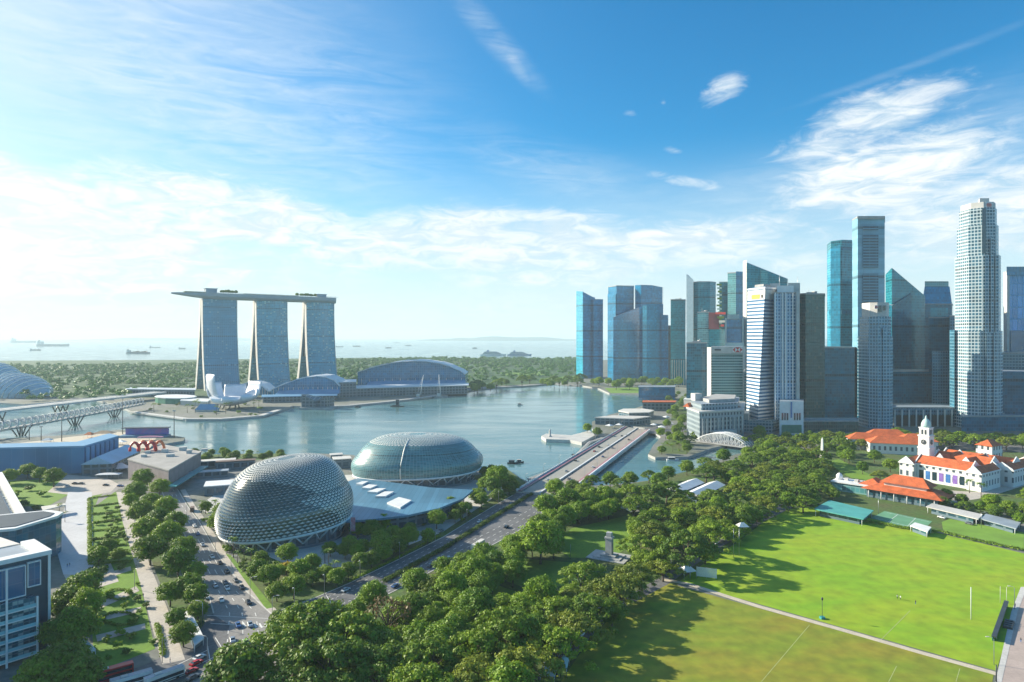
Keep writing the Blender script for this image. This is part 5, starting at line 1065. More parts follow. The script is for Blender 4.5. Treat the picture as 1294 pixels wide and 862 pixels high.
def emblem(root, px, py, y, s):
    x, z = WX(px, y), ZZ(py, y); o = MB(); o.obox((x, y + .5), 2.3 * s, .5, z - 1.15 * s, z + 1.15 * s); b = o.build('sign_board', M_['white'], root)
    mb = MB()
    for k in (-.66, -.22, .22, .66): mb.obox((x + k * s, y + .15), .22 * s, .2, z - .8 * s, z + .8 * s)
    mb.obox((x, y + .1), 1.9 * s, .2, z - .14 * s, z + .14 * s); mb.build('emblem', M_['red'], b)
emblem(root, 1250, 259, Y + 6.2, 3.4)
Y = 790; root = thing('office_tower', 'shorter stepped octagonal tower with small red emblems before the grey slab', 'tower', (*P(1106, Y + 20), 0))
gd = F_['grid']
stack(root, [(octa(1085, 1127.5, Y, 40, .25), 0, ZZ(425, Y), gd), (octa(1087, 1126, Y + 1.5, 36, .28), ZZ(425, Y), ZZ(400, Y), gd), (octa(1090, 1123, Y + 3, 30, .25), ZZ(400, Y), ZZ(382, Y), M_['lightconc'])])
addvol(root, 'crown_louvre', [(1110, Y + 2), (1114, Y + 2), (1114, Y + 2.8), (1110, Y + 2.8)], 386, M_['darkglass'], base=ZZ(394, Y)); addvol(root, 'crown_louvre', [(1116, Y + 2), (1119.5, Y + 2), (1119.5, Y + 2.8), (1116, Y + 2.8)], 386, M_['darkglass'], base=ZZ(392, Y))
addvol(root, 'projecting_bay', [(1109, Y - 1.5), (1113, Y - 1.5), (1113, Y + 4), (1109, Y + 4)], 410, gd); addvol(root, 'projecting_bay', [(1116, Y - 1.5), (1121, Y - 1.5), (1121, Y + 4), (1116, Y + 4)], 414, gd); emblem(root, 1107.5, 388, Y + 2, 1.9)
# -- dark triangular tower and tapered tower
root = tower('dark teal glass tower with sharp triangular sloping top', [(1119, 985), (1127, 955), (1169, 975), (1170, 1020), (1122, 1030)], [347, 338.5, 374, 376, 350], F_['teal'], roofbox=False)
addvol(root, 'dark_lower_face', [(1119, 976), (1127, 952), (1152, 963.5), (1152, 966), (1120, 980)], [383, 386, 371, 371, 383], F_['dark'], base=515 and [512, 512, 512, 512, 512])
root = tower('tapered dark blue glass tower with green lit crown band', [(1165, 985), (1203, 985), (1204, 1030), (1167, 1030)], 385, F_['dark'], roofbox=False)
mb = MB(); a = [(*P(x, y), ZZ(385, 985)) for x, y in ((1165, 985), (1203, 985), (1204, 1030), (1167, 1030))]; b = [(*P(x, y), ZZ(362, 985)) for x, y in ((1168.5, 988), (1200, 988), (1200, 1025), (1170, 1025))]; mb.loft([a, b], 0); mb.build('tapered_top', F_['deepblue'], root)
addvol(root, 'crown_band', [(1168.6, 987), (1198.5, 987), (1199, 1020), (1170, 1020)], 355.5, F_['tealpale'], base=ZZ(362, 987) + .02)
root = tower('dark stepped glass block in front of the tapered tower', [(1174, 900), (1200, 900), (1205, 910), (1206, 950), (1175, 950)], 402, F_['dark'], roofbox=False); addvol(root, 'upper_step', [(1176, 903), (1198, 903), (1198, 940), (1177, 940)], 389, F_['teal'], base=ZZ(402, 900) + .02); addvol(root, 'grey_wing', [(1178, 880), (1201, 880), (1201, 898), (1179, 898)], 444, F_['gridd'])
root = tower('blue tower with large square window panels at the right edge', [(1268, 955), (1273, 940), (1330, 940), (1330, 990), (1270, 990)], 344, F_['panels']); addvol(root, 'crown_band', [(1272, 937.5), (1331, 937.5), (1331, 939.5), (1272, 939.5)], 337, F_['deepblue'], base=ZZ(348, 937)); addvol(root, 'side_strip', [(1268, 953), (1272.5, 938), (1276, 938), (1276, 939.6), (1269, 956)], 344, M_['lightconc']); addvol(root, 'mid_band', [(1277, 937), (1331, 937), (1331, 939), (1277, 939)], 418, M_['blueglass'], base=ZZ(448, 937))
r = tower('grey-brown office block at the right edge below the blue panel tower', [(1267, 850), (1310, 840), (1330, 900), (1270, 900)], 447, F_['office']); addvol(r, 'lower_front', [(1266, 800), (1300, 796), (1300, 838), (1267, 845)], 470, F_['dark'])
r = tower('long podium on columns linking the two stepped octagonal towers', [(1127, 812), (1206, 812), (1207, 850), (1128, 850)], 516, F_['gridd'], base=14, roofbox=False, name='podium_block', cat='podium')
for i in range(9): addvol(r, 'column', [(1130 + i * 9, 809), (1132 + i * 9, 809), (1132 + i * 9, 811.7), (1130 + i * 9, 811.7)], 518, M_['lightconc'])
MB().prism(poly([(1130, 820), (1204, 820), (1204, 846), (1130, 846)]), 0, 13.9).build('glass_lobby', M_['darkglass'], r)
# fillers deep in the district that show between the towers
for i, (b, t, f, lab) in enumerate((([(1040, 900), (1080, 900), (1080, 950), (1041, 950)], 440, 'dark', 'dark low glass block between the bronze slab and grey slab'), ([(1118, 900), (1180, 905), (1180, 940), (1120, 940)], 470, 'dark', 'dark glass block at the foot of the triangular tower'),
        ([(940, 900), (980, 900), (980, 960), (942, 960)], 470, 'office', 'grey office block showing behind the white banded tower'), ([(1200, 870), (1215, 870), (1215, 920), (1201, 920)], 400, 'gridd', 'grey grid block tucked behind the tallest white octagonal tower'),
        ([(905, 1330), (920, 1330), (920, 1380), (906, 1380)], 400, 'teal', 'teal block filling the gap behind the zigzag balcony tower'), ([(1010, 1000), (1048, 1000), (1048, 1050), (1012, 1050)], 455, 'office', 'old grey offices behind the bronze slab'))): tower(lab, b, t, F_[f], roofbox=False)
r = tower('low dark terrace of offices under trees at the far right', [(1215, 770), (1330, 775), (1340, 800), (1215, 800)], 527, F_['dark'], name='terrace_offices', cat='building', roofbox=False)
r = tower('low dim shophouse row at the foot of the bronze slab', [(1016, 765), (1085, 765), (1085, 790), (1017, 790)], 533, F_['bronze'], name='shophouse_row', cat='building', roofbox=False)
# ---- old stone hotel by the river
F_['classic'] = facade('classical_wall', (.03, .06, .09), (.27, .33, .36), 5, 4.2, .42, .55, .3, 1.45, .4)
c = Vector(P(905, 745)); root = thing('grand_hotel', 'old grey stone hotel with stepped roof and colonnade by the river', 'hotel', (c.x, c.y, 0))
w = poly([(868, 735), (884, 690), (939, 712), (941, 790), (900, 810)]); MB().prism(w, 0, 31, 0, 1).build('wall', [F_['classic'], M_['stone']], root)
MB().prism([(c.x + (x - c.x) * 1.03, c.y + (y - c.y) * 1.03) for x, y in w], 31.02, 32.6, 0, 0, True).build('cornice', M_['lightconc'], root)
MB().prism([(c.x + (x - c.x) * .84, c.y + (y - c.y) * .84 + 3) for x, y in w], 32.62, 39, 0, 1).build('attic', [F_['classic'], M_['roofgrey']], root); MB().prism([(c.x + (x - c.x) * .6 + 4, c.y + (y - c.y) * .6 + 4) for x, y in w], 39.02, 42.5, 0).build('roof_block', M_['concrete'], root)
MB().obox((WX(880, 745), 745), 9, 9, 39, 47, .3).build('stair_tower', M_['lightconc'], root); mb = MB(); mb.hip((WX(871, 738), 740), 16, 8, 32.7, 4, .9, 8); mb.build('orange_roof', M_['redroof'], root); mb = MB(); mb.hip((WX(918, 728), 730), 34, 10, 32.7, 4, .3, 20); mb.build('brown_roof', M_['brown'], root)
a, b = Vector(w[1]), Vector(w[2]); dn = (b - a).normalized()
for i in range(11): q = a.lerp(b, (i + .5) / 11) + Vector((dn.y, -dn.x)) * 1.6; MB().lathe(q, [(.9, 6), (.75, 15), (.7, 24), (1.0, 25)], 8).build('column', M_['lightconc'], root)
q = a.lerp(b, .5) + Vector((dn.y, -dn.x)) * 4; MB().obox(q, 30, 6, 0, 12, atan2(dn.y, dn.x)).build('porch', M_['stone'], root)
for i, (px, py) in enumerate(((776, 530), (786, 527), (800, 524), (812, 521), (826, 540), (836, 543), (846, 538), (842, 530), (770, 541), (782, 540))):
    q = G(px, py); rt = thing('terrace_umbrella', 'white terrace umbrella on the quay by the bridge end, %s from the left' % ORD1[sorted((776, 786, 800, 812, 826, 836, 846, 842, 770, 782)).index(px)], 'umbrella', (q.x, q.y, 0), 0, 'terrace umbrellas on the quay'); MB().hip(q, 8, 8, 3.2, 1.8, .3 * i, .4).build('canopy', M_['white'], rt); MB().tube([(q.x, q.y, 0), (q.x, q.y, 3.3)], .12, 5).build('pole', M_['steel'], rt)
# white stepped riverside blocks
podium('low red roofed river pier hall left of the old stone hotel', [(812, 985), (853, 985), (854, 1005), (813, 1005)], 12, F_['podium'], M_['redroof'], 'pier_hall', 'hall'); podium('blue-grey barrel roofed hall behind the red roofed pier hall', [(807, 1150), (853, 1150), (853, 1180), (808, 1180)], 22, F_['deepblue'], M_['roofgrey'], 'pier_hall', 'hall')
podium('pale round roofed restaurant block on the quay beside the bridge', [(782, 905), (795, 880), (820, 885), (826, 910), (812, 930), (788, 928)], 8, F_['podium'], M_['offwhite'], 'quay_restaurant', 'restaurant'); podium('long low glass restaurant block with pale roof by the bridge end', [(752, 830), (800, 815), (822, 840), (775, 850)], 8, F_['podium'], M_['lightconc'], 'quay_restaurant', 'restaurant')
podium('white tiered terrace building under the dark glass block', [(864, 1000), (886, 985), (888, 1020), (866, 1020)], 15, M_['offwhite'], M_['white'], 'terrace_building', 'building')
q = G(712, 556); rt = thing('river_pier', 'white fan shaped viewing pier reaching into the bay', 'pier', q); MB().prism([tuple(G(x, y)[:2]) for x, y in ((684, 552), (690, 549), (722, 551), (745, 545), (752, 551), (735, 560), (720, 557), (690, 556))], -3, .9, 0).build('deck', M_['lightconc'], rt)
mb = MB(); [mb.tube([(*G(x, y)[:2], .9), (*G(x, y)[:2], 2.2)], .12, 4) for x, y in ((685, 552), (695, 550), (705, 551), (715, 552), (700, 556), (712, 557))]; mb.build('railing', M_['steel'], rt)
q = G(695, 553); rt = thing('statue_stand_in', 'dark slim pillar with pale base standing on the viewing pier', 'pillar', (q.x, q.y, .9)); MB().lathe(q, [(2.2, .9), (2.0, 2), (1.1, 2.4), (1.3, 6), (.9, 8.5), (.3, 9.2)], 10).build('shaft', M_['stone'], rt)  # plain pillar put here in place of a statue
# ---- white arched truss bridge
rt = thing('truss_bridge', 'white arched steel truss bridge over the narrow river by the hotel', 'bridge', (*G(915, 562)[:2], 0)); a, b = G(884, 556, 2), G(948, 564, 2); d = (b - a); n = Vector((-d.y, d.x, 0)).normalized() * 7
MB().prism([tuple((a + n)[:2]), tuple((a - n)[:2]), tuple((b - n)[:2]), tuple((b + n)[:2])], .6, 2, 0, 0, True).build('deck', M_['concrete'], rt)
for s in (-1, -.33, .33, 1):
    mb = MB(); up = [a + d * (k / 14) + n * s + Vector((0, 0, 1 + 9.5 * sin(pi * k / 14) ** .8)) for k in range(15)]; mb.tube([tuple(p) for p in up], .5, 5)
    for k in range(1, 14): p = a + d * (k / 14) + n * s; mb.bar(tuple(p), tuple(up[k]), .22); mb.bar(tuple(p), tuple(up[k + 1]), .18)
    mb.build('arch_truss', M_['white'], rt)
mb = MB()
for k in range(3, 12): p = a + d * (k / 14) + Vector((0, 0, 1 + 9.5 * sin(pi * k / 14) ** .8)); mb.bar(tuple(p + n), tuple(p - n), .3)
mb.build('cross_beam', M_['white'], rt)
# ================================================================== clock tower building, club house, monuments, offices
F_['whitewall'] = facade('white_classical_wall', (.07, .10, .13), (.70, .70, .68), 7.2, 4.6, .46, .58, .3, 1.45, .4)
C0 = Vector((338, 472)); e1 = Vector((-.54, .842)); e2 = Vector((.842, .54)); rz1 = atan2(e1.y, e1.x)
def L2(a, b): q = C0 + e1 * a + e2 * b; return (q.x, q.y)
root = thing('civic_hall', 'white colonial hall with orange tiled roofs beneath a white clock tower', 'hall', (*L2(30, 30), 0))
def wing(a0, a1, b0, b1, ze, h, along=True, name='wall'):
    w = [L2(a0, b0), L2(a1, b0), L2(a1, b1), L2(a0, b1)]; MB().prism(w, 0, ze, 0, 1).build(name, [F_['whitewall'], M_['white']], root)
    MB().prism([L2(a0 - .7, b0 - .7), L2(a1 + .7, b0 - .7), L2(a1 + .7, b1 + .7), L2(a0 - .7, b1 + .7)], ze + .01, ze + .8, 0, 0, True).build('cornice', M_['white'], root)
    mb = MB(); z = ze + .82
    if along: m2 = (b0 + b1) / 2; A = [(*L2(a0, b0), z), (*L2(a0, m2), z + h), (*L2(a0, b1), z)]; B = [(*L2(a1, b0), z), (*L2(a1, m2), z + h), (*L2(a1, b1), z)]
    else: m2 = (a0 + a1) / 2; A = [(*L2(a0, b0), z), (*L2(m2, b0), z + h), (*L2(a1, b0), z)]; B = [(*L2(a0, b1), z), (*L2(m2, b1), z + h), (*L2(a1, b1), z)]
    mb.loft([A, B], 0); mb.build('roof', M_['redroof'], root)
    for R, sg in ((A, -1), (B, 1)):
        d = e1 if along else e2; o = d * sg * .02; q = d * sg * .7; T = Vector((0, 0, 1.0))
        f = [(p[0] + o.x, p[1] + o.y, p[2] + (1.2 if i == 1 else .7)) for i, p in enumerate(R)]; g = [(p[0] + q.x, p[1] + q.y, p[2]) for p in f]
        base = [(p[0] + o.x, p[1] + o.y, z - .5) for p in (R[0], R[2])]; base2 = [(p[0] + q.x, p[1] + q.y, z - .5) for p in (R[0], R[2])]
        MB().loft([[base[0], f[0], f[1], f[2], base[1]], [base2[0], g[0], g[1], g[2], base2[1]]], 0).build('gable', M_['white'], root)
wing(7, 44, 0, 18, 12.5, 5.5); wing(-2, 7.5, -3, 28, 12.5, 4, False); wing(43.5, 54, -4, 20, 12.5, 4, False); wing(4, 42, 24, 42, 14, 5.5); wing(-2, 46, 46, 64, 13, 5); wing(12, 19, 16, 48, 15, 4, False); wing(30, 37, 16, 48, 15, 4, False); wing(-8, 6, 34, 74, 12, 4, False)
for i in range(7):
    a = 10 + i * 4.7; w = [L2(a, -.12), L2(a + 3.2, -.12), L2(a + 3.2, .06), L2(a, .06)]; wd = MB().prism(w, 2.2, 8.6, 0, 0, True).build('window', [M_['darkglass'], M_['purple'], M_['blue'], M_['purple'], M_['darkglass'], M_['blue'], M_['darkglass']][i], root)
    MB().prism([L2(a - .35, -.10), L2(a + 3.55, -.10), L2(a + 3.55, .08), L2(a - .35, .08)], 1.6, 2.18, 0, 0, True).build('sill', M_['white'], root)
tq = L2(47, 23); mb = MB()
def sq(c, w): return [(c[0] + (x * e1.x + y * e2.x) * w / 2, c[1] + (x * e1.y + y * e2.y) * w / 2) for x, y in ((-1, -1), (1, -1), (1, 1), (-1, 1))]
tr = 'clock_tower'; MB().prism(sq(tq, 8.6), 0, 22.5, 0).build('tower_shaft', M_['white'], root)
for z, w, h in ((22.51, 9.4, 1.0), (23.52, 8.0, 8.5), (32.03, 9, .9), (32.94, 7.2, 5.5), (38.45, 8.0, .7)): MB().prism(sq(tq, w), z, z + h, 0, 0, True).build('tower_stage', M_['white'], root)
MB().lathe(tq, [(3.5, 39.16), (3.6, 40.5), (3.3, 42.5), (2.5, 44.3), (1.5, 45.5), (.8, 46), (.7, 47.3), (.1, 48.8)], 14).build('dome', plain('pale_copper', (.40, .58, .55), .5, .1, .3), root)
for d, e in ((-e2, e1), (-e1, e2), (e1, e2)):
    c = Vector((*tq, 27.6)) + Vector((d.x, d.y, 0)) * 4.02; u = Vector((e.x, e.y, 0)); ring = [c + u * 2.0 * cos(t * pi / 10) + Vector((0, 0, 2.0 * sin(t * pi / 10))) for t in range(20)]; o = Vector((d.x, d.y, 0)) * .25
    cf = MB().loft([[tuple(p) for p in ring], [tuple(p + o) for p in ring]], 0).build('clock_face', M_['darkmetal'], root); mb = MB(); c2 = c + o * 1.2
    mb.bar(tuple(c2), tuple(c2 + Vector((0, 0, 1.7))), .14); mb.bar(tuple(c2), tuple(c2 + u * 1.1), .14); mb.build('clock_hand', M_['white'], cf)
    for s in (-2.2, 2.2): q = Vector((*tq, 0)) + Vector((d.x, d.y, 0)) * 3.62 + u * s * .55; MB().obox(q, 1.3, .3, 33.6, 37.4, atan2(e.y, e.x)).build('belfry_opening', M_['darkmetal'], root)
# museum wing behind
root = thing('museum_block', 'long cream building with red-orange hipped roofs behind the clock tower', 'museum', (*P(1118, 640), 0)); ang = -.30
for x, y, w, d, h in ((1098, 652, 38, 16, 10), (1132, 628, 48, 18, 10), (1120, 662, 36, 15, 12), (1158, 638, 32, 18, 11)):
    q = P(x, y); MB().obox(q, w, d, 0, h, ang).build('wall', F_['whitewall'], root); mb = MB(); mb.hip(q, w + 2, d + 2, h + .02, 6, ang); mb.build('roof', M_['redroof'], root)
root = thing('pavilion_house', 'small white house with hipped orange roof at the far right behind the hall', 'house', (*P(1250, 590), 0)); MB().obox(P(1250, 590), 18, 13, 0, 14, .5).build('wall', F_['whitewall'], root); MB().hip(P(1250, 590), 20, 15, 14.02, 5, .5).build('roof', M_['redroof'], root)
# club house
root = thing('club_house', 'low club house with layered orange-red hipped roofs beside the green courts', 'club house', (*P(1147, 450), 0)); ang = -.86; c = Vector(P(1147, 448)); u = Vector((cos(ang), sin(ang))); n = Vector((-sin(ang), cos(ang)))
MB().obox(c, 44, 24, 0, 6, ang).build('wall', F_['podium'], root); MB().hip(c, 50, 30, 6.02, 4.5, ang, 26).build('roof', M_['redroof'], root); MB().obox(c + n * 1, 26, 13, 8.4, 11, ang).build('upper_wall', M_['offwhite'], root); MB().hip(c + n * 1, 31, 17, 11.02, 5, ang, 18).build('roof', M_['redroof'], root); MB().hip(c - u * 22 + n * 2, 17, 19, 6.05, 5.2, ang + pi / 2, 6).build('roof', M_['redroof'], root)
for k in (-20, -12, -4, 4, 12, 20): MB().lathe(c + u * k - n * 13.5, [(.35, 0), (.3, 6)], 6).build('column', M_['white'], root)
c2 = Vector(P(1088, 470)); root = thing('club_annex', 'white and green club annex with flat roof and rooftop vents left of the orange roofs', 'building', (*c2, 0)); MB().obox(c2, 34, 15, 0, 6, -.75).build('wall', F_['tealpale'], root); MB().obox(c2, 36, 17, 6.02, 6.8, -.75).build('roof', M_['white'], root)
for k in (-10, -3, 5, 11): MB().obox(c2 + u * k, 2.5, 2.2, 6.82, 8.6, -.75).build('roof_vent', M_['lightconc'], root)
MB().lathe(c2 - u * 15, [(2.2, 6.82), (2.3, 9.5), (1.2, 11), (.2, 11.6)], 10).build('turret', M_['white'], root)
def flatroof(name, label, px, zt, mat, cat, th=.5, posts=True):
    w = [tuple(G(x, y, zt)[:2]) for x, y in px]; cx, cyy = sum(p[0] for p in w) / len(w), sum(p[1] for p in w) / len(w); root = thing(name, label, cat, (cx, cyy, 0)); MB().prism(w, zt - th, zt, 0, 0, True).build('roof', mat, root)
    if posts:
        for x, y in w: x, y = cx + (x - cx) * .93, cyy + (y - cyy) * .93; MB().tube([(x, y, 0), (x, y, zt - th)], .18, 5).build('post', M_['white'], root)
        MB().prism([(cx + (x - cx) * .8, cyy + (y - cyy) * .8) for x, y in w], 0, zt - th - .3, 0).build('wall', F_['podium'], root)
    return root
flatroof('court_shelter', 'teal roofed court shelter at the left end of the club courts', [(1028, 643), (1048, 632), (1104, 645), (1091, 656)], 4.5, plain('teal_roof_sheet', (.09, .36, .33), .5, .12, .15), 'shelter')
sheet('tennis_court', [(1100, 655), (1118, 646), (1178, 659), (1165, 672)], .12, plain('green_court', (.12, .30, .17), .85, .15, .1)); lines('court_marking', [((1106, 655), (1163, 669)), ((1121, 648), (1175, 660)), ((1135, 650), (1122, 660)), ((1157, 655), (1146, 666))], .25, .14, M_['white'])
flatroof('site_cabin', 'white flat topped cabin at the right end of the green court', [(1150, 664), (1156, 660), (1177, 666), (1172, 672)], 3.4, M_['white'], 'cabin')
flatroof('club_terrace', 'long grey terrace roof behind the green court', [(1170, 640), (1178, 636), (1242, 650), (1236, 656)], 4.0, M_['lightconc'], 'shelter'); flatroof('carport', 'blue-grey flat carport near the right edge of the courts', [(1238, 655), (1246, 649), (1290, 660), (1284, 668)], 3.6, M_['roofgrey'], 'shelter')
def hedge(label, pts, w, h, leafkey='hedge', per=26, leaf=.26, grp=None, name='hedge'):
    rng = random.Random(int(pts[0][0] * 13) % 997); q = gp(pts); c = q[len(q) // 2]; o_ = (c[0], c[1], 0); mb = MB(); cl = []
    for a, b in zip(q, q[1:]):
        a, b = Vector(a), Vector(b); l = (b - a).length; d = (b - a) / l; nn = Vector((-d.y, d.x)); k = max(2, int(l / (w * .38)))
        for i in range(k): p = a.lerp(b, (i + .5) / k) + nn * rng.uniform(-.12, .12) * w; cl.append((p.x, p.y, h * .42, w * rng.uniform(.42, .55), h / w * .95))
    clumps_to(mb, rng, cl, leaf, per); o = mb.build(name, LM[leafkey], off=o_); return tag(o, label, 'hedge', grp)
hedge('long dark clipped hedge along the far edge of the bright playing field', [(1090, 659), (1140, 668), (1190, 674), (1240, 686), (1294, 697)], 2.6, 2.0, 'rain', 22, .4)
hedge('long clipped median hedge between the two lanes leading to the bridge', [(484, 737), (520, 717), (560, 695), (620, 657), (672, 625)], 3.4, 1.9, 'hedge', 24, .38)
hedge('lower flowering hedge on the far side of the bridge road', [(440, 736), (500, 707), (555, 678)], 2.0, 1.2, 'mid', 24, .32)
# memorial garden beds
for i in range(9):
    t = i / 8; y = 630 + 84 * t; x0, x1 = 116 - 4 * t + (2 if i % 2 else 0), 146 + 20 * t
    hedge('clipped hedge strip across the memorial garden, %s from the far end' % ORD1[i], [(x0, y), (x1, y - 4)], 2.2 + .5 * (i % 2), 1.2, 'hedge' if i % 2 else 'mid', 26, .34, 'hedge strips of the memorial garden')
for i, (x, y, r, lab) in enumerate(((152, 783, 18, 'oval clipped hedge ring in the middle of the memorial garden'), (150, 752, 14, 'curved hedge around the small lawn of the memorial garden'))): hedge(lab, [(x + r * 1.15 * cos(k * pi / 8), y + r * .45 * sin(k * pi / 8)) for k in range(17)], 1.6, 1.1, 'rain', 22, .34)
hedge('yellowish clipped hedge along the left side of the memorial garden', [(113, 630), (113, 660), (114, 712)], 2.4, 1.3, 'bright', 26, .34); hedge('clipped hedge along the memorial path near the bottom', [(198, 790), (203, 810), (206, 830)], 2.2, 1.4, 'bright', 26, .34)
flatroof('memorial_shelter', 'low white slab roofed shelter between dark trees beside the avenue', [(229, 776), (240, 770), (258, 806), (246, 815)], 3.2, M_['white'], 'shelter'); flatroof('garden_shelter', 'small white canopy across the memorial garden path', [(100, 806), (104, 803), (121, 820), (117, 824)], 3, M_['white'], 'shelter', .3)
flatroof('bus_stop', 'narrow pale roofed shelter beside the bridge road bend', [(512, 655), (540, 640), (552, 645), (525, 661)], 3.2, M_['offwhite'], 'shelter'); flatroof('park_kiosk', 'small pale kiosk roof among trees by the bright lawn', [(606, 744), (616, 741), (618, 744), (608, 748)], 3, M_['offwhite'], 'kiosk')
# pavilion with two white roofs
root = thing('event_pavilion', 'pair of long white pitched pavilion roofs among the river bank trees', 'pavilion', G(884, 628))
for a, b in (((853, 618), (880, 607)), ((874, 625), (906, 610))): p, q = G(*a, 5), G(*b, 5); gable(root, p[:2], q[:2], 13, 4.2, 2.4, M_['white'])
w = [tuple(G(x, y)[:2]) for x, y in ((856, 628), (880, 636), (908, 622), (884, 616))]; MB().prism(w, 0, 3.7, 0).build('wall', F_['podium'], root)
for i, (x, y) in enumerate(((785, 640), (800, 644), (812, 640))): q = G(x, y, 3); rt = thing('market_umbrella', 'cream cafe umbrella by the river bank path, %s from the left' % ORD1[i], 'umbrella', (q.x, q.y, 0), 0, 'cafe umbrellas by the river'); MB().hip(q, 7, 7, 2.6, 1.4, .3 * i, .3).build('canopy', M_['offwhite'], rt); MB().tube([(q.x, q.y, 0), (q.x, q.y, 2.7)], .1, 5).build('pole', M_['steel'], rt)
# cenotaph, obelisk
q = G(770, 704); root = thing('cenotaph', 'grey stone cenotaph on broad steps in the shaded park clearing', 'monument', q)
for k, (w, z0, z1) in enumerate(((20, 0.07, .4), (14, .41, .8), (8, .81, 1.6))): MB().obox(q, w, w * .7, z0, z1, -.5).build('step', M_['stone'], root)
MB().obox(q, 3.3, 2.8, 1.61, 9.5, -.5).build('shaft', M_['stone'], root); MB().obox(q, 4.0, 3.5, 9.51, 10.3, -.5).build('cornice', M_['stone'], root); MB().obox(q, 2.6, 2.2, 10.31, 12.6, -.5).build('cap', M_['stone'], root)
q = G(1039, 577); root = thing('obelisk', 'slender white obelisk on a stepped base by the small bright lawn', 'monument', q); MB().obox(q, 9, 9, 0, 1.2, .2).build('step', M_['lightconc'], root); MB().obox(q, 4.6, 4.6, 1.21, 4.2, .2).build('pedestal', M_['lightconc'], root)
mb = MB(); mb.lathe(q, [(1.7, 4.21), (1.1, 15.5), (.05, 18)], 4, 0, False); mb.build('shaft', M_['white'], root)
# ---- office block at the left
F_['leftoff'] = facade('office_blue_glass', (.03, .14, .27), (.05, .17, .28), 4.4, 6.0, .05, .06, .08, 1.9, .3, .3, wob=.02)
C1 = Vector((-166, 234)); f1 = Vector((-.63, -.777)); g1_ = Vector((-.777, .63))
def L3(a, b): q = C1 + f1 * a + g1_ * b; return (q.x, q.y)
rb = atan2(f1.y, f1.x)
root = thing('office_block', 'dark glass office block with white roof rims and bright balcony bays, bottom left', 'office', (*L3(20, 15), 0))
MB().prism([L3(0, 0), L3(90, 0), L3(90, 20), L3(0, 20)], 0, 34, 0).build('wall', plain('dark_cladding', (.020, .065, .10), .4, .2, .1), root)
MB().prism([L3(-.8, -1), L3(91, -1), L3(91, 3), L3(-.8, 3)], 34.02, 35.6, 0, 0, True).build('roof_rim', M_['white'], root); MB().prism([L3(-.8, 3.02), L3(3.5, 3.02), L3(3.5, 19), L3(-.8, 19)], 34.02, 35.6, 0, 0, True).build('roof_rim', M_['white'], root); MB().prism([L3(3.6, 3.1), L3(90, 3.1), L3(90, 19), L3(3.6, 19)], 34.03, 34.4).build('roof', M_['roofgrey'], root)
MB().prism([L3(4, 20.1), L3(90, 20.1), L3(90, 46), L3(8, 46)], 0, 33, 0).build('rear_wing', F_['podium'], root); MB().prism([L3(3.4, 20.2), L3(90, 20.2), L3(90, 46.5), L3(7.4, 46.5)], 33.02, 34.6, 0, 0, True).build('rear_roof', plain('pale_roof_deck', (.60, .58, .54), .8, .1, .1), root)
MB().prism([L3(-.6, -.5), L3(.2, -.5), L3(.2, .2), L3(-.6, .2)], 0, 34, 0).build('corner_post', M_['white'], root)
for a0, a1, z0, z1 in ((2.8, 6.2, 24.5, 32.5), (7.2, 40, 22, 32)):
    MB().prism([L3(a0, -1.0), L3(a1, -1.0), L3(a1, -.05), L3(a0, -.05)], z0, z1, 0, 0, True).build('glass_panel', F_['leftoff'], root)
    mb = MB()
    for (p0, p1, y0, y1) in ((a0 - .3, a1 + .3, z0 - .4, z0 - .02), (a0 - .3, a1 + .3, z1 + .02, z1 + .4), (a0 - .3, a0 - .02, z0, z1), (a1 + .02, a1 + .3, z0, z1)): mb.prism([L3(p0, -1.3), L3(p1, -1.3), L3(p1, -.06), L3(p0, -.06)], y0, y1, 0, 0, True)
    mb.build('panel_frame', M_['white'], root)
for k in range(6):
    z = 1.5 + k * 3.3; MB().prism([L3(4.4, -5), L3(60, -5), L3(60, -.1), L3(4.4, -.1)], z, z + .35, 0, 0, True).build('balcony_slab', M_['white'], root); MB().prism([L3(4.5, -4.9), L3(60, -4.9), L3(60, -4.75), L3(4.5, -4.75)], z + .36, z + 1.35, 0, 0, True).build('balustrade', plain('aqua_panel', (.30, .56, .60), .25, .1, .2), root)
    MB().prism([L3(4.8, -3.6), L3(60, -3.6), L3(60, -.1), L3(4.8, -.1)], z + .36, z + 3.28, 0).build('bay_window', facade('bay_glass%d' % k, (.02, .10, .14), (.05, .15, .2), 3.3, 1.6, .08, .14, .08, 1.8, .8, blind=(.3, .42, .42), blindp=.25), root)
MB().prism([L3(4.3, -5.2), L3(4.9, -5.2), L3(4.9, -4.6), L3(4.3, -4.6)], 0, 21.6, 0, 0, True).build('fin', M_['white'], root); MB().prism([L3(13, -5.3), L3(13.6, -5.3), L3(13.6, -4.95), L3(13, -4.95)], 0, 33.5, 0, 0, True).build('fin', M_['white'], root)
w = [(-235, 341), (-233, 334), (-225 - 13, 313), (-262, 303), (-275, 330), (-245, 345)]; root = thing('wedge_building', 'dark glass wedge building with curved white rim beyond the office block', 'building', (-245, 325, 0)); MB().prism(w, 0, 19, 0).build('wall', F_['dark'], root); cx, cyy = -248, 327
MB().prism([(cx + (x - cx) * 1.04, cyy + (y - cyy) * 1.04) for x, y in w], 19.02, 20.2, 0, 0, True).build('roof_rim', M_['white'], root); MB().prism([(cx + (x - cx) * .84, cyy + (y - cyy) * .84) for x, y in w], 20.21, 20.5, 0).build('roof', M_['darkmetal'], root)
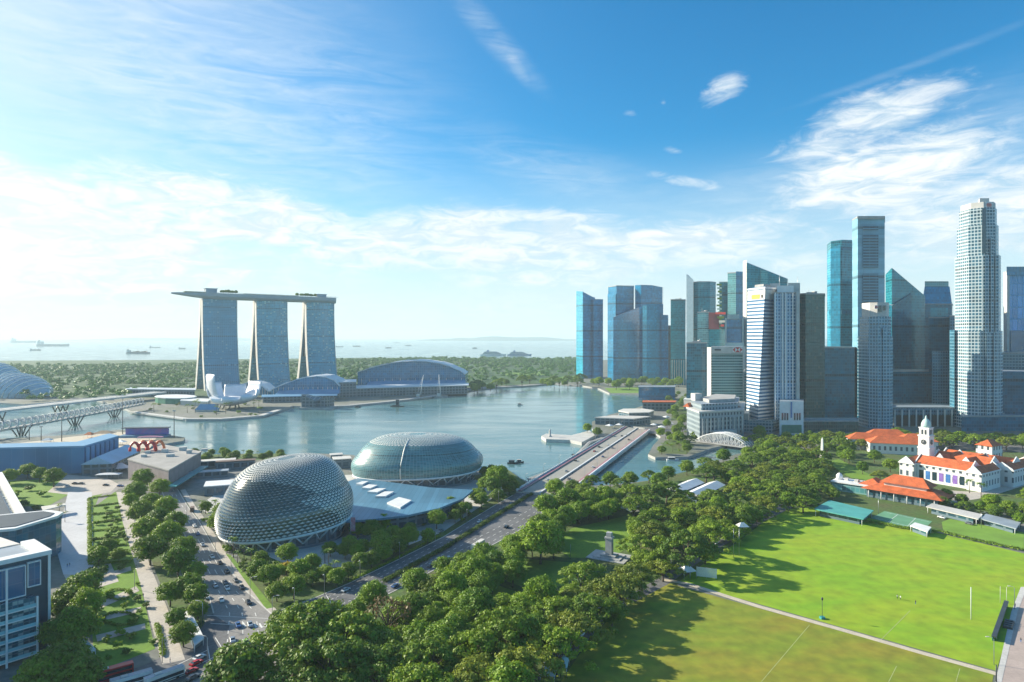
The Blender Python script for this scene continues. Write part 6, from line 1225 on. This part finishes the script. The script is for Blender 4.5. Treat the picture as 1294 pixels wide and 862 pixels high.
w = [(-252, 338), (-352, 449), (-420, 400), (-330, 300)]; root = thing('pitched_block', 'block with pale roof and long white eave at the left edge of the photo', 'building', (-340, 380, 0)); MB().prism(w, 0, 17, 0).build('wall', F_['podium'], root); MB().prism([(-250, 338), (-351, 450), (-354, 447), (-253, 335)], 17.02, 18.6, 0, 0, True).build('eave', M_['white'], root); MB().prism([(-255, 336), (-356, 446), (-420, 400), (-330, 300)], 17.03, [17.4, 17.4, 23, 23], 0).build('roof', M_['roofw'], root)
MB().prism([(-262, 342), (-340, 428), (-346, 424), (-268, 338)], 18.0, 18.9, 0).build('roof_stripe', M_['darkmetal'], root)
rt = thing('plaza_canopy', 'flat dark canopy with white edge on the plaza by the wedge building', 'canopy', G(62, 645)); w = [tuple(G(x, y, 5)[:2]) for x, y in ((52, 640), (82, 636), (83, 638), (54, 645))]; MB().prism(w, 4.5, 5, 0, 0, True).build('roof', M_['offwhite'], rt); [MB().tube([(x, y, 0), (x, y, 4.5)], .15, 5).build('post', M_['steel'], rt) for x, y in w]
# ================================================================== vehicles
def car_proto(colname, mat):
    root = thing('car', None, None); mb = MB(); prof = [(-2.2, .35), (-2.25, .75), (-2.1, 1.0), (-1.1, 1.05), (1.0, 1.02), (1.95, .88), (2.2, .68), (2.2, .35)]
    ring = lambda y, k: [(x, y, .35 + (z - .35) * k) for x, z in prof]
    mb.loft([ring(-.88, .92), ring(-.8, 1), ring(.8, 1), ring(.88, .92)], 0); mb.loft([[(-1.7, -.72, 1.02), (1.0, -.72, 1.02), (1.0, .72, 1.02), (-1.7, .72, 1.02)], [(-1.2, -.6, 1.46), (.35, -.6, 1.46), (.35, .6, 1.46), (-1.2, .6, 1.46)]], 1, capmat=0); mb.build('body', [mat, M_['darkglass']], root)
    for x in (-1.35, 1.35):
        for y in (-.84, .84): MB().tube([(x, y - .1, .33), (x, y + .1, .33)], .33, 10).build('wheel', M_['black'], root)
    return root
CARM = {'white': M_['white'], 'silver': M_['steel'], 'black': plain('black_car_paint', (.015, .016, .02), .2, .1, .5, spec=.8), 'red': plain('red_car_paint', (.45, .02, .025), .25, .1, .5, spec=.7), 'blue': plain('blue_car_paint', (.03, .10, .28), .25, .1, .5, spec=.7), 'grey': plain('grey_car_paint', (.12, .13, .14), .3, .1, .5, spec=.7), 'green': plain('lime_car_paint', (.25, .45, .10), .3, .1, .5, spec=.7)}
CP = {k: car_proto(k, m) for k, m in CARM.items()}; CARS = []
def car(px, py, hx, hy, colr):
    q, h = G(px, py), G(px + hx, py + hy); d = h - q; o = place(CP[colr], (q.x, q.y, .10), atan2(d.y, d.x), group='cars on the roads', cat='car'); CARS.append([o, colr + ' car', q.x, q.y])
for a in ((278, 713, 8, 10, 'black'), (287, 724, 8, 10, 'black'), (298, 735, 8, 10, 'grey'), (306, 744, 7, 10, 'black'), (272, 742, 8, 10, 'silver'), (287, 745, 7, 10, 'white'), (261, 756, 6, 10, 'white'), (314, 763, 6, 10, 'black'), (301, 792, 4, 12, 'blue'), (316, 791, 4, 12, 'silver'), (294, 811, 3, 12, 'silver'), (311, 814, 3, 12, 'green'),
          (334, 833, 5, 12, 'black'), (246, 666, 6, 9, 'white'), (222, 641, 5, 8, 'black'), (250, 676, 6, 9, 'blue'), (367, 773, 10, -5, 'black'), (423, 775, 10, -5, 'silver'), (437, 747, 10, -5, 'white'), (360, 856, 3, 12, 'red'), (363, 848, 3, 12, 'white'), (242, 850, 12, -6, 'red'), (248, 840, 12, -6, 'red'), (252, 833, 12, -6, 'white'), (244, 858, 12, -6, 'grey'),
          (568, 707, 10, -6, 'silver'), (557, 672, 10, -6, 'silver'), (584, 712, 10, -6, 'white'), (640, 667, 10, -7, 'black'), (520, 728, 10, -6, 'white'), (544, 716, 10, -6, 'grey'), (476, 741, 10, -5, 'silver'), (500, 742, 10, -5, 'blue'), (606, 660, 10, -7, 'white'),
          (95, 612, 10, 0, 'black'), (103, 612, 10, 0, 'grey'), (134, 614, 10, 0, 'black'), (152, 615, 10, 0, 'blue'), (85, 615, 8, -4, 'white'), (285, 738, 7, 10, 'grey'), (268, 705, 7, 10, 'white'), (256, 690, 7, 10, 'silver'), (280, 760, 4, 12, 'white'),
          (735, 803, 6, -7, 'white'), (752, 785, 6, -7, 'black'), (785, 765, 8, -6, 'silver'), (720, 822, 6, -7, 'silver'), (905, 688, 8, -5, 'white'), (948, 661, 8, -5, 'white'), (962, 654, 8, -5, 'silver'), (1190, 655, 8, 2, 'white'), (1205, 652, 8, 2, 'silver'), (1225, 663, 8, 2, 'grey'), (1260, 646, 8, 2, 'white')): car(*a)
for px, py, dx, dy, c_ in ((786, 553, 10, -5, 'black'), (792, 552, 10, -5, 'white'), (724, 577, 10, -5, 'black'), (757, 567, 10, -5, 'black')):
    car(px, py, dx, dy, c_); CARS[-1][0].location.z = 1.28
def bus_proto(mat, roof, H):
    root = thing('bus', None, None); MB().box(-5.9, 5.9, -1.25, 1.25, .35, H, 0, 1).build('body', [mat, roof], root); 
    for z in ([1.3] if H < 3.6 else [1.2, 2.8]):
        for s in (-1.27, 1.27): MB().box(-5.6, 5.5, s - .02, s + .02, z, z + 1.0).build('window', M_['darkglass'], root)
        MB().box(5.88, 5.93, -1.1, 1.1, z - .1, z + 1.1).build('windscreen', M_['darkglass'], root)
    MB().box(-5.91, 5.91, -1.265, 1.265, .6, .95).build('colour_band', M_['green'] if mat is M_['offwhite'] else M_['darkmetal'], root)
    MB().box(-3, -1, -.7, .7, H + .01, H + .3).build('roof_unit', M_['lightconc'], root)
    for x in (-3.8, 3.6):
        for s in (-1.1, 1.1): MB().tube([(x, s - .16, .5), (x, s + .16, .5)], .5, 10).build('wheel', M_['black'], root)
    return root
BW, BR, BB = bus_proto(M_['offwhite'], M_['offwhite'], 3.3), bus_proto(M_['red'], M_['red'], 4.3), bus_proto(M_['white'], M_['roofgrey'], 3.4)
for px, py, dx, dy, pr, lab in ((604, 693, 10, -6.5, BW, 'white and green bus waiting on the bridge road'), (142, 860, 12, -3.4, BR, 'red double-deck bus at the bottom edge of the photo'), (208, 862, 12, -4.5, BB, 'white bus with grey roof beside the garden corner'), (166, 866, 12, -3.5, BB, 'white bus half hidden alongside the red double-deck bus')):
    q, h = G(px, py), G(px + dx, py + dy); d = h - q; place(pr, (q.x, q.y, .10), atan2(d.y, d.x), label=lab, group='buses', cat='bus')
q = G(243, 646); rt = thing('delivery_van', 'boxy brown delivery van at the far end of the avenue', 'van', q, radians(110)); mb = MB(); mb.box(-3, 1.6, -1.05, 1.05, .45, 2.9); mb.v = [(x + q.x, y + q.y, z) for x, y, z in mb.v]; mb.build('box_body', M_['brown'], rt); mb = MB(); mb.box(1.62, 3, -1, 1, .45, 2.1); mb.v = [(x + q.x, y + q.y, z) for x, y, z in mb.v]; mb.build('cab', M_['offwhite'], rt)
for x in (-1.9, 1.9):
    for y in (-1, 1): mb = MB(); mb.tube([(x + q.x, y + q.y - .12, .4), (x + q.x, y + q.y + .12, .4)], .4, 8); mb.build('wheel', M_['black'], rt)
# ================================================================== street lamps, masts, field furniture
lp = thing('street_lamp', None, None); MB().tube([(0, 0, 0), (0, 0, 8.6), (.5, 0, 9.2), (2.2, 0, 9.5)], [.13, .1, .08, .07], 6).build('pole', M_['steel'], lp); MB().box(1.7, 2.8, -.18, .18, 9.42, 9.6).build('lamp_head', M_['lightconc'], lp); LAMPS = []
for i, (px, py, a) in enumerate([(236, 655, 0), (250, 672, 0), (272, 700, 0), (292, 728, 0), (316, 757, 0), (344, 783, 0), (226, 680, pi), (250, 735, pi), (256, 790, pi), (262, 838, pi), (372, 770, -1.5), (410, 752, -1.5), (455, 733, -1.5), (505, 708, -1.5), (550, 684, -1.5), (590, 663, -1.5), (630, 638, -1.5), (205, 838, 0), (170, 745, 0), (160, 690, 0), (750, 800, 0), (782, 760, 0), (848, 727, 0), (905, 688, 0), (1110, 650, 0), (1240, 668, 0), (1282, 770, pi), (1256, 840, pi)]):
    q = G(px, py); o = place(lp, (q.x, q.y, .05), a, group='street lamps', cat='street lamp'); LAMPS.append([o, 'slim grey street lamp', q.x, q.y])
for i in range(9):
    for f, a in ((.02, -1.1), (.97, 2.0)):
        x, y = BL(.05 + i * .112, f); o = place(lp, (x, y, 1.25), a, group='street lamps', cat='street lamp'); LAMPS.append([o, 'slim grey bridge lamp', x, y])
for i, (t, f, c_) in enumerate(((.12, .25, 'white'), (.22, .38, 'silver'), (.35, .2, 'black'), (.5, .3, 'red'), (.62, .4, 'white'), (.15, .65, 'grey'), (.3, .8, 'white'), (.44, .7, 'blue'), (.58, .62, 'silver'), (.75, .75, 'black'))):
    x, y = BL(t, f); x2, y2 = BL(t + .02, f); o = place(CP[c_], (x, y, 1.28), atan2(y2 - y, x2 - x), group='cars on the roads', cat='car'); CARS.append([o, c_ + ' car', x, y])
q = G(1039, 782); rt = thing('field_lamp', 'dark headed floodlight post with blue base at the edge of the field', 'floodlight', q); MB().tube([(q.x, q.y, .6), (q.x, q.y, 7.6)], .09, 6).build('pole', M_['darkmetal'], rt); MB().lathe(q, [(.2, 7.3), (.42, 7.7), (.4, 8.2), (.15, 8.5)], 8).build('lamp_head', M_['darkmetal'], rt); MB().obox(q, 1.7, 1.4, .05, .9, .2).build('base_pad', M_['teal'], rt)
def pole(name, label, px, yb, yt, r, mat, cat, group=None, cross=None):
    q = G(px, yb); h = ZZ(yt, q.y); rt = thing(name, label, cat, q, 0, group); MB().tube([(q.x, q.y, 0), (q.x, q.y, h)], [r, r * .7], 6).build('upright', mat, rt); return rt, q, h
g_ = 'goal posts on the bright field'; pole('goal_post', 'tall white goal post standing alone on the bright field', 1227, 783, 742, .16, M_['white'], 'goal post')
rt, q, h = pole('goal_post', 'thin pale goal post near the right edge, left of its pair', 1264, 762, 741, .10, M_['offwhite'], 'goal post', g_); pole('goal_post', 'thin pale goal post near the right edge, right of its pair', 1272, 761, 742, .10, M_['offwhite'], 'goal post', g_)
pole('post', 'dark short post at the right end of the sandy field path', 1259, 862, 840, .22, M_['darkmetal'], 'post'); pole('flag_pole', 'slim twin pole beside the white tent at the field edge, left one', 927, 705, 668, .12, M_['steel'], 'flag pole', 'poles by the field'); pole('flag_pole', 'slim twin pole beside the white tent at the field edge, right one', 934, 703, 668, .12, M_['steel'], 'flag pole', 'poles by the field'); pole('flag_pole', 'thin pole standing in the shaded park left of the cenotaph', 721, 705, 688, .09, M_['steel'], 'flag pole')
a, b = G(1256, 812), G(1272, 766); rt = thing('team_shelter', 'dark long team shelter with benches at the right side of the field', 'shelter', (*((a + b) / 2)[:2], 0)); d = (b - a).normalized(); n = Vector((d.y, -d.x, 0)); m_ = (a + b) / 2; an = atan2(d.y, d.x); MB().obox(m_, (b - a).length, 1.5, 1.9, 2.3, an).build('roof', M_['darkmetal'], rt); MB().obox(m_ - n * .6, (b - a).length * .95, .2, 0.1, 1.88, an).build('back_panel', M_['green'], rt)
for k in range(4): c_ = m_ + d * (k * 2.3 - 4) + n * 2.6; MB().obox(c_, 1.3, 3.0, .1, 1.0, an).build('bench', M_['darkmetal'], rt)
for k in (-.45, 0, .45): p = m_ + d * k * (b - a).length + n * .6; MB().tube([(p.x, p.y, 0), (p.x, p.y, 1.9)], .07, 5).build('post', M_['steel'], rt)
tent('white marquee tent at the shaded corner of the field beside the path', 868, 729, 7, 6, 2.2, M_['white'], .3, name='marquee', grp='tents along the field edge'); tent('white tent on tall dark poles by the upper field edge', 938, 672, 6, 5, 2, M_['white'], .1, 4, name='marquee', grp='tents along the field edge')
for i, (px, py, mt, lab) in enumerate(((694, 858, 'white', 'pale blue-white tent at the bottom edge by the shaded drive, left one'), (709, 848, 'teal', 'pale teal tent at the bottom edge by the shaded drive, right one'))): tent(lab, px, py, 5, 9, 1.4, plain('pale_blue_canvas', (.40, .62, .70) if i else (.55, .68, .76), .7, .1, .3), -.2, name='marquee', grp='tents along the field edge')
q = G(893, 731); rt = thing('sight_screen', 'white slatted sight screen on the grass near the path end', 'sight screen', q); mb = MB(); [mb.obox(q, 9, .12, .6 + k * .55, 1.05 + k * .55, -.35) for k in range(8)]; mb.build('screen', M_['white'], rt); mb = MB(); [mb.tube([(q.x + s * 4.1, q.y - s * 1.5 + .2, 0), (q.x + s * 4.1, q.y - s * 1.5 + .2, 5)], .1, 5) for s in (-1, 0, 1)]; mb.build('frame', M_['steel'], rt)
q = G(443, 683); rt = thing('banner', 'tall red and white banner mast in the garden below the foyer roof', 'banner', q); MB().tube([(q.x, q.y, 0), (q.x, q.y, 13)], .16, 6).build('mast', M_['steel'], rt); MB().box(q.x + .2, q.x + 2.6, q.y - .06, q.y + .06, 5, 12.6).build('flag', plain('red_pink_cloth', (.50, .06, .10), .7, .3, .5, (.55, .40, .42)), rt)
# ================================================================== ships and boats
def ship(label, pl, pr_, py, kind, hullmat, name='cargo_ship', cat='ship', grp='ships at anchor in the strait'):
    q = G((pl + pr_) / 2, py, -2.5); Ln = (pr_ - pl) / FPX * q.y; B = Ln * .15; D = max(5, Ln * .055); rt = thing(name, label, cat, (q.x, q.y, -2.5), 0, grp); mb = MB(); rings = []
    for t, wv, zs in ((-.5, .65, 1.0), (-.42, .95, 1.0), (.30, 1.0, 1.0), (.42, .62, 1.12), (.5, .05, 1.3)): x = q.x + t * Ln; rings.append([(x - .02 * Ln * (t > .4), q.y - B / 2 * wv * .75, -3.4), (x, q.y - B / 2 * wv, -2.5 + D * zs), (x, q.y + B / 2 * wv, -2.5 + D * zs), (x - .02 * Ln * (t > .4), q.y + B / 2 * wv * .75, -3.4)])
    mb.loft(rings, 0); mb.build('hull', hullmat, rt); z = -2.5 + D
    if kind == 'cruise':
        for k in range(5): MB().box(q.x - Ln * (.42 - .02 * k), q.x + Ln * (.34 - .05 * k), q.y - B * .42, q.y + B * .42, z + .02 + k * D * .38, z + (k + 1) * D * .38).build('deck_house', F_['gridw'], rt)
        MB().box(q.x - Ln * .25, q.x - Ln * .17, q.y - B * .2, q.y + B * .2, z + 5 * D * .38 + .02, z + D * 3.0).build('funnel', M_['blue'], rt)
    else:
        MB().box(q.x - Ln * .46, q.x - Ln * .34, q.y - B * .4, q.y + B * .4, z + .02, z + D * 1.7).build('bridge_house', M_['offwhite'], rt); MB().box(q.x - Ln * .455, q.x - Ln * .42, q.y - B * .15, q.y + B * .15, z + D * 1.72, z + D * 2.4).build('funnel', M_['darkmetal'], rt); mb = MB()
        if kind == 'box': [mb.box(q.x - Ln * .30 + k * Ln * .11, q.x - Ln * .30 + k * Ln * .11 + Ln * .1, q.y - B * .4, q.y + B * .4, z + .02, z + D * (.5 + .3 * (k % 3))) for k in range(6)]; mb.build('container_stack', M_['brown'], rt)
        else: [mb.box(q.x - Ln * .28 + k * Ln * .14, q.x - Ln * .28 + k * Ln * .14 + Ln * .10, q.y - B * .3, q.y + B * .3, z + .02, z + D * .16) for k in range(5)]; mb.build('hatch', M_['concrete'], rt)
        MB().tube([(q.x + Ln * .38, q.y, z), (q.x + Ln * .38, q.y, z + D * 1.3)], Ln * .004 + .2, 4).build('mast', M_['steel'], rt)
    return rt
hm = plain('ship_hull', (.10, .14, .18), .6, .2, .01); hr = plain('ship_hull_red', (.20, .08, .06), .6, .2, .01)
for a in (('long dark tanker farthest left, just under the horizon', 47, 88, 437.5, 'tank', hm), ('long thin barge-like ship at the far left edge of the sea', 14, 46, 433, 'tank', hm), ('small dark freighter left of the long tanker', 38, 52, 443, 'box', hm), ('dark cargo ship nearest the sky deck tip, side on', 160, 190, 447, 'box', hm), ('small ship just behind the dark cargo ship left of the towers', 189, 203, 439.5, 'tank', hm), ('tiny ship close to the left hotel tower', 226, 235, 441, 'box', hm),
          ('low ship right of the rightmost hotel tower', 420, 434, 438.5, 'tank', hm), ('tiny ship second right of the hotel towers', 446, 456, 438, 'box', hr), ('tiny ship above the convention hall roof, left of centre', 487, 495, 440, 'box', hm), ('very small dark ship above the convention hall roof', 512, 520, 437, 'box', hm), ('tiny far ship near the middle of the horizon', 498, 506, 433.5, 'tank', hm), ('lone speck of a ship left of the cruise liner', 597, 603, 440.5, 'box', hm)): ship(*a)
ship('white cruise liner with blue funnel moored beyond the gardens', 607, 640, 449.5, 'cruise', M_['white'], 'cruise_ship', 'cruise ship', None); ship('blue and white ferry liner moored right of the cruise liner', 641, 672, 449.5, 'cruise', plain('ferry_hull', (.10, .30, .48), .5, .1, .02), 'cruise_ship', 'cruise ship', None)
def boat(label, px, py, L_, mat, roof=True):
    q = G(px, py, -2.5); rt = thing('river_boat', label, 'boat', q, 0, 'small boats on the bay'); mb = MB(); rings = [[(q.x + t * L_, q.y - L_ * .13 * w, -2.7), (q.x + t * L_, q.y - L_ * .16 * w, -1.4 + s), (q.x + t * L_, q.y + L_ * .16 * w, -1.4 + s), (q.x + t * L_, q.y + L_ * .13 * w, -2.7)] for t, w, s in ((-.5, .7, .2), (-.3, 1, 0), (.2, 1, 0), (.5, .08, .6))]; mb.loft(rings, 0); mb.build('hull', mat, rt); MB().box(q.x - L_ * .35, q.x + L_ * .15, q.y - L_ * .12, q.y + L_ * .12, -1.38, .4).build('cabin', M_['darkglass'], rt); MB().box(q.x - L_ * .38, q.x + L_ * .18, q.y - L_ * .14, q.y + L_ * .14, .42, .62).build('roof', mat if roof else M_['offwhite'], rt); return rt
boat('dark boat nearer the road bridge, left of a pair', 648, 586, 10, M_['darkmetal']); boat('dark boat nearer the road bridge, right of a pair', 657, 585, 7, M_['darkmetal'], False); boat('small pale boat in the open middle of the bay', 657, 512, 9, M_['offwhite']); boat('tiny dark boat by the far quay left of centre', 452, 515, 10, M_['darkmetal'])
b_ = boat('dark low barge with tall box standing off the far quay', 502, 514, 22, M_['darkmetal']); q = b_.location; MB().box(q.x - 2, q.x + 3, q.y - 2, q.y + 2, .65, 9).build('tall_box', M_['darkmetal'], b_); boat('white boat moored at the river mouth quay', 850, 582, 11, M_['white'])
# ================================================================== people
def person_proto(shirt, legs):
    root = thing('person', None, None); me = bpy.data.meshes.new('body'); J = [((0, 0, .95), .15), ((0, 0, 1.2), .15), ((0, 0, 1.42), .16), ((0, 0, 1.54), .06), ((0, .02, 1.64), .10), ((0, .01, 1.73), .09), ((.19, 0, 1.42), .06), ((.27, .02, 1.15), .045), ((.28, .1, .9), .035), ((-.19, 0, 1.42), .06), ((-.27, -.02, 1.15), .045), ((-.28, .06, .9), .035), ((.1, 0, .86), .10), ((.11, .06, .48), .07), ((.11, -.02, .07), .045), ((.11, .14, .03), .04), ((-.1, 0, .86), .10), ((-.11, .04, .48), .07), ((-.11, -.12, .07), .045), ((-.11, .04, .03), .04)]
    E = [(0, 1), (1, 2), (2, 3), (3, 4), (4, 5), (2, 6), (6, 7), (7, 8), (2, 9), (9, 10), (10, 11), (0, 12), (12, 13), (13, 14), (14, 15), (0, 16), (16, 17), (17, 18), (18, 19)]
    me.from_pydata([j[0] for j in J], E, []); o = bpy.data.objects.new('body', me); COL.objects.link(o); o.modifiers.new('s', 'SKIN'); o.modifiers.new('u', 'SUBSURF').levels = 1
    for i, j in enumerate(J): me.skin_vertices[0].data[i].radius = (j[1], j[1])
    me.skin_vertices[0].data[0].use_root = True; dg = bpy.context.evaluated_depsgraph_get(); m2 = bpy.data.meshes.new_from_object(o.evaluated_get(dg)); bpy.data.objects.remove(o); m2.materials.clear()
    for m in (M_['skin'], shirt, legs): m2.materials.append(m)
    for p in m2.polygons: z = p.center.z; p.material_index = 2 if z < .92 and abs(p.center.x) < .24 else (1 if .92 <= z < 1.47 and not (z < 1.1 and abs(p.center.x) > .22) else 0)
    b = bpy.data.objects.new('body', m2); COL.objects.link(b); b.parent = root; MB().lathe((0, 0), [(.10, 1.66), (.115, 1.71), (.09, 1.79), (.03, 1.82)], 10).build('hair', M_['black'], root); return root
PP = [person_proto(M_['white'], M_['darkmetal']), person_proto(M_['darkmetal'], M_['blue']), person_proto(M_['red'], M_['darkmetal'])]
for i, (px, py, k, lab) in enumerate(((1134, 757, 0, 'person in white shirt on the bright field, left of a pair'), (1138, 758, 0, 'person in white shirt on the bright field, right of a pair'), (1157, 764, 1, 'person in dark shirt walking on the bright field'), (1290, 812, 1, 'person in dark clothes on the pink paving at the right edge'), (1283, 768, 1, 'person beside the paving kerb at the far right'), (215, 838, 1, 'person in dark clothes crossing at the end of the garden path'), (341, 783, 1, 'person in dark clothes waiting at the avenue junction corner'),
          (178, 760, 2, 'person in red walking on the pale garden path'), (181, 755, 1, 'person in dark clothes on the garden path beside the one in red'), (172, 716, 0, 'person in white on the far part of the garden path'), (85, 717, 1, 'person in dark clothes on the pale plaza, left one'), (88, 716, 1, 'person in dark clothes on the pale plaza, right one'), (716, 846, 0, 'person in white beside the teal tent'), (720, 838, 2, 'person in red near the teal tent'), (724, 832, 1, 'person in dark clothes near the teal tent'))):
    q = G(px, py); place(PP[k], (q.x, q.y, .10), i * 1.7, label=lab, group='people on foot', cat='person')
# ================================================================== labels for the many
def px_of(x, y, z): return CXP + FPX * x / y, HORIZ + FPX * (CAMH - z) / y
cov = set(); keep = []
for t in sorted(TREES, key=lambda t: t[3]):
    o, kind, x, y, r = t; h = PROTO[kind + '0']['_t'] * o.scale[2]; cx, cyy = px_of(x, y, h * .68); R = r / y * FPX; hh = max(2, h * .33 / y * FPX)
    cells = {(int((cx + R * a / 6) // 3), int((cyy + hh * b / 6) // 3)) for a in range(-6, 7) for b in range(-6, 7) if a * a + b * b <= 36}
    hid = len([c for c in cells if c in cov]) / max(1, len(cells))
    if hid > .70 or cx < -25 or cx > 1320 or cyy > 890 or y < 60:
        for ch in list(o.children): bpy.data.objects.remove(ch)
        bpy.data.objects.remove(o); continue
    cov |= {(int((cx + R * .76 * a / 6) // 3), int((cyy + hh * .76 * b / 6) // 3)) for a in range(-6, 7) for b in range(-6, 7) if a * a + b * b <= 36}; keep.append(t)
TREES[:] = keep
LMK = [('the stone cenotaph', 770, 704), ('the white clock tower', 1165, 590), ('the twin white pavilion roofs', 882, 622), ('the white truss bridge', 915, 562), ('the white obelisk', 1039, 577), ('the spiky nearer dome', 361, 672), ('the teal farther dome', 526, 600), ('the glass office block', 67, 828), ('the avenue junction', 350, 785),
       ('the near end of the river bridge', 690, 628), ('the orange-roofed club house', 1145, 640), ('the blue grandstand', 60, 597), ('the blue gabled hall', 140, 592), ('the white marquee by the path', 868, 729), ('the bottom tents', 705, 855), ('the old stone hotel', 900, 555), ('the leftmost blue tower', 745, 482), ('the red double-deck bus', 142, 862),
       ('the white memorial shelter', 243, 800), ('the bright park lawn', 690, 725), ('the white bridge road bus', 604, 695), ('the flat brown-grey block', 205, 606), ('the oval hedge ring', 152, 783), ('the far end of the river bridge', 805, 545), ('the middle of the river bridge', 730, 580), ('the convention hall', 520, 492), ('the wedge building', 77, 690), ('the far end of the avenue', 215, 620), ('the teal court shelter', 1060, 650), ('the far-left field corner', 985, 645), ('the bus stop by the bridge road', 530, 660)]
LMK += [('the tall goal post', 1227, 783), ('the right edge of the towers', 1290, 560), ('the foot of the bronze slab', 1026, 545)]
LW = [(n, *G(x, y)[:2]) for n, x, y in LMK]
def rank_labels(items, noun):
    """each item is named by its nearest landmark and its place in the order of nearness to it"""
    near = {}
    for it in items:
        k = min(range(len(LW)), key=lambda i: (LW[i][1] - it[-2]) ** 2 + (LW[i][2] - it[-1]) ** 2); near.setdefault(k, []).append(it)
    for k, l in near.items():
        n, lx, ly = LW[k]; order = sorted(items, key=lambda it: (lx - it[-2]) ** 2 + (ly - it[-1]) ** 2)
        for it in l:
            r = order.index(it); it[0]['label'] = '%s, %s %s to %s' % (it[1], ORD[r] if r < 1 else ORD[r] + ' nearest', noun, n) if r < len(ORD) else it[1] + ' far from ' + n
tr_ = [[t[0], ('small ' if t[4] < 5.2 else 'broad ' if t[4] > 10.5 else '') + KINDS[t[1]][0], t[2], t[3]] for t in TREES]
rank_labels([t for t, s in zip(tr_, TREES) if KINDS[s[1]][1] != 'shrub'], 'tree'); rank_labels([t for t, s in zip(tr_, TREES) if KINDS[s[1]][1] == 'shrub'], 'shrub')
rank_labels(CARS, 'car'); rank_labels(LAMPS, 'lamp')
for pr in list(PROTO.values()) + list(CP.values()) + [BW, BR, BB, lp] + PP:
    for ch in list(pr.children): bpy.data.objects.remove(ch)
    bpy.data.objects.remove(pr)
